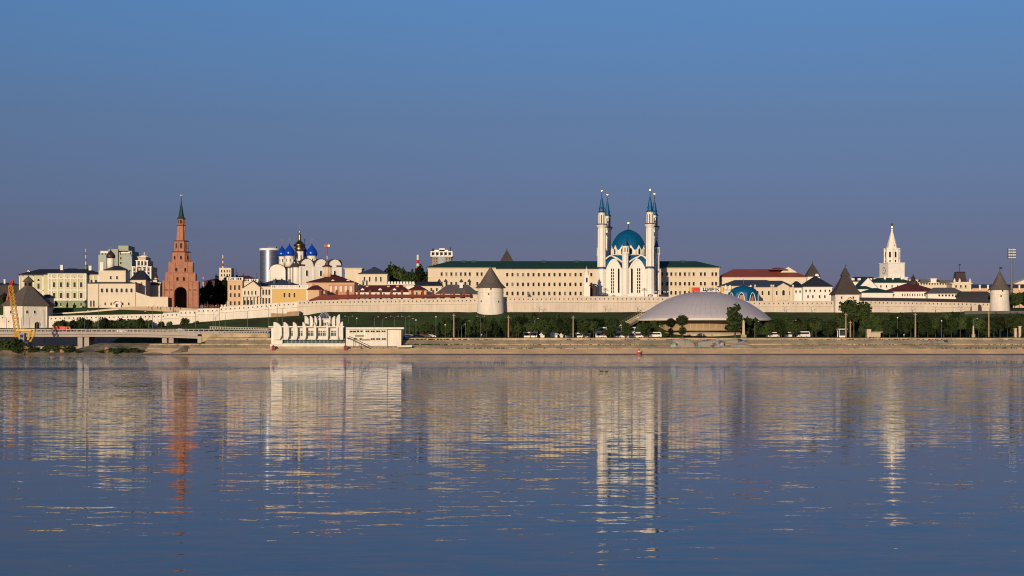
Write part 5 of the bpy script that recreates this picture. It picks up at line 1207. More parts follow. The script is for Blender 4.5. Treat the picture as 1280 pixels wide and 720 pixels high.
# floodlight mast
Y = 905; x = X(1264.5, Y); t = thing('floodlight_mast', 'tall stadium floodlight mast with lamp panel at the right edge', 'floodlight', (x, Y, 22)); zz = lambda p: Z(p, Y)
b = MB(); b.tube([(x, Y, 22), (x, Y, zz(350))], .75, .7, 10); b.tube([(x, Y, zz(350)), (x, Y, zz(323))], .55, .4, 10); b.build('mast', 'greym', t)
b = MB()
for p in (311.5, 314.5, 317.5, 320.5, 323.4): b.box(x-2.1, x+2.1, Y-.3, Y+.3, zz(p)-.1, zz(p)+.1)
for dx in (-2, 0, 2): b.box(x+dx-.1, x+dx+.1, Y-.25, Y+.35, zz(323.8), zz(310))
b.build('lamp_frame', 'darkm', t)
for p in (312, 315.3, 318.6, 321.9):
    for dx in (-1.6, -.5, .6, 1.6):
        b = MB((x+dx, Y-.5, 0)); b.box(-.42, .42, -.3, .1, zz(p)-.45, zz(p)+.4); b.m = 1; b.box(-.36, .36, -.34, -.302, zz(p)-.39, zz(p)+.34); b.build('floodlight', ['greym', 'lampglass'], t)
# parapet in front of the right round tower
b = MB(); b.box(X(1206, 838), X(1330, 838), 838, 839, 17, Z(388.6, 838)); o = b.build('parapet_wall', 'roofgr'); tag(o, 'low dark grey parapet below the right-hand round tower', 'wall')
t = thing('gatehouse', 'small pale kiosk with dark doorway against the wall near its right end', 'kiosk', (X(1223, 846), 846, 20)); b = MB(); Y = 845.5
b.box(X(1215, Y), X(1219, Y), Y, Y+3, 18, Z(382, Y)); b.box(X(1227.5, Y), X(1230, Y), Y, Y+3, 18, Z(384, Y)); b.box(X(1215, Y), X(1230, Y), Y+1.5, Y+3, 18, Z(384.5, Y)); b.build('wall', 'wallp', t); b = MB(); b.box(X(1223.5, Y), X(1227.4, Y), Y+.8, Y+1.45, 19, Z(381.3, Y)); b.build('door', 'shingled', t)

# ------------------------------------------------------------------ circus
def circus():
    Yc = 818; cx = X(880, Yc); r = 83/FPX*Yc; t = thing('circus', 'huge grey saucer-domed circus hall on a tan round base', 'circus', (cx, Yc, 7)); zz = lambda p: Z(p, Yc-r*.98); zt = Z(364.6, Yc)
    zr = Z(399, Yc)
    b = MB(); b.smooth = True; pr = [(r-1.2, zr-1.0), (r, zr-.6), (r, zr)]
    for i in range(1, 15):
        k = i/14; rr = r*(1-k); pr.append((max(rr, .01), zr+(zt-zr)*(1-(1-k)**2.15)**.97))
    b.lathe(cx, Yc, pr, 72, cap=False); b.build('dome', 'dome', t)
    b = MB()
    for k in range(72):
        a = 2*math.pi*k/72; b.tube([((rr+.0)*math.cos(a)+cx, (rr+.0)*math.sin(a)+Yc, z+.0) for rr, z in pr[2:-5]], .05, .03, 4)
    b.build('seam', mat('dome_seam', (.33, .30, .33), rough=.5), t)
    b = MB(); b.lathe(cx, Yc, [(r+.15, zr-.9), (r+.35, zr-.35), (r+.15, zr+.05)], 72, cap=False); b.build('rim', 'frame', t)
    b = MB(); b.smooth = True; rb = 59/FPX*Yc; b.lathe(cx, Yc, [(rb, 6.5), (rb, zr-1.5), (r-2, zr-1.05)], 72, cap=False); b.smooth = False
    for k in range(48):
        a = 2*math.pi*k/48; b.set((cx+rb*math.cos(a), Yc+rb*math.sin(a), a)); b.box(-.25, .12, -.2, .2, 6.5, zr-1.6)
    b.build('wall', mat('tan_stone_cladding', (.46, .33, .20), var=.15, streak=.1), t)
    b = MB(); b.lathe(cx, Yc, [(rb+.35, 9.4), (rb+.35, 10.8)], 72, cap=False); b.build('glazing_band', 'glass', t)
    b = MB(); b.lathe(cx, Yc, [(rb+3.5, 6.6), (rb+3.5, 9.3), (rb+4.2, 9.3), (rb+4.2, 9.8), (rb+.36, 9.8)], 72); b.build('entrance_ring', 'concl', t)
    for sg in (-1, 1):
        b = MB(); 
        for yy in (-6, 0, 6): b.tube([(cx+sg*(r-2), Yc+yy, zr-.9), (cx+sg*(rb+3), Yc+yy, 8)], .45, n=6)
        b.build('strut', 'conc', t)
    # roof sign
    xs0, xs1 = X(866, Yc-4), X(900.5, Yc-4); yS = Yc-4; z0, z1 = Z(364.6, yS), Z(359.3, yS)
    s = thing('circus_sign', 'long white roof sign reading ЦИРК with red end panel, on the circus dome', 'sign', ((xs0+xs1)/2, yS, z0-1))
    b = MB(); b.box(xs0+3.6, xs1, yS, yS+.5, z0, z1); b.build('panel', 'wpaint', s)
    b = MB(); b.box(xs0, xs0+3.58, yS, yS+.5, z0, z1); b.build('red_panel', mat('sign_red', (.62, .03, .02), rough=.5, var=.02), s)
    H0 = 0; M['sign_or'] = mat('sign_orange', (.75, .38, .06), rough=.5, var=.02)
    for xa in (X(861.5, yS), xs1+.15):
        b = MB(); b.lathe(xa+.85, yS+.25, [(.85, z0), (.85, z1)], 12); b.build('end_drum', 'sign_or', s)
    b = MB()
    for k in range(9): x = xs0+(xs1-xs0)*k/8; b.box(x-.1, x+.1, yS+.2, yS+.4, z0-1.6, z0)
    b.build('bracket', 'darkm', s)
    H = (z1-z0)*.80; zb = z0+(z1-z0)*.14; th = .44; x = xs0+5.0; w_ = 1.65; ga = .38
    def letter(fn, nm): 
        b = MB(); fn(b); b.build(nm, 'black', s)
    def bar(b, xa, za, xb, zb2, wd=th):
        d = Vector((xb-xa, zb2-za)); n = Vector((-d.y, d.x)).normalized()*wd/2
        b.extr([(xa-n.x, za-n.y), (xb-n.x, zb2-n.y), (xb+n.x, zb2+n.y), (xa+n.x, za+n.y)], yS-.14, yS-.002)
    def Ts(b): bar(b, x+th/2, zb, x+th/2, zb+H); bar(b, x+w_-th/2, zb, x+w_-th/2, zb+H); b.box(x+th, x+w_-th, yS-.138, yS-.002, zb, zb+th); b.box(x+w_, x+w_+.35, yS-.138, yS-.002, zb-.35, zb+th)
    letter(Ts, 'letter_tse'); x += w_+ga+.2
    def I(b): bar(b, x+th/2, zb, x+th/2, zb+H); bar(b, x+w_-th/2, zb, x+w_-th/2, zb+H); b.extr([(x+th, zb+H*.10), (x+th, zb+H*.38), (x+w_-th, zb+H*.90), (x+w_-th, zb+H*.62)], yS-.137, yS-.003)
    letter(I, 'letter_i'); x += w_+ga
    def Er(b):
        bar(b, x+th/2, zb, x+th/2, zb+H); zc = zb+H*.68; ro = H*.32; b.box(x+th, x+th+.5, yS-.138, yS-.003, zb+H-th*.8, zb+H); b.box(x+th, x+th+.5, yS-.138, yS-.003, zb+H*.36, zb+H*.36+th*.8)
        o_ = [(x+th+.5+ro*1.0*math.cos(R(a)), zc+ro*math.sin(R(a))) for a in range(-90, 91, 15)]; i_ = [(x+th+.5+(ro-th*.8)*math.cos(R(a)), zc+(ro-th*.8)*math.sin(R(a))) for a in range(-90, 91, 15)]
        for k in range(12): b.extr([o_[k], o_[k+1], i_[k+1], i_[k]], yS-.14, yS-.004)
    letter(Er, 'letter_er'); x += w_+ga
    def Ka(b): bar(b, x+th/2, zb, x+th/2, zb+H); b.extr([(x+th, zb+H*.42), (x+w_-.1, zb+H), (x+w_+.4, zb+H), (x+th+.2, zb+H*.42)][:4], yS-.138, yS-.003); b.extr([(x+th+.1, zb+H*.60), (x+w_-.1, zb), (x+w_+.45, zb), (x+th+.6, zb+H*.62)], yS-.136, yS-.005)
    letter(Ka, 'letter_ka')
circus()
def hill_stairs():
    Y = 806; t = thing('hill_stairs', 'long railed stairway climbing the grass slope left of the circus dome', 'stairs', (X(790, Y), Y, 9)); b = MB()
    p0, p1 = Vector((X(774, 790), 790, Z(409, 790))), Vector((X(806, 838), 838, Z(391, 838))); n = 26
    for i in range(n):
        a = p0+(p1-p0)*i/n; c_ = p0+(p1-p0)*(i+1)/n; b.box(a.x-1.5, c_.x+1.5, a.y, c_.y+.01, a.z-1.6, c_.z)
    b.build('steps', 'conc', t)
    for s_ in (-1.8, 1.8):
        b = MB(); b.tube([p0+Vector((s_, 0, 1.4)), p1+Vector((s_, 0, 1.4))], .1)
        for i in range(0, n+1, 2): q = p0+(p1-p0)*i/n; b.box(q.x+s_-.06, q.x+s_+.06, q.y-.06, q.y+.06, q.z-.3, q.z+1.4)
        b.build('handrail', mat('pinkish_rail', (.4, .2, .16)) if s_ < 0 else 'greym', t)
hill_stairs()

# ------------------------------------------------------------------ river terminal with concrete sails
def terminal():
    Y = 711; D = 22; t = thing('river_terminal', 'white river terminal with curved concrete fins like sails and glass pyramid', 'building', (X(385, Y), Y+10, 4)); zz = lambda p: Z(p, Y); k = Y/FPX
    b = MB(); b.box(X(339, Y), X(431, Y), Y, Y+D, 2.4, zz(430.2)); b.box(X(339, Y), X(432, Y), Y-3, Y-.02, 2.4, zz(433)); b.build('plinth', 'conc', t)
    b = MB()
    b.box(X(339, Y), X(353, Y), Y+.2, Y+D, zz(430.2), zz(409)); b.box(X(353, Y), X(428.5, Y), Y+1.2, Y+D, zz(424.4), zz(409)); b.box(X(353, Y), X(431, Y), Y+.6, Y+D, zz(430.2), zz(429.2)); b.box(X(336, Y), X(430, Y), Y-1.0, Y+D, zz(409.2), zz(407.6))
    b.box(X(353, Y), X(430.5, Y), Y+.3, Y+1.5, zz(424.6), zz(423.6)); b.box(X(339, Y), X(432, Y), Y-3.2, Y-.022, zz(433)+.002, zz(430.4)); b.build('wall', 'wpaint' if False else 'termw', t)
    b = MB(); b.box(X(353, Y), X(430, Y), Y+2.0, Y+D-2, zz(429.3), zz(424.3)); b.m = 1
    for px in lin(354, 429.5, 16): b.box(X(px, Y)-.05, X(px, Y)+.05, Y+1.85, Y+2.0, zz(429.3), zz(424.4))
    b.build('ground_floor_glazing', ['glassb', 'framew'], t)
    for px, w_ in ((363.5, 5), (375.2, 8), (389.3, 11), (403, 12), (417.2, 9)): 
        b = MB(); b.box(X(px-w_/2, Y), X(px+w_/2, Y), Y+1.0, Y+1.3, zz(420.2), zz(413)); b.m = 1
        for q in lin(px-w_/2, px+w_/2, max(3, int(w_/2.4))): b.box(X(q, Y)-.1, X(q, Y)+.1, Y+.85, Y+.99, zz(420.4), zz(412.8))
        for p in (412.9, 415.2, 420.3): b.box(X(px-w_/2, Y), X(px+w_/2, Y), Y+.86, Y+.98, zz(p)-.12, zz(p)+.12)
        b.build('window', ['glassb', 'framew'], t)
    b = MB(); b.box(X(381, Y), X(422, Y), Y+6, Y+D-3, zz(407.7), zz(399.5)); b.box(X(379, Y), X(424, Y), Y+5, Y+D-2, zz(399.4), zz(398)); b.build('third_storey', 'termw', t)
    b = MB(); b.box(X(389, Y), X(409, Y), Y+5.8, Y+6.02, zz(406.8), zz(403)); b.m = 1
    for px in lin(389, 409, 8): b.box(X(px, Y)-.1, X(px, Y)+.1, Y+5.6, Y+5.8, zz(406.8), zz(403))
    b.build('window', ['glassb', 'framew'], t)
    # curved fins: thick concrete blades like sails, high at one side and rounding down to the other
    def fin(px, wpx, p0, p1, y, lean=1, ang=0.0):
        b = MB((X(px, Y), y, ang)); w_ = wpx*k*lean; z0, z1 = zz(p0), zz(p1); zs = z0+(z1-z0)*.55; out = [(0, z0), (w_*.75, z0), (w_, z0+(z1-z0)*.25), (w_, zs)]
        for i in range(1, 10): a_ = math.pi/2*i/9; out.append((w_*math.cos(a_), zs+(z1-zs)*math.sin(a_)))
        b.extr(out, -1.5, .25); b.build('sail_fin', 'termw', t)
    for px, w_ in ((342.8, 10.5), (355.3, 7), (367, 6), (379, 4.5), (393, 3.0), (408.5, 2.6)): fin(px, w_, 424.6, 402.6, Y+.4, 1, R(-6))
    for px, w_ in ((422.8, 3.0), (428.5, 5)): fin(px, w_, 424.6, 402.0, Y+.4, -1, R(6))
    for px, w_ in ((380, 5.2), (386.5, 4.0), (392.5, 3.0), (398.5, 2.0)): fin(px, w_, 408, 394.8, Y+4.8, 1, R(-6))
    for px, w_ in ((411.5, 2.4), (417.5, 4.4), (423.5, 4.6)): fin(px, w_, 408, 394.8 if px < 420 else 392.8, Y+4.8, -1, R(6))
    b = MB(); x, y = X(401.3, Y), Y+13; h0, h1 = zz(399), zz(389.3); w_ = 3.6
    for i in range(5):
        q = -w_+2*w_*i/4
        for a, c_ in (((q, -w_), (q*.2, 0)), ((q, w_), (q*.2, 0)), ((-w_, q), (0, q*.2)), ((w_, q), (0, q*.2))): b.tube([(x+a[0], y+a[1], h0), (x+c_[0], y+c_[1], h1)], .11, n=4)
    b.build('pyramid_frame', 'gpaint', t)
    b = MB(); b.lathe(x, y, [(w_*1.38, h0), (.25, h1-.2)], 4, math.pi/4); b.build('skylight', 'glasst', t)
terminal()
def annexe():
    Y = 709; t = thing('annexe', 'two-storey white annexe with flat overhanging roof, right of the finned terminal', 'building', (X(468, Y), Y+8, 4)); zz = lambda p: Z(p, Y)
    b = MB(); b.box(X(432.3, Y), X(484, Y), Y, Y+16, 3, zz(411.5)); b.box(X(432.3, Y), X(501.5, Y), Y+.7, Y+16, 3, zz(432)); 
    b.build('wall', 'termw', t)
    b = MB(); b.box(X(484, Y)+.01, X(501.3, Y), Y+.8, Y+15.9, zz(432), zz(411.6)); b.build('side_wall', 'wallw', t)
    b = MB(); b.box(X(432.6, Y), X(505, Y), Y-1, Y+17, zz(411.4), zz(409.2)); b.build('roof_slab', 'termw', t)
    b = MB()
    for px, w_, p in [(441, 8, 414.4), (447.5, 3, 414.1), (452, 3, 414.1)]+[(459.3+i*6.7, 5, 414.2) for i in range(4)]+[(444, 4, 423.6), (451, 3, 423.8)]+[(466+i*6.9, 5, 423.8) for i in range(3)]: 
        win(t, (0, 0, 0), X(px, Y), Y-.04, zz(p), w_*Y/FPX, .75, 'sq', 'termw')
    for px, w_, p in ((449.5, 11, 419.7), (457.5, 11, 424.6)):
        b = MB(); x0, x1 = X(px-w_/2, Y), X(px+w_/2, Y); q = x0; rr = random.Random(int(px))
        b.box(x0, x1, Y-.14, Y-.005, zz(p)-.42, zz(p)+.32); b.build('sign_board', M.setdefault('olive', mat('olive_lettering', (.30, .26, .12))), t)
    b = MB(); pts = [(X(437, Y), zz(422)), (X(463.5, Y), zz(434.5))]; n = 20
    for i in range(n): 
        xa = pts[0][0]+(pts[1][0]-pts[0][0])*i/n; xb = pts[0][0]+(pts[1][0]-pts[0][0])*(i+1)/n; za = pts[0][1]+(pts[1][1]-pts[0][1])*(i)/n; b.box(xa, xb, Y-2.4, Y-.7, za-.6, za-.3)
    b.tube([(pts[0][0], Y-2.4, pts[0][1]+.6), (pts[1][0], Y-2.4, pts[1][1]+.6)], .12); b.box(X(434, Y), X(437.2, Y), Y-2.4, Y-.02, zz(422)-.4, zz(422)); 
    for i in (4, 10, 15): q = i/n; xx = pts[0][0]+(pts[1][0]-pts[0][0])*q; b.box(xx-.1, xx+.1, Y-2.2, Y-2, 3, pts[0][1]+(pts[1][1]-pts[0][1])*q)
    b.build('outer_stairs', 'darkm', t)
    b = MB(); x = X(432, Y)
    while x < X(502, Y): b.box(x, x+.25, Y-1.25, Y-1, 3, zz(433)); x += 1.6
    b.box(X(431, Y), X(502, Y), Y-1.3, Y-.95, zz(433), zz(432.2)); b.build('railing', 'bridgec', t)
annexe()
def shed(px, label):
    Y = 705; x = X(px, Y); z0 = Z(437.2, Y); t = thing('shed', label, 'shed', (x, Y, z0), 'red sheds by the terminal')
    b = MB(); b.box(x-.65, x+.65, Y-.65, Y+.65, z0-1.2, z0+1.2); b.build('wall', 'roofrr', t); b = MB(); b.lathe(x, Y, [(1.25, z0+1.2), (.05, z0+2.1)], 4, math.pi/4); b.build('roof', 'roofrr', t); b = MB(); b.box(x-.3, x+.3, Y-.7, Y-.65, z0, z0+1.1); b.build('door', 'brickd', t)
shed(341.7, 'small red hut with pointed roof at the left foot of the finned terminal'); shed(431.8, 'small red hut with pointed roof between the finned terminal and the annexe')
# ================================================================== TREES AND BUSHES
HIDE = []
def leaf_mesh(name, m, lobes, n, size, seed, flat=.55):
    rnd = random.Random(seed); v = []; f = []; wts = [l[3]*l[4]*l[5] for l in lobes]; tot = sum(wts)
    for (x, y, z, rx, ry, rz), w_ in zip(lobes, wts):
        for _ in range(max(8, int(n*w_/tot))):
            d = Vector((rnd.gauss(0, 1), rnd.gauss(0, 1), rnd.gauss(0, 1))).normalized(); r = rnd.random()**.38*rnd.uniform(.86, 1.14)
            c = Vector((x+d.x*rx*r, y+d.y*ry*r, z+d.z*rz*r)); s = size*rnd.uniform(.6, 1.5)
            nn = (d+Vector((rnd.gauss(0, .6), rnd.gauss(0, .6), rnd.gauss(.3, .5)))).normalized(); a = nn.cross(Vector((rnd.gauss(0, 1), rnd.gauss(0, 1), rnd.gauss(0, 1)))).normalized(); b_ = nn.cross(a)
            k = len(v); v += [c-a*s*.5-b_*s*.15, c+b_*s*flat*.7-a*s*.1, c+a*s*.55+b_*s*.1, c-b_*s*flat*.6+a*s*.1]; f.append((k, k+1, k+2, k+3))
    me = bpy.data.meshes.new(name); me.from_pydata([tuple(p) for p in v], [], f); me.materials.append(M[m]); return me
def trunk_mesh(name, h, r, seed, limbs=5, spread=1.6):
    rnd = random.Random(seed); b = MB(); top = (rnd.uniform(-.2, .2), rnd.uniform(-.2, .2), h*.8); b.tube([(0, 0, -.8), (0, 0, h*.35), top], r, r*.35, 7)
    for i in range(limbs):
        a = 2*math.pi*i/limbs+rnd.uniform(-.3, .3); z0 = h*rnd.uniform(.3, .6); s = spread*rnd.uniform(.7, 1.2)
        b.tube([(0, 0, z0), (math.cos(a)*s*.5, math.sin(a)*s*.5, z0+h*.14), (math.cos(a)*s, math.sin(a)*s, z0+h*.22)], r*.4, r*.12, 5)
    ob = b.build(name, 'bark'); me = ob.data; bpy.data.objects.remove(ob); return me
PROTO = {}
def protos():
    rnd = random.Random(21)
    for i in range(5):      # round crowned, 10 m tall
        L_ = [(0, 0, 6.4, 2.6, 2.6, 2.6)]+[(rnd.uniform(-2, 2), rnd.uniform(-2, 2), rnd.uniform(2.6, 8.4), rnd.uniform(1.2, 2.1), rnd.uniform(1.2, 2.1), rnd.uniform(1.1, 1.8)) for _ in range(10)]
        PROTO['round%d' % i] = (leaf_mesh('crown', 'leaf' if i % 2 else 'leaf2', L_, 2300, .70, 30+i), trunk_mesh('trunk', 9, .26, 40+i))
    for i in range(3):      # tall narrow
        L_ = [(rnd.uniform(-.6, .6), rnd.uniform(-.6, .6), 3+q*1.0, 1.9-.18*abs(q-2)-.1*q, 1.9-.12*q, 1.3) for q in range(7)]+[(rnd.uniform(-1.5, 1.5), rnd.uniform(-1.5, 1.5), rnd.uniform(3, 7), 1, 1, 1.2) for _ in range(4)]
        PROTO['tall%d' % i] = (leaf_mesh('crown', 'leaf', L_, 2100, .62, 50+i), trunk_mesh('trunk', 8, .22, 60+i, spread=1.0))
    for i in range(2):      # conifer
        L_ = [(0, 0, 1.4+q*1.1, 2.5-.31*q, 2.5-.31*q, .75) for q in range(8)]
        PROTO['conifer%d' % i] = (leaf_mesh('crown', 'spruce', L_, 1900, .55, 70+i, .3), trunk_mesh('trunk', 9.5, .2, 80+i, 0))
    for i in range(3):      # shrub 3 m
        L_ = [(rnd.uniform(-1.3, 1.3), rnd.uniform(-.8, .8), rnd.uniform(.7, 1.6), rnd.uniform(.9, 1.3), 1.0, rnd.uniform(.8, 1.2)) for _ in range(6)]
        PROTO['bush%d' % i] = (leaf_mesh('crown', 'leaf' if i else 'leaf2', L_, 1000, .46, 90+i), trunk_mesh('trunk', 1.8, .1, 95+i, 4, .9))
    for i in range(3):      # pale riverside scrub
        L_ = [(rnd.uniform(-2.2, 2.2), rnd.uniform(-.8, .8), rnd.uniform(.3, 1.3), rnd.uniform(.8, 1.3), 1.0, rnd.uniform(.5, 1.0)) for _ in range(7)]
        PROTO['scrub%d' % i] = (leaf_mesh('crown', 'scrub', L_, 1100, .36, 190+i, .35), trunk_mesh('trunk', 1.2, .08, 195+i, 4, .9))
    # clipped tree: a ball over a smaller ball
    PROTO['clipped0'] = (leaf_mesh('crown', 'leaf', [(0, 0, 7.3, 2.3, 2.3, 2.2), (0, 0, 3.0, 1.5, 1.5, 1.9)], 2200, .46, 300), trunk_mesh('trunk', 8, .22, 301, 0))
    PROTO['bare0'] = (leaf_mesh('crown', 'leaf2', [(-1.2, 0, 6, .8, .8, .8), (1.4, 0, 6.6, .9, .8, .9), (0, 0, 7.4, .9, .8, .7)], 160, .45, 310), trunk_mesh('trunk', 8.5, .22, 311, 7, 2.4))
protos()
SRC = {}
def plant(kind, x, y, h, wf=1.0, rz=0.0, label='', name='tree', cat='tree', group=None, z=None):
    base = {'r': 9.4, 't': 10.4, 'c': 10.0, 'b': 2.4, 's': 2.0}[kind[0]] if not kind.startswith(('clipped', 'bare', 'bush', 'scrub')) else {'clipped0': 9.5, 'bare0': 8.8}.get(kind, 2.7 if kind[0] == 'b' else 2.1)
    z = G(x, y) if z is None else z; s = h/base
    if kind not in SRC:
        o = bpy.data.objects.new(name, None); COL.objects.link(o); cm, tm = PROTO[kind]
        for nm, me in (('crown', cm), ('trunk', tm)):
            c = bpy.data.objects.new(nm, me); COL.objects.link(c); c.parent = o
        SRC[kind] = o
    else:
        src = SRC[kind]; o = src.copy(); o.name = name; COL.objects.link(o)
        for ch in list(src.children): c = ch.copy(); COL.objects.link(c); c.parent = o
    o.location = (x, y, z-.1); o.rotation_euler = (0, 0, rz); o.scale = (s*wf, s*wf, s)
    o['label'] = label; o['category'] = cat
    if 'group' in o: del o['group']
    if group: o['group'] = group
    OFF[o.name] = Vector((0, 0, 0)); return o
ORD = ['', 'second', 'third', 'fourth', 'fifth', 'sixth', 'seventh', 'eighth', 'ninth', 'tenth', 'eleventh', 'twelfth', 'thirteenth', 'fourteenth', 'fifteenth', 'sixteenth', 'seventeenth', 'eighteenth', 'nineteenth', 'twentieth']
SEG = [(500, 597, 'below the long red wall roof'), (597, 634, 'below the round grey-coned tower'), (634, 716, 'between the two tall wooden poles'), (716, 800, 'below the mosque'), (800, 965, 'in front of the circus'), (965, 1040, 'right of the circus'), (1040, 1075, 'below the square hip-roofed tower'), (1075, 1145, 'below the clock tower'), (1145, 1237, 'between the two rightmost wooden poles'), (1237, 1400, 'below the right-hand round tower')]
def seg(px):
    for a, b, s_ in SEG:
        if a <= px < b: return s_
    return SEG[-1][2] if px > 1000 else SEG[0][2]
def plant_rows():
    rnd = random.Random(77); rows = {}
    items = []
    # top outline of the tree belt: photo row of the crowns by column
    front = [(505, 411), (540, 405), (560, 400), (600, 398), (640, 397), (655, 393), (700, 398), (740, 399), (775, 399)]
    def belt(px0, px1, Y, tops, step, kinds, tag_):
        px = px0
        while px < px1:
            top = lerp_pts(tops, px)+rnd.uniform(-2.5, 4.5); x = X(px, Y); yy = Y+rnd.uniform(-3, 3); z = G(x, yy); h = max(3.5, Z(top, yy)-z)
            items.append((px, yy, h, rnd.choice(kinds), tag_)); px += step*rnd.uniform(.75, 1.25)
    belt(512, 782, 770, front, 10.5, ['round0', 'round1', 'round2', 'round3', 'tall0', 'round4'], 'front')
    belt(535, 775, 792, [(535, 400), (600, 394), (660, 388), (700, 394), (780, 397)], 13, ['round1', 'round3', 'tall1', 'tall2'], 'back')
    belt(966, 1044, 765, [(966, 400), (1000, 398), (1044, 399)], 9.5, ['round0', 'round1', 'round2', 'round3'], 'front')
    belt(1085, 1292, 765, [(1085, 396), (1120, 393), (1200, 395), (1292, 392)], 9.5, ['round0', 'round1', 'round2', 'round3', 'tall0', 'round4'], 'front')
    belt(1072, 1292, 790, [(1072, 394), (1150, 392), (1292, 391)], 12, ['round1', 'round4', 'tall1'], 'back')
    belt(968, 1046, 788, [(968, 398), (1046, 396)], 14, ['round1', 'round4'], 'back')
    items.sort()
    cnt = {}
    for px, yy, h, kd, tg in items:
        s_ = seg(px); key = (s_, tg); cnt[key] = cnt.get(key, 0)+1; n = cnt[key]
        look = 'promenade tree' if tg == 'front' else 'slope tree behind the front row'
        o_ = (ORD[n-1] if n > 1 else 'first')+' from left'
        lab = look+' '+s_+', '+o_
        wide = 1.0 if kd[0] == 'r' else .95
        plant(kd, X(px, yy), yy, h, wide*max(.8, min(1.25, 8.5/h)), rnd.uniform(0, 6.28), lab, 'promenade_tree', 'tree', 'trees along the promenade')
plant_rows()
big = [('tall0', 919, 745, 378.0, 1.5, 'big pointed dark tree standing in front of the circus base'), ('round1', 933, 760, 396, .9, 'round tree just right of the big pointed tree at the circus'), ('round3', 945, 768, 398, .9, 'round tree under the right rim of the circus dome'),
 ('clipped0', 838.5, 748, 397.5, 1.25, 'clipped two-ball tree in front of the circus, lower left one'), ('clipped0', 853, 742, 393.5, 1.35, 'clipped two-ball tree in front of the circus, taller right one'), ('round2', 815, 752, 400, .8, 'dark round tree at the left foot of the circus dome'), ('bare0', 825, 750, 401, .9, 'thin half-bare tree between two dark trees left of the circus wall'),
 ('round0', 1067, 772, 374.5, 1.15, 'very large round tree right below the square hip-roofed tower'), ('round2', 1052, 766, 391, 1.0, 'medium round tree at the left foot of the very large round tree'), ('round4', 1082, 768, 390, 1.0, 'medium round tree at the right foot of the very large round tree'), ('tall1', 656, 800, 390, .9, 'sparse tall tree with pale branches on the slope, right of the round tower')]
for kd, px, yy, top, wf, lab in big:
    x = X(px, yy); z = G(x, yy); h = Z(top, yy)-z; plant(kd, x, yy, h, wf*{'c': .8}.get(kd[0], .92 if h > 12 else 1), px*.7, lab, 'tree', 'tree')
FR = [(648, 735, 405, 'dark tree left of the open white pavilion'), (783, 738, 403, 'dark tree partly hiding the wide riverside cafe'), (806, 736, 402, 'dark tree at the right end of the low cafe wing'), (958, 738, 403, 'dark tree left of the leftmost minibus right of the circus'), (663, 735, 403, 'dark tree directly before the open white pavilion'), (684, 735, 402, 'dark tree in the gap left of the widest white tent'), (705, 735, 403, 'dark tree left of the wooden pole below the mosque'), (729.5, 735, 400, 'dark round tree hiding part of the small kiosk with legs'), (742, 735, 400.5, 'dark round tree touching the left side of the two-deck kiosk'), (763, 735, 399, 'broad dark tree between the two-deck kiosk and the riverside cafe'), (975, 736, 402, 'dark tree before the leftmost minibus right of the circus'), (993, 736, 404, 'dark tree in front of the long white bus'), (1020, 736, 400, 'dark wide tree right of the long white bus'), (1035, 736, 402, 'dark wide tree left of the small tan stall'), (1112, 736, 399, 'dark tree immediately right of the tan stone kiosk'), (520, 770, 407, 'low round tree behind the parked cars, left'), (534, 770, 404, 'low round tree behind the parked cars, right')]
for i, (px, yy, top, lab) in enumerate(FR):
    x = X(px, yy); z = G(x, yy); h = Z(top, yy)-z; plant(['round0', 'round3', 'round1', 'round4'][i % 4], x, yy, h, 1.05, i*1.3, lab, 'tree', 'tree')
def fill(spec, label_fmt, name, cat, group, kinds, seed, zf=None):
    rnd = random.Random(seed)
    for i, (px, yy, top, wf) in enumerate(spec):
        x = X(px, yy); z = (zf or G)(x, yy); h = max(1.0, Z(top, yy)-z)
        o_ = 'leftmost' if i == 0 else (ORD[i]+' from the left'); plant(kinds[i % len(kinds)], x, yy, h, wf, rnd.uniform(0, 6.28), label_fmt+', '+o_, name, cat, group, z=z)
fill([(93+i*9.3, 838, [398, 396, 397, 399, 396, 398, 395.5, 398, 397, 395, 399][i], .8) for i in range(11)], 'dark shrub against the low white wall below the church', 'wall_shrub', 'shrub', 'shrubs along the low white wall', ['bush0', 'bush1', 'bush2'], 5)
fill([(202, 836, 401, .9), (212, 836, 400.5, .8), (231, 838, 396.5, .8), (247, 838, 400, .8)], 'dark shrub at the wall foot below the brick tower', 'wall_shrub', 'shrub', 'shrubs below the brick tower', ['bush1', 'bush0'], 6)
fill([(72, 832, 399, 1.0), (78, 834, 398, 1.0), (84, 834, 400.5, .9)], 'dark bush on the road behind the red truck', 'wall_shrub', 'shrub', 'bushes behind the red truck', ['bush2', 'bush0'], 7)
fill([(64, 885, 373, .7), (70, 882, 376, .7), (84, 880, 373.5, .62), (93, 884, 380, .7), (104, 882, 382, .7)], 'dark tree below the green palace', 'tree', 'tree', 'trees below the palace', ['round1', 'round3', 'conifer0', 'bush1', 'bush2'], 8)
fill([(173, 925, 362, .62), (180, 922, 359.5, .62), (187, 925, 358, .62), (194, 925, 360, .62), (200, 926, 364, .6)], 'dark tree left of the brick tower', 'tree', 'tree', 'trees left of the brick tower', ['round1', 'round3', 'round2'], 9)
fill([(254, 920, 358, .6), (261, 925, 352, .62), (268, 922, 356, .62), (272, 930, 343, .62), (279, 925, 349, .6), (283, 940, 346, .55)], 'dark tree between the brick tower and the peach house', 'tree', 'tree', 'trees right of the brick tower', ['round1', 'round3', 'tall1', 'tall0'], 10)
fill([(290, 960, 341, .4), (296, 965, 333.5, .42), (304, 960, 340, .4), (321, 965, 339, .36)], 'dark spruce behind the tall peach house', 'conifer', 'tree', 'spruces behind the peach house', ['conifer0', 'conifer1'], 11)
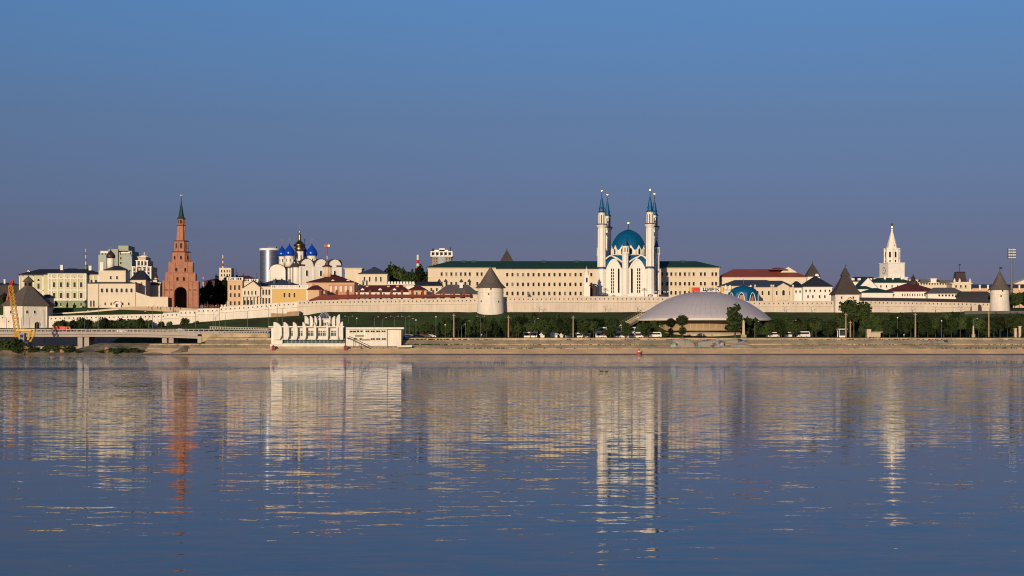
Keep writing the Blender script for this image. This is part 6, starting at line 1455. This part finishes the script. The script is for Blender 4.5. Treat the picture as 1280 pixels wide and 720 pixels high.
fill([(474, 925, 345, .62), (486, 950, 334, .62), (494, 955, 330.5, .66), (503, 950, 334, .62), (514, 945, 338, .64), (524, 948, 334, .62), (532, 950, 339, .6)], 'big dark tree left of the green-roofed barracks', 'tree', 'tree', 'big trees left of the barracks', ['round1', 'round3', 'round0', 'round2'], 12)
fill([(-6, 925, 362, .7), (2, 900, 368, .7), (10, 905, 371, .7), (20, 900, 374, .6)], 'dark tree at the far left edge behind the wall', 'tree', 'tree', 'trees at the far left edge', ['round1', 'round3'], 13)
fill([(1268, 890, 366, .8), (1274, 880, 365, .8), (1281, 885, 364, .8), (1290, 880, 366, .8), (1262, 900, 369, .8)], 'dark tree at the far right edge beyond the round tower', 'tree', 'tree', 'trees at the far right edge', ['round3', 'round1'], 14)
fill([(205, 877, 383, .5), (217, 872, 385, .5)], 'small pointed dark tree on the terrace before the brick tower', 'tree', 'tree', 'small trees before the brick tower', ['conifer1', 'conifer0'], 15)
# riverside scrub on the spit
sc = [(-14, 714, 419.5, 1.5), (-2, 708, 423, 1.5), (4, 713, 419, 1.3), (13, 709, 421, 1.3), (20, 706, 427, 1.3), (26, 704, 434, 1.6), (36, 704, 436, 1.8), (46, 704, 434, 1.8), (54, 706, 431, 1.6), (62, 708, 428.5, 1.3), (71, 708, 427, 1.2), (79, 706, 429, 1.3), (88, 704, 433, 1.7), (97, 703, 436, 1.9), (126, 703, 437, 1.8), (136, 704, 434.5, 1.7), (147, 704, 432.0, 1.5), (158, 704, 433.5, 1.6), (169, 704, 433.5, 1.6), (182, 704, 435.5, 1.7)]
fill(sc, 'low green scrub on the left bank spit', 'riverside_scrub', 'shrub', 'scrub on the left bank', ['scrub0', 'scrub1', 'scrub2'], 16, zf=lambda x, y: .9)
def weeds():     # thin weeds growing in the embankment joints
    rnd = random.Random(9); v = []; f = []
    for _ in range(3600):
        x = X(rnd.choice([rnd.uniform(190, 1300), rnd.gauss(1010, 30), rnd.gauss(560, 60), rnd.gauss(850, 40), rnd.gauss(1180, 60)]), 712)
        y, z = rnd.choice([(708.2, 2.4), (713.2, 3.95), (713.4, 4.0), (719.4, 6.25), (723, 7.25)]); s = rnd.uniform(.12, .36)*(.25+1.2*abs(math.sin(x*.031+y)*math.sin(x*.0117+2)))+.03
        a = rnd.uniform(0, 3.14); k = len(v); dx, dy = math.cos(a)*s, math.sin(a)*s*.5
        v += [(x-dx, y-dy, z-.05), (x+dx, y+dy, z-.05), (x+dx*.6, y+dy, z+s*1.3), (x-dx*.7, y-dy, z+s*1.1)]; f.append((k, k+1, k+2, k+3))
    me = bpy.data.meshes.new('weeds'); me.from_pydata(v, [], f); me.materials.append(M['scrub']); o = bpy.data.objects.new('weeds', me); COL.objects.link(o); tag(o, 'weeds growing along the joints of the stepped concrete bank', 'weeds', kind='stuff')
weeds()

# ================================================================== SMALL THINGS
def lamp(px, pt, pb, Y, label, style='arm', side=1, group='street lamps on the left bank'):
    x = X(px, Y); z0, z1 = Z(pb, Y), Z(pt, Y); z0 = min(z0, G(x, Y)+.0) if style != 'wood' else z0; t = thing('street_lamp' if style != 'wood' else 'wooden_pole', label, 'lamp' if style != 'wood' else 'pole', (x, Y, z0), group)
    b = MB(); r = {'arm': .13, 'wood': .36, 'ball': .10, 'double': .12}[style]; b.tube([(x, Y, z0-.5), (x, Y, z1)], r*1.1, r*.65, 8); b.build('post', 'wood' if style == 'wood' else 'greym', t)
    if style == 'wood':
        b = MB(); b.box(x-.8, x+.8, Y-.1, Y+.1, z1-.9, z1-.7); b.build('crossarm', 'wood', t); return
    if style in ('arm', 'double'):
        for s_ in ((side,) if style == 'arm' else (-1, 1)):
            b = MB(); b.tube([(x, Y, z1-.05), (x+s_*.9, Y, z1+.55), (x+s_*1.5, Y, z1+.7)], .06); b.build('arm', 'greym', t)
            b = MB(); b.box(min(x+s_*1.4, x+s_*2.0), max(x+s_*1.4, x+s_*2.0), Y-.15, Y+.15, z1+.62, z1+.76); b.build('lamp_head', 'lampglass', t)
    else: b = MB(); b.lathe(x, Y, [(.1, z1), (.35, z1+.2), (.3, z1+.55), (.05, z1+.75)], 10); b.build('lamp_head', 'lampglass', t)
LEFT = [(8, 398, 411), (27, 397, 411), (37, 397, 410), (56, 389, 411), (105.5, 390, 411), (123.5, 383, 412), (186, 391, 411), (190.5, 383, 414), (201.5, 384, 411), (244.5, 390, 417), (266.5, 391, 411), (269.5, 396, 409), (274.5, 384, 411), (281.5, 392, 410), (309.5, 389, 416), (336, 385, 411), (346.5, 381, 413), (353, 386, 413)]
where_l = ['at the far left edge', 'just left of the squat tower door side', 'in front of the squat tower wall', 'in front of the squat tower gate', 'left of the onion-domed church, among wall shrubs', 'tall, in front of the onion-domed church', 'at the left side of the brick tower', 'tall, against the brick tower left edge', 'short, right under the brick tower corner', 'tall, just right of the brick tower', 'short pole among trees right of the brick tower', 'shortest pole on the slope right of the brick tower', 'tall pole left of the peach house', 'in front of the peach house left corner', 'with long arm, below the portico house', 'below the yellow house left corner', 'tall, left of the terminal fins', 'with arm, beside the first terminal fin']
for i, ((px, pt, pb), w_) in enumerate(zip(LEFT, where_l)): lamp(px, pt, pb, 765 if px < 335 else 735, 'thin grey street lamp '+w_, 'arm', 1 if i % 3 else -1)
MID = [(424, 398, 409, 'ball'), (436, 397, 409, 'double'), (446, 399, 409, 'ball'), (468, 398, 409, 'arm'), (478, 399, 409, 'arm'), (493, 397, 409, 'double'), (507, 397, 416, 'double'), (511.5, 400, 416, 'arm'), (520, 401, 416, 'ball'), (545, 397, 410, 'ball'), (556.5, 407, 423, 'ball'), (601, 397, 423, 'double'), (582, 403, 423, 'arm'), (577, 407, 423, 'arm'), (668, 400, 421, 'arm'), (797.5, 398, 417, 'ball'), (943.5, 404, 421, 'arm'), (990, 402, 421, 'arm'), (1015, 404, 421, 'ball'), (1122, 398, 421, 'ball'), (1177, 402, 421, 'ball'), (1217, 400, 421, 'arm')]
where_m = ['behind the sail fins at their right end', 'with two heads behind the annexe left end', 'with ball head behind the annexe stairs', 'with arm behind the middle of the annexe roof', 'with arm above the annexe roof', 'with two heads above the annexe roof end', 'with two heads just right of the annexe', 'with arm right of the annexe', 'with ball head in the parking area', 'on the dark slope above the parking', 'short, before the promenade trees right of the parking', 'with two heads below the round tower', 'with arm before the trees left of the round tower', 'with arm right of the first tall wooden pole', 'among pale branches right of the second wooden pole', 'green post beside the hill stairs', 'right of the big pointed circus tree', 'among the trees right of the circus', 'short, left of the very large round tree', 'among the trees below the clock tower', 'low, between the right-hand wooden poles', 'with arm left of the last wooden pole']
for (px, pt, pb, st), w_ in zip(MID, where_m): lamp(px, pt, pb, 756 if px > 500 else 742, 'slim street lamp '+w_, st, 1, 'street lamps along the embankment')
for px, pt, pb, w_ in ((567.3, 392, 422, 'below the long red wall roof'), (635.6, 394.5, 422, 'just right of the round grey-coned tower'), (716.5, 394.5, 422, 'below the mosque, left of it'), (1057.3, 391, 421, 'left of the very large round tree, the taller of two'), (1063, 401, 422, 'in front of the very large round tree, the shorter of two'), (1144.2, 391, 421, 'below and right of the clock tower'), (1236, 389, 420, 'below the right end of the wall roof')):
    lamp(px, pt, pb, 738, 'thick tan wooden pole '+w_, 'wood', group='tall wooden poles on the promenade')
for px, w_ in ((674, 'right of the round tower'), (757, 'below the slim white turret'), (797, 'below the right mosque minarets'), (981, 'below the gabled cream building'), (1014, 'below the tall dark hipped roof'), (1110, 'below the clock tower left side'), (1140, 'below the maroon hipped roof'), (1169, 'below the slate grey roof'), (1201, 'left of the small gatehouse kiosk')):
    lamp(px, 384.5, 390.5, 842, 'short dark lamp at the foot of the fortress wall '+w_, 'double', group='short lamps along the wall foot')
# obelisk and stone pillars
def obelisk(px, pt, pb, wpx, label):
    Y = 735; x = X(px, Y); z0, z1 = Z(pb, Y), Z(pt, Y); w_ = wpx*Y/FPX/2; t = thing('obelisk', label, 'monument', (x, Y, z0)); b = MB(); b.box(x-w_, x+w_, Y-w_, Y+w_, z0, z1-w_, w_*.35, w_*.35); b.lathe(x, Y, [(w_*.92, z1-w_-.001), (.02, z1)], 4, math.pi/4); b.build('shaft', 'concl', t); b = MB(); b.box(x-w_*1.7, x+w_*1.7, Y-w_*1.7, Y+w_*1.7, z0-1.2, z0+.9); b.build('pedestal', 'conc', t)
obelisk(929.3, 399.5, 421, 3.6, 'tapering pale stone obelisk in front of the big pointed circus tree'); obelisk(1216.6, 407, 420, 2.2, 'short white stone pillar among the promenade trees near the right')
def gate_pillars(px, label):
    Y = 740; x = X(px, Y); t = thing('gate_pillars', label, 'gate', (x, Y, 7.2)); z1 = Z(408.5, Y)
    for dx in (-1.0, 1.0):
        b = MB(); b.box(x+dx-.5, x+dx+.5, Y-.5, Y+.5, 6.8, z1-abs(dx-1)*.5); b.box(x+dx-.65, x+dx+.65, Y-.65, Y+.65, z1-abs(dx-1)*.5+.002, z1-abs(dx-1)*.5+.3); b.build('pillar', 'concl', t)
    b = MB(); b.box(x-.5, x+.5, Y-.1, Y+.1, 7, 9.5); b.build('gate_leaf', 'darkm', t)
gate_pillars(1271.8, 'pair of tan stone gate pillars at the right edge of the promenade')
# kiosks and cafe pavilions
def kiosk(px0, px1, pt, label, Y=744, floors=1, awning='wpaint', dark=True):
    x0, x1 = X(px0, Y), X(px1, Y); z0 = 7.25; z1 = Z(pt, Y); t = thing('kiosk', label, 'kiosk', ((x0+x1)/2, Y+2, z0), 'kiosks along the promenade'); H = (z1-z0)/floors
    b = MB(); n = max(1, int((x1-x0)/2.6))
    for f_ in range(floors):
        for i in range(n+1):
            x = x0+(x1-x0)*i/n; b.box(x-.13, x+.13, Y-.13, Y+.13, z0+f_*H, z0+(f_+1)*H-.3); b.box(x-.13, x+.13, Y+4-.13, Y+4.13, z0+f_*H, z0+(f_+1)*H-.3)
        b.box(x0-.1, x1+.1, Y-.2, Y-.14, z0+f_*H+.1, z0+f_*H+.9)
    b.build('frame', 'framew', t)
    b = MB(); b.box(x0+.3, x1-.3, Y+1.6, Y+4, z0, z1-.35); b.build('booth', 'roofd' if dark else 'bpaint', t)
    for f_ in range(floors):
        b = MB(); zt = z0+(f_+1)*H; b.box(x0-.5, x1+.5, Y-.7, Y+4.5, zt-.3, zt+.25); b.build('canopy', awning, t)
for a in ((655, 671, 415.5, 'white framed open pavilion right of the round tower, left of the tent kiosks'), (707.5, 714, 417.5, 'tiny white kiosk just left of the wooden pole below the mosque'), (731, 737.5, 417, 'small white kiosk with legs, left of the two-deck kiosk'), (720.5, 728, 416.5, 'low white kiosk just right of the wooden pole')): kiosk(*a)
kiosk(745, 758.5, 409.5, 'two-deck white kiosk with flat canopy below the mosque', floors=2); kiosk(768, 793, 409.5, 'wide two-deck white riverside cafe beside the hill stairs', floors=2, dark=False); kiosk(793.6, 810, 415.8, 'low white wing of the riverside cafe with red awning goods behind', floors=1)
kiosk(1049, 1058, 411.5, 'small tan stall left of the large round tree trunk', awning='concl'); 
def umbrella_kiosk(px0, px1, pt, label, Y=744):
    x0, x1 = X(px0, Y), X(px1, Y); xc = (x0+x1)/2; z0 = 7.25; z1 = Z(pt, Y); t = thing('tent_kiosk', label, 'kiosk', (xc, Y, z0), 'tent kiosks along the promenade'); w_ = (x1-x0)/2
    b = MB(); b.lathe(xc, Y, [(w_*1.25, z1-1.1), (w_*1.2, z1-.8), (w_*.35, z1), (.05, z1+.15)], 8, math.pi/8); b.build('canopy', 'framew', t)
    b = MB(); 
    for k in range(4): a = math.pi/4+k*math.pi/2; b.tube([(xc+w_*math.cos(a), Y+w_*math.sin(a), z0), (xc+w_*math.cos(a), Y+w_*math.sin(a), z1-1)], .09)
    b.build('leg', 'framew', t); b = MB(); b.box(xc-w_*.8, xc+w_*.8, Y-w_*.4, Y+w_*.6, z0, z0+1.2); b.build('counter', 'framew', t)
for a in ((674.5, 681.5, 415.8, 'small white tent kiosk, leftmost, near the open pavilion'), (686.5, 698, 415.2, 'widest white tent kiosk between the two wooden poles'), (699.5, 704, 416.5, 'narrowest white tent kiosk, right of the widest one')): umbrella_kiosk(*a)
t = thing('stone_kiosk', 'tan stone kiosk with white counters under the large round tree', 'kiosk', (X(1100, 738), 738, 7.2)); Y = 738
b = MB(); b.box(X(1084, Y), X(1089, Y), Y, Y+3, 7, Z(411.5, Y)); b.box(X(1089.5, Y), X(1101, Y), Y+.5, Y+3, 7, Z(415.5, Y)); b.build('wall', 'concl', t); b = MB(); b.box(X(1089.6, Y), X(1103, Y), Y-.6, Y+3.4, Z(415.4, Y), Z(414.8, Y)); b.build('roof', 'framew', t)
def wheel(b, x, y, z, r, w_=.22):
    n = 14; c0 = []; c1 = []
    for i in range(n): a = 2*math.pi*i/n; c0.append(b.P(x+r*math.cos(a), y, z+r*math.sin(a))); c1.append(b.P(x+r*math.cos(a), y+w_, z+r*math.sin(a)))
    b.F(*c0); b.F(*c1[::-1])
    for i in range(n): b.F(c0[i], c1[i], c1[(i+1) % n], c0[(i+1) % n])
def vehicle(px, Y, z, L_, H, label, m, kind='parked_car', van=False, group='vehicles parked on the promenade', cat='car'):
    x = X(px, Y); t = thing(kind, label, cat, (x, Y, z), group); h = H; W = 1.8 if not van else 2.1
    b = MB(); hl = L_/2
    if van: prof = [(-hl, .35), (hl, .35), (hl, h*.5), (hl-.35, h*.93), (hl-.7, h), (-hl+.15, h), (-hl, h*.9)]
    else: prof = [(-hl, .3), (hl, .3), (hl, h*.45), (hl-.2, h*.55), (hl*.5, h*.62), (hl*.22, h*.97), (-hl*.45, h), (-hl*.85, h*.62), (-hl, h*.58)]
    b.extr([(x+u, z+w_) for u, w_ in prof], Y-W/2, Y+W/2); b.build('body', m, t)
    b = MB()
    if van: b.box(x-hl+.3, x+hl-.5, Y-W/2-.02, Y+W/2+.02, z+h*.55, z+h*.85)
    else: b.extr([(x-hl*.72, z+h*.64), (x+hl*.40, z+h*.64), (x+hl*.2, z+h*.92), (x-hl*.42, z+h*.93)], Y-W/2-.02, Y+W/2+.02)
    b.build('window', 'glass', t)
    for sx in (-.6, .6):
        for sy in (-W/2-.03, W/2-.19):
            b = MB(); wheel(b, x+sx*hl, Y+sy, z+.33, .33); b.m = 1; wheel(b, x+sx*hl, Y+sy-.012, z+.33, .17, .02); b.build('wheel', ['black', 'gpaint'], t)
    b = MB(); b.box(x+hl-.03, x+hl+.03, Y-W/2+.15, Y-W/2+.5, z+h*.38, z+h*.46); b.build('headlight', 'lampglass', t)
VE = [(509, 745, 4.3, 1.5, 'wpaint', 'white car at the left end of the parking area beside the annexe'), (514.5, 748, 4.2, 1.5, 'gpaint', 'silver car second from the annexe in the parking area'), (521.5, 745, 4.3, 1.5, 'bpaint', 'blue car in the middle of the parking area'), (527.5, 748, 4.2, 1.45, 'red', 'red car in the parking area'), (533, 745, 4.3, 1.5, 'darkm', 'dark car in the parking area right of the red one'), (539.5, 747, 4.2, 1.5, 'wpaint', 'white car at the right end of the parking area')]
for px, Y, L_, H, m, lab in VE: vehicle(px, Y, 7.3, L_, H, lab, m)
for px, L_, m, lab in ((967, 5.4, 'wpaint', 'white minibus, leftmost under the trees right of the circus'), (988, 5.2, 'wpaint', 'white minibus half hidden under the trees right of the circus'), (1001, 8.2, 'wpaint', 'long white bus under the trees left of the large round tree'), (819, 5.6, 'framew', 'cream minibus in front of the circus left foot')):
    vehicle(px, 742, 7.3, L_, 2.5 if L_ < 8 else 2.8, lab, m, 'minibus', True, cat='bus')
# red truck on the bridge and parked cars further back
def truck():
    Y = 745.5; x = X(77.5, Y); z = Z(415.5, 742); t = thing('truck', 'red tipper truck with orange cab driving on the bridge', 'truck', (x, Y, z))
    b = MB(); b.extr([(x-3.8, z+1.0), (x+1.5, z+1.0), (x+1.9, z+2.7), (x-3.9, z+2.9)], Y-1.2, Y+1.2); b.build('tipper_box', 'red', t)
    b = MB(); b.extr([(x+1.9, z+.7), (x+4.2, z+.7), (x+4.2, z+1.6), (x+3.7, z+2.6), (x+1.95, z+2.6)], Y-1.15, Y+1.15); b.build('cab', mat('truck_orange', (.7, .12, .04), rough=.5), t)
    b = MB(); b.box(x+2.5, x+3.6, Y-1.18, Y+1.18, z+1.6, z+2.3); b.build('window', 'glass', t); b = MB(); b.box(x-3.8, x+4, Y-.9, Y+.9, z+.5, z+.98); b.build('chassis', 'darkm', t)
    for dx in (-2.8, -1.5, 3.1):
        for yy in (Y-1.2, Y+.9): b = MB(); wheel(b, x+dx, yy, z+.5, .5, .3); b.build('wheel', 'black', t)
truck()
for i, (px, m, lab) in enumerate(((226, 'gpaint', 'silver car on the upper road below the brick tower'), (152, 'wpaint', 'white car on the bridge below the church'), (254, 'darkm', 'dark car on the upper road right of the brick tower'))):
    Y = 775 if px != 152 else 749; vehicle(px, Y, Z(412.8, 775)-.6 if px != 152 else Z(415.5, 742), 4.2, 1.45, lab, m, 'car', group=None)
def crane():
    Y = 712; t = thing('crane', 'old yellow lattice crane on the left bank with folded red-tipped jib', 'crane', (X(27, Y), Y, 1)); zz = lambda p: Z(p, Y)
    def lattice(p0, p1, w0, w1, name, m, n=12):
        b = MB(); p0, p1 = Vector(p0), Vector(p1); d = (p1-p0).normalized(); a = d.cross(Vector((0, 1, 0))).normalized(); c_ = Vector((0, 1, 0)); prev = None
        for i in range(n+1):
            k = i/n; w_ = w0+(w1-w0)*k; q = p0+(p1-p0)*k; cur = [q+a*w_*s1+c_*w_*s2 for s1, s2 in ((-1, -1), (1, -1), (1, 1), (-1, 1))]
            if prev:
                for j in range(4): b.tube([prev[j], cur[j]], .16, n=4); b.tube([prev[j], cur[(j+1) % 4]], .09, n=4)
            for j in range(4): b.tube([cur[j], cur[(j+1) % 4]], .08, n=4)
            prev = cur
        b.build(name, m, t)
    lattice((X(22.3, Y), Y, zz(421)), (X(13.4, Y), Y, zz(357)), 1.0, .75, 'boom', 'craney', 14)
    lattice((X(13.8, Y), Y, zz(356)), (X(16.2, Y), Y, zz(350.5)), .6, .3, 'boom_head', 'red', 3)
    lattice((X(15.6, Y), Y, zz(350.5)), (X(8.4, Y), Y, zz(376)), .35, .2, 'jib', mat('faded_red_paint', (.55, .16, .10)), 8)
    b = MB(); x0, x1 = X(21, Y), X(43, Y); zb = zz(431)
    b.box(x0, X(40, Y), Y-1, Y+1, zz(414), zz(411.5)); b.tube([(X(38.5, Y), Y, zz(412)), (X(35, Y), Y, zz(425))], .55, n=6); b.tube([(X(43.2, Y), Y, zz(411)), (X(42, Y), Y, zz(420)), (X(37.5, Y), Y, zz(427))], .55, n=6); b.tube([(X(22, Y), Y, zz(413)), (X(26, Y), Y, zz(427))], .5, n=6); b.box(X(40, Y), X(44, Y), Y-.8, Y+.8, zz(412.6), zz(411.2)); b.build('portal_frame', 'craney', t)
    b = MB(); b.box(X(25.5, Y), X(31.5, Y), Y-1.5, Y+1.5, zz(427), zz(417)); b.box(X(25, Y), X(32, Y), Y-1.6, Y+1.6, zz(417), zz(416.3)); b.m = 1; b.box(X(26.5, Y), X(30.5, Y), Y-1.56, Y-1.5, zz(422), zz(418.2)); b.build('cab', ['bpaint', 'glass'], t)
    b = MB(); b.box(X(21, Y), X(37, Y), Y-2, Y+2, .5, zz(427)); b.build('base', 'darkm', t)
crane()
# channel buoy
Y = 697; x = X(798.6, Y); t = thing('buoy', 'small red river buoy with cone top just off the bank', 'buoy', (x, Y, 0)); b = MB(); b.lathe(x, Y, [(.7, -.6), (.95, 0), (.95, .45), (.5, .8)], 14); b.build('float', 'red', t); b = MB(); b.lathe(x, Y, [(.42, .8), (.42, 1.9), (.06, 2.7)], 10); b.build('top_mark', 'red', t); b = MB(); b.box(x-.3, x+.3, Y-.46, Y-.42, 1.0, 1.6); b.build('number_plate', 'wpaint', t)
# small white motorboat pulled up at the annexe
def boat():
    Y = 706.5; x = X(505, Y); z = 2.9; t = thing('motorboat', 'small white motorboat on the bank at the right end of the annexe', 'boat', (x, Y, z)); b = MB(); n = 8; Ls = []
    for i in range(n+1):
        k = i/n; u = -3+6.4*k; w_ = 1.0*(1-(max(0, k-.45)/.55)**2)+.02; h = .9+.35*k*k; Ls.append([b.P(x+u, Y-w_, z+h), b.P(x+u, Y-w_*.6, z+.15), b.P(x+u, Y, z+.0+.3*k**3), b.P(x+u, Y+w_*.6, z+.15), b.P(x+u, Y+w_, z+h)])
    for A, B in zip(Ls, Ls[1:]):
        for j in range(4): b.F(A[j], A[j+1], B[j+1], B[j])
        b.F(A[4], A[0], B[0], B[4])
    b.F(*Ls[0]); b.build('hull', 'wpaint', t); b = MB(); b.extr([(x-.6, z+1.0), (x+1.3, z+1.05), (x+.5, z+1.7), (x-.4, z+1.7)], Y-.6, Y+.6); b.build('windscreen', 'glass', t)
boat()
# two ducks
def duck(px, py, label, flip):
    Y = HC*FPX/(py-HZ); x = X(px, Y); s = flip*1.35; t = thing('duck', label, 'duck', (x, Y, 0), 'ducks on the water'); b = MB(); b.smooth = True; n = 10
    prof = [(-.32, .16, .02), (-.26, .12, .07), (-.12, .08, .13), (.05, .07, .14), (.17, .10, .11), (.20, .20, .055), (.21, .27, .05), (.25, .31, .062), (.31, .30, .045), (.36, .275, .022), (.41, .265, .012)]
    R_ = [[b.P(x+u*s, Y+r*math.cos(2*math.pi*k/n)*1.35, (z-.02+r*math.sin(2*math.pi*k/n))*1.35) for k in range(n)] for u, z, r in prof]
    for A, B in zip(R_, R_[1:]):
        for k in range(n): b.F(A[k], A[(k+1) % n], B[(k+1) % n], B[k])
    b.F(*R_[0][::-1]); b.F(*R_[-1]); b.build('body', 'bark', t)
    b = MB(); b.extr([(x+s*.36, .345), (x+s*.44, .33), (x+s*.44, .355), (x+s*.36, .385)], Y-.03, Y+.03); b.build('bill', 'oldgold', t)
duck(751.5, 464.7, 'left one of two small dark ducks swimming below the mosque', -1); duck(758.5, 465.0, 'right one of two small dark ducks swimming below the mosque', 1)
# graffiti boulders and slabs on the bank below the circus
def graffiti():
    rnd = random.Random(4)
    for px0, px1, pt, pb, lab in ((838, 868, 422.5, 433, 'rounded concrete mound with graffiti at the bank, leftmost below the circus'), (872, 905, 423.5, 431.5, 'long graffiti-covered concrete slab below the circus sign'), (905, 934, 422.8, 430, 'graffiti-covered slab with teal and red patches below the big pointed tree'), (913, 938, 429.2, 434, 'low slab with bright red graffiti, lowest on the bank'), (1150, 1200, 424.5, 430.5, 'faded reddish graffiti strip on the bank below the right wooden poles')):
        Y = 711 if pb > 431 else 716; n = 14; b = MB(); x0, x1 = X(px0, Y), X(px1, Y); z0, z1 = Z(pb, Y), Z(pt, Y); A = []
        for i in range(n+1):
            k = i/n; h = z0+(z1-z0)*(math.sin(math.pi*(.04+.92*k))**.35)*rnd.uniform(.93, 1); x = x0+(x1-x0)*k; A.append([b.P(x, Y-1.4, z0-.8), b.P(x, Y-.5, z0+(h-z0)*.6), b.P(x, Y+.5, h), b.P(x, Y+2.5, h-.1), b.P(x, Y+3, z0-.8)])
        for P_, Q in zip(A, A[1:]):
            for j in range(4): b.F(P_[j], Q[j], Q[j+1], P_[j+1])
        b.F(*A[0]); b.F(*A[-1][::-1]); tag(b.build('graffiti_slab', 'graffiti'), lab, 'concrete slab', 'graffiti slabs on the bank')
graffiti()
# rocks on the spit
M['rock'] = mat('pinkish_rock', (.34, .20, .13), var=.2)
for i, (px, py, w_) in enumerate(((66, 433, 2.2), (78, 429.5, 2.6), (134, 430.5, 2.2), (143.5, 434, 2.6), (172, 435, 1.8), (33, 429.5, 3.0))):
    Y = 704; x = X(px, Y); z = Z(py, Y); rnd = random.Random(i); b = MB(); w_ *= .62; zz_ = max(1.2, z-1.0); b.smooth = True; b.lathe(x, Y, [(w_*1.1*rnd.uniform(.9, 1.1), .3), (w_*1.1, zz_*.5), (w_*.8, zz_*.85), (w_*.35, zz_*1.0), (.1, zz_*1.03)], 9, i)
    me_o = b.build('boulder', 'rock'); tag(me_o, 'pinkish boulder on the left bank spit, '+['beside the crane scrub', 'above the low scrub hump', 'under the bridge pier, paler', 'in the second scrub island', 'at the right end of the scrub', 'at the foot of the yellow crane'][i], 'rock', 'boulders on the left bank')
# ------------------------------------------------------------------ tiny sightseers on the terrace
def person(px, Y, z, label, top, pose):
    x = X(px, Y); sc = 1.0
    J = [(0, 0, .93), (0, 0, 1.15), (0, 0, 1.42), (0, 0, 1.54), (0, -.01, 1.68), (-.10, 0, .88), (-.12, -.03*pose, .48), (-.13, .05*pose, .06), (.10, 0, .88), (.12, .06*pose, .48), (.13, -.04*pose, .06), (-.20, 0, 1.40), (-.27, -.02, 1.12), (-.25, -.12, .88), (.20, 0, 1.40), (.27, -.03, 1.13), (.24, -.15*(1+pose), .95), (-.13, -.12, .03), (.13, -.16, .03)]
    E = [(0, 1), (1, 2), (2, 3), (3, 4), (0, 5), (5, 6), (6, 7), (0, 8), (8, 9), (9, 10), (2, 11), (11, 12), (12, 13), (2, 14), (14, 15), (15, 16), (7, 17), (10, 18)]
    rad = [.14, .13, .15, .055, .105, .09, .065, .045, .09, .065, .045, .06, .045, .03, .06, .045, .03, .035, .035]
    me = bpy.data.meshes.new('body'); me.from_pydata(J, E, []); ob = bpy.data.objects.new('body', me); COL.objects.link(ob)
    md = ob.modifiers.new('skin', 'SKIN'); md.use_smooth_shade = True
    for i, r in enumerate(rad): me.skin_vertices[0].data[i].radius = (r, r*.8)
    me.skin_vertices[0].data[0].use_root = True
    sub = ob.modifiers.new('sub', 'SUBSURF'); sub.levels = 1; sub.render_levels = 1
    dg = bpy.context.evaluated_depsgraph_get(); me2 = bpy.data.meshes.new_from_object(ob.evaluated_get(dg)); bpy.data.objects.remove(ob)
    for m in (top, 'cloth', 'skin'): me2.materials.append(M[m])
    for p in me2.polygons: p.material_index = 2 if p.center.z > 1.5 else (1 if p.center.z < .93 else 0)
    t = thing('person', label, 'person', (x, Y, z)); o = bpy.data.objects.new('body', me2); COL.objects.link(o); o.parent = t; o.rotation_euler = (0, 0, pose)
for px, Y, lab, top, pose in ((186, 871, 'person in a dark top at the left of the terrace before the brick tower', 'cloth', .3), (197, 871, 'person in a red top on the terrace left of the brick tower', 'cloth3', -.3), (208.5, 870, 'person in a pale top at the corner of the brick tower terrace', 'cloth2', .5), (212.5, 870, 'person in a dark top next to the one in pale at the brick tower', 'cloth', -.4), (221, 870, 'person in a pale top in front of the brick tower gateway', 'cloth2', .2), (1000, 735, 'person in red on the promenade edge right of the circus', 'cloth3', .3), (878, 732, 'person in white on the promenade edge below the circus', 'cloth2', .2), (690, 732, 'person in dark clothes on the promenade edge before the widest tent', 'cloth', .4), (602, 728, 'person in pale top on the promenade edge below the round tower', 'cloth2', .1), (755, 728, 'person in red top on the promenade edge before the two-deck kiosk', 'cloth3', .4), (1130, 728, 'person in pale top on the promenade edge below the clock tower', 'cloth2', -.3), (890, 728, 'person in dark clothes on the promenade edge above the graffiti slabs', 'cloth', .2)):
    person(px, Y, max(G(X(px, Y), Y), Z(386.5, Y) if Y > 800 else 7.3), lab, top, pose)
flush_windows()
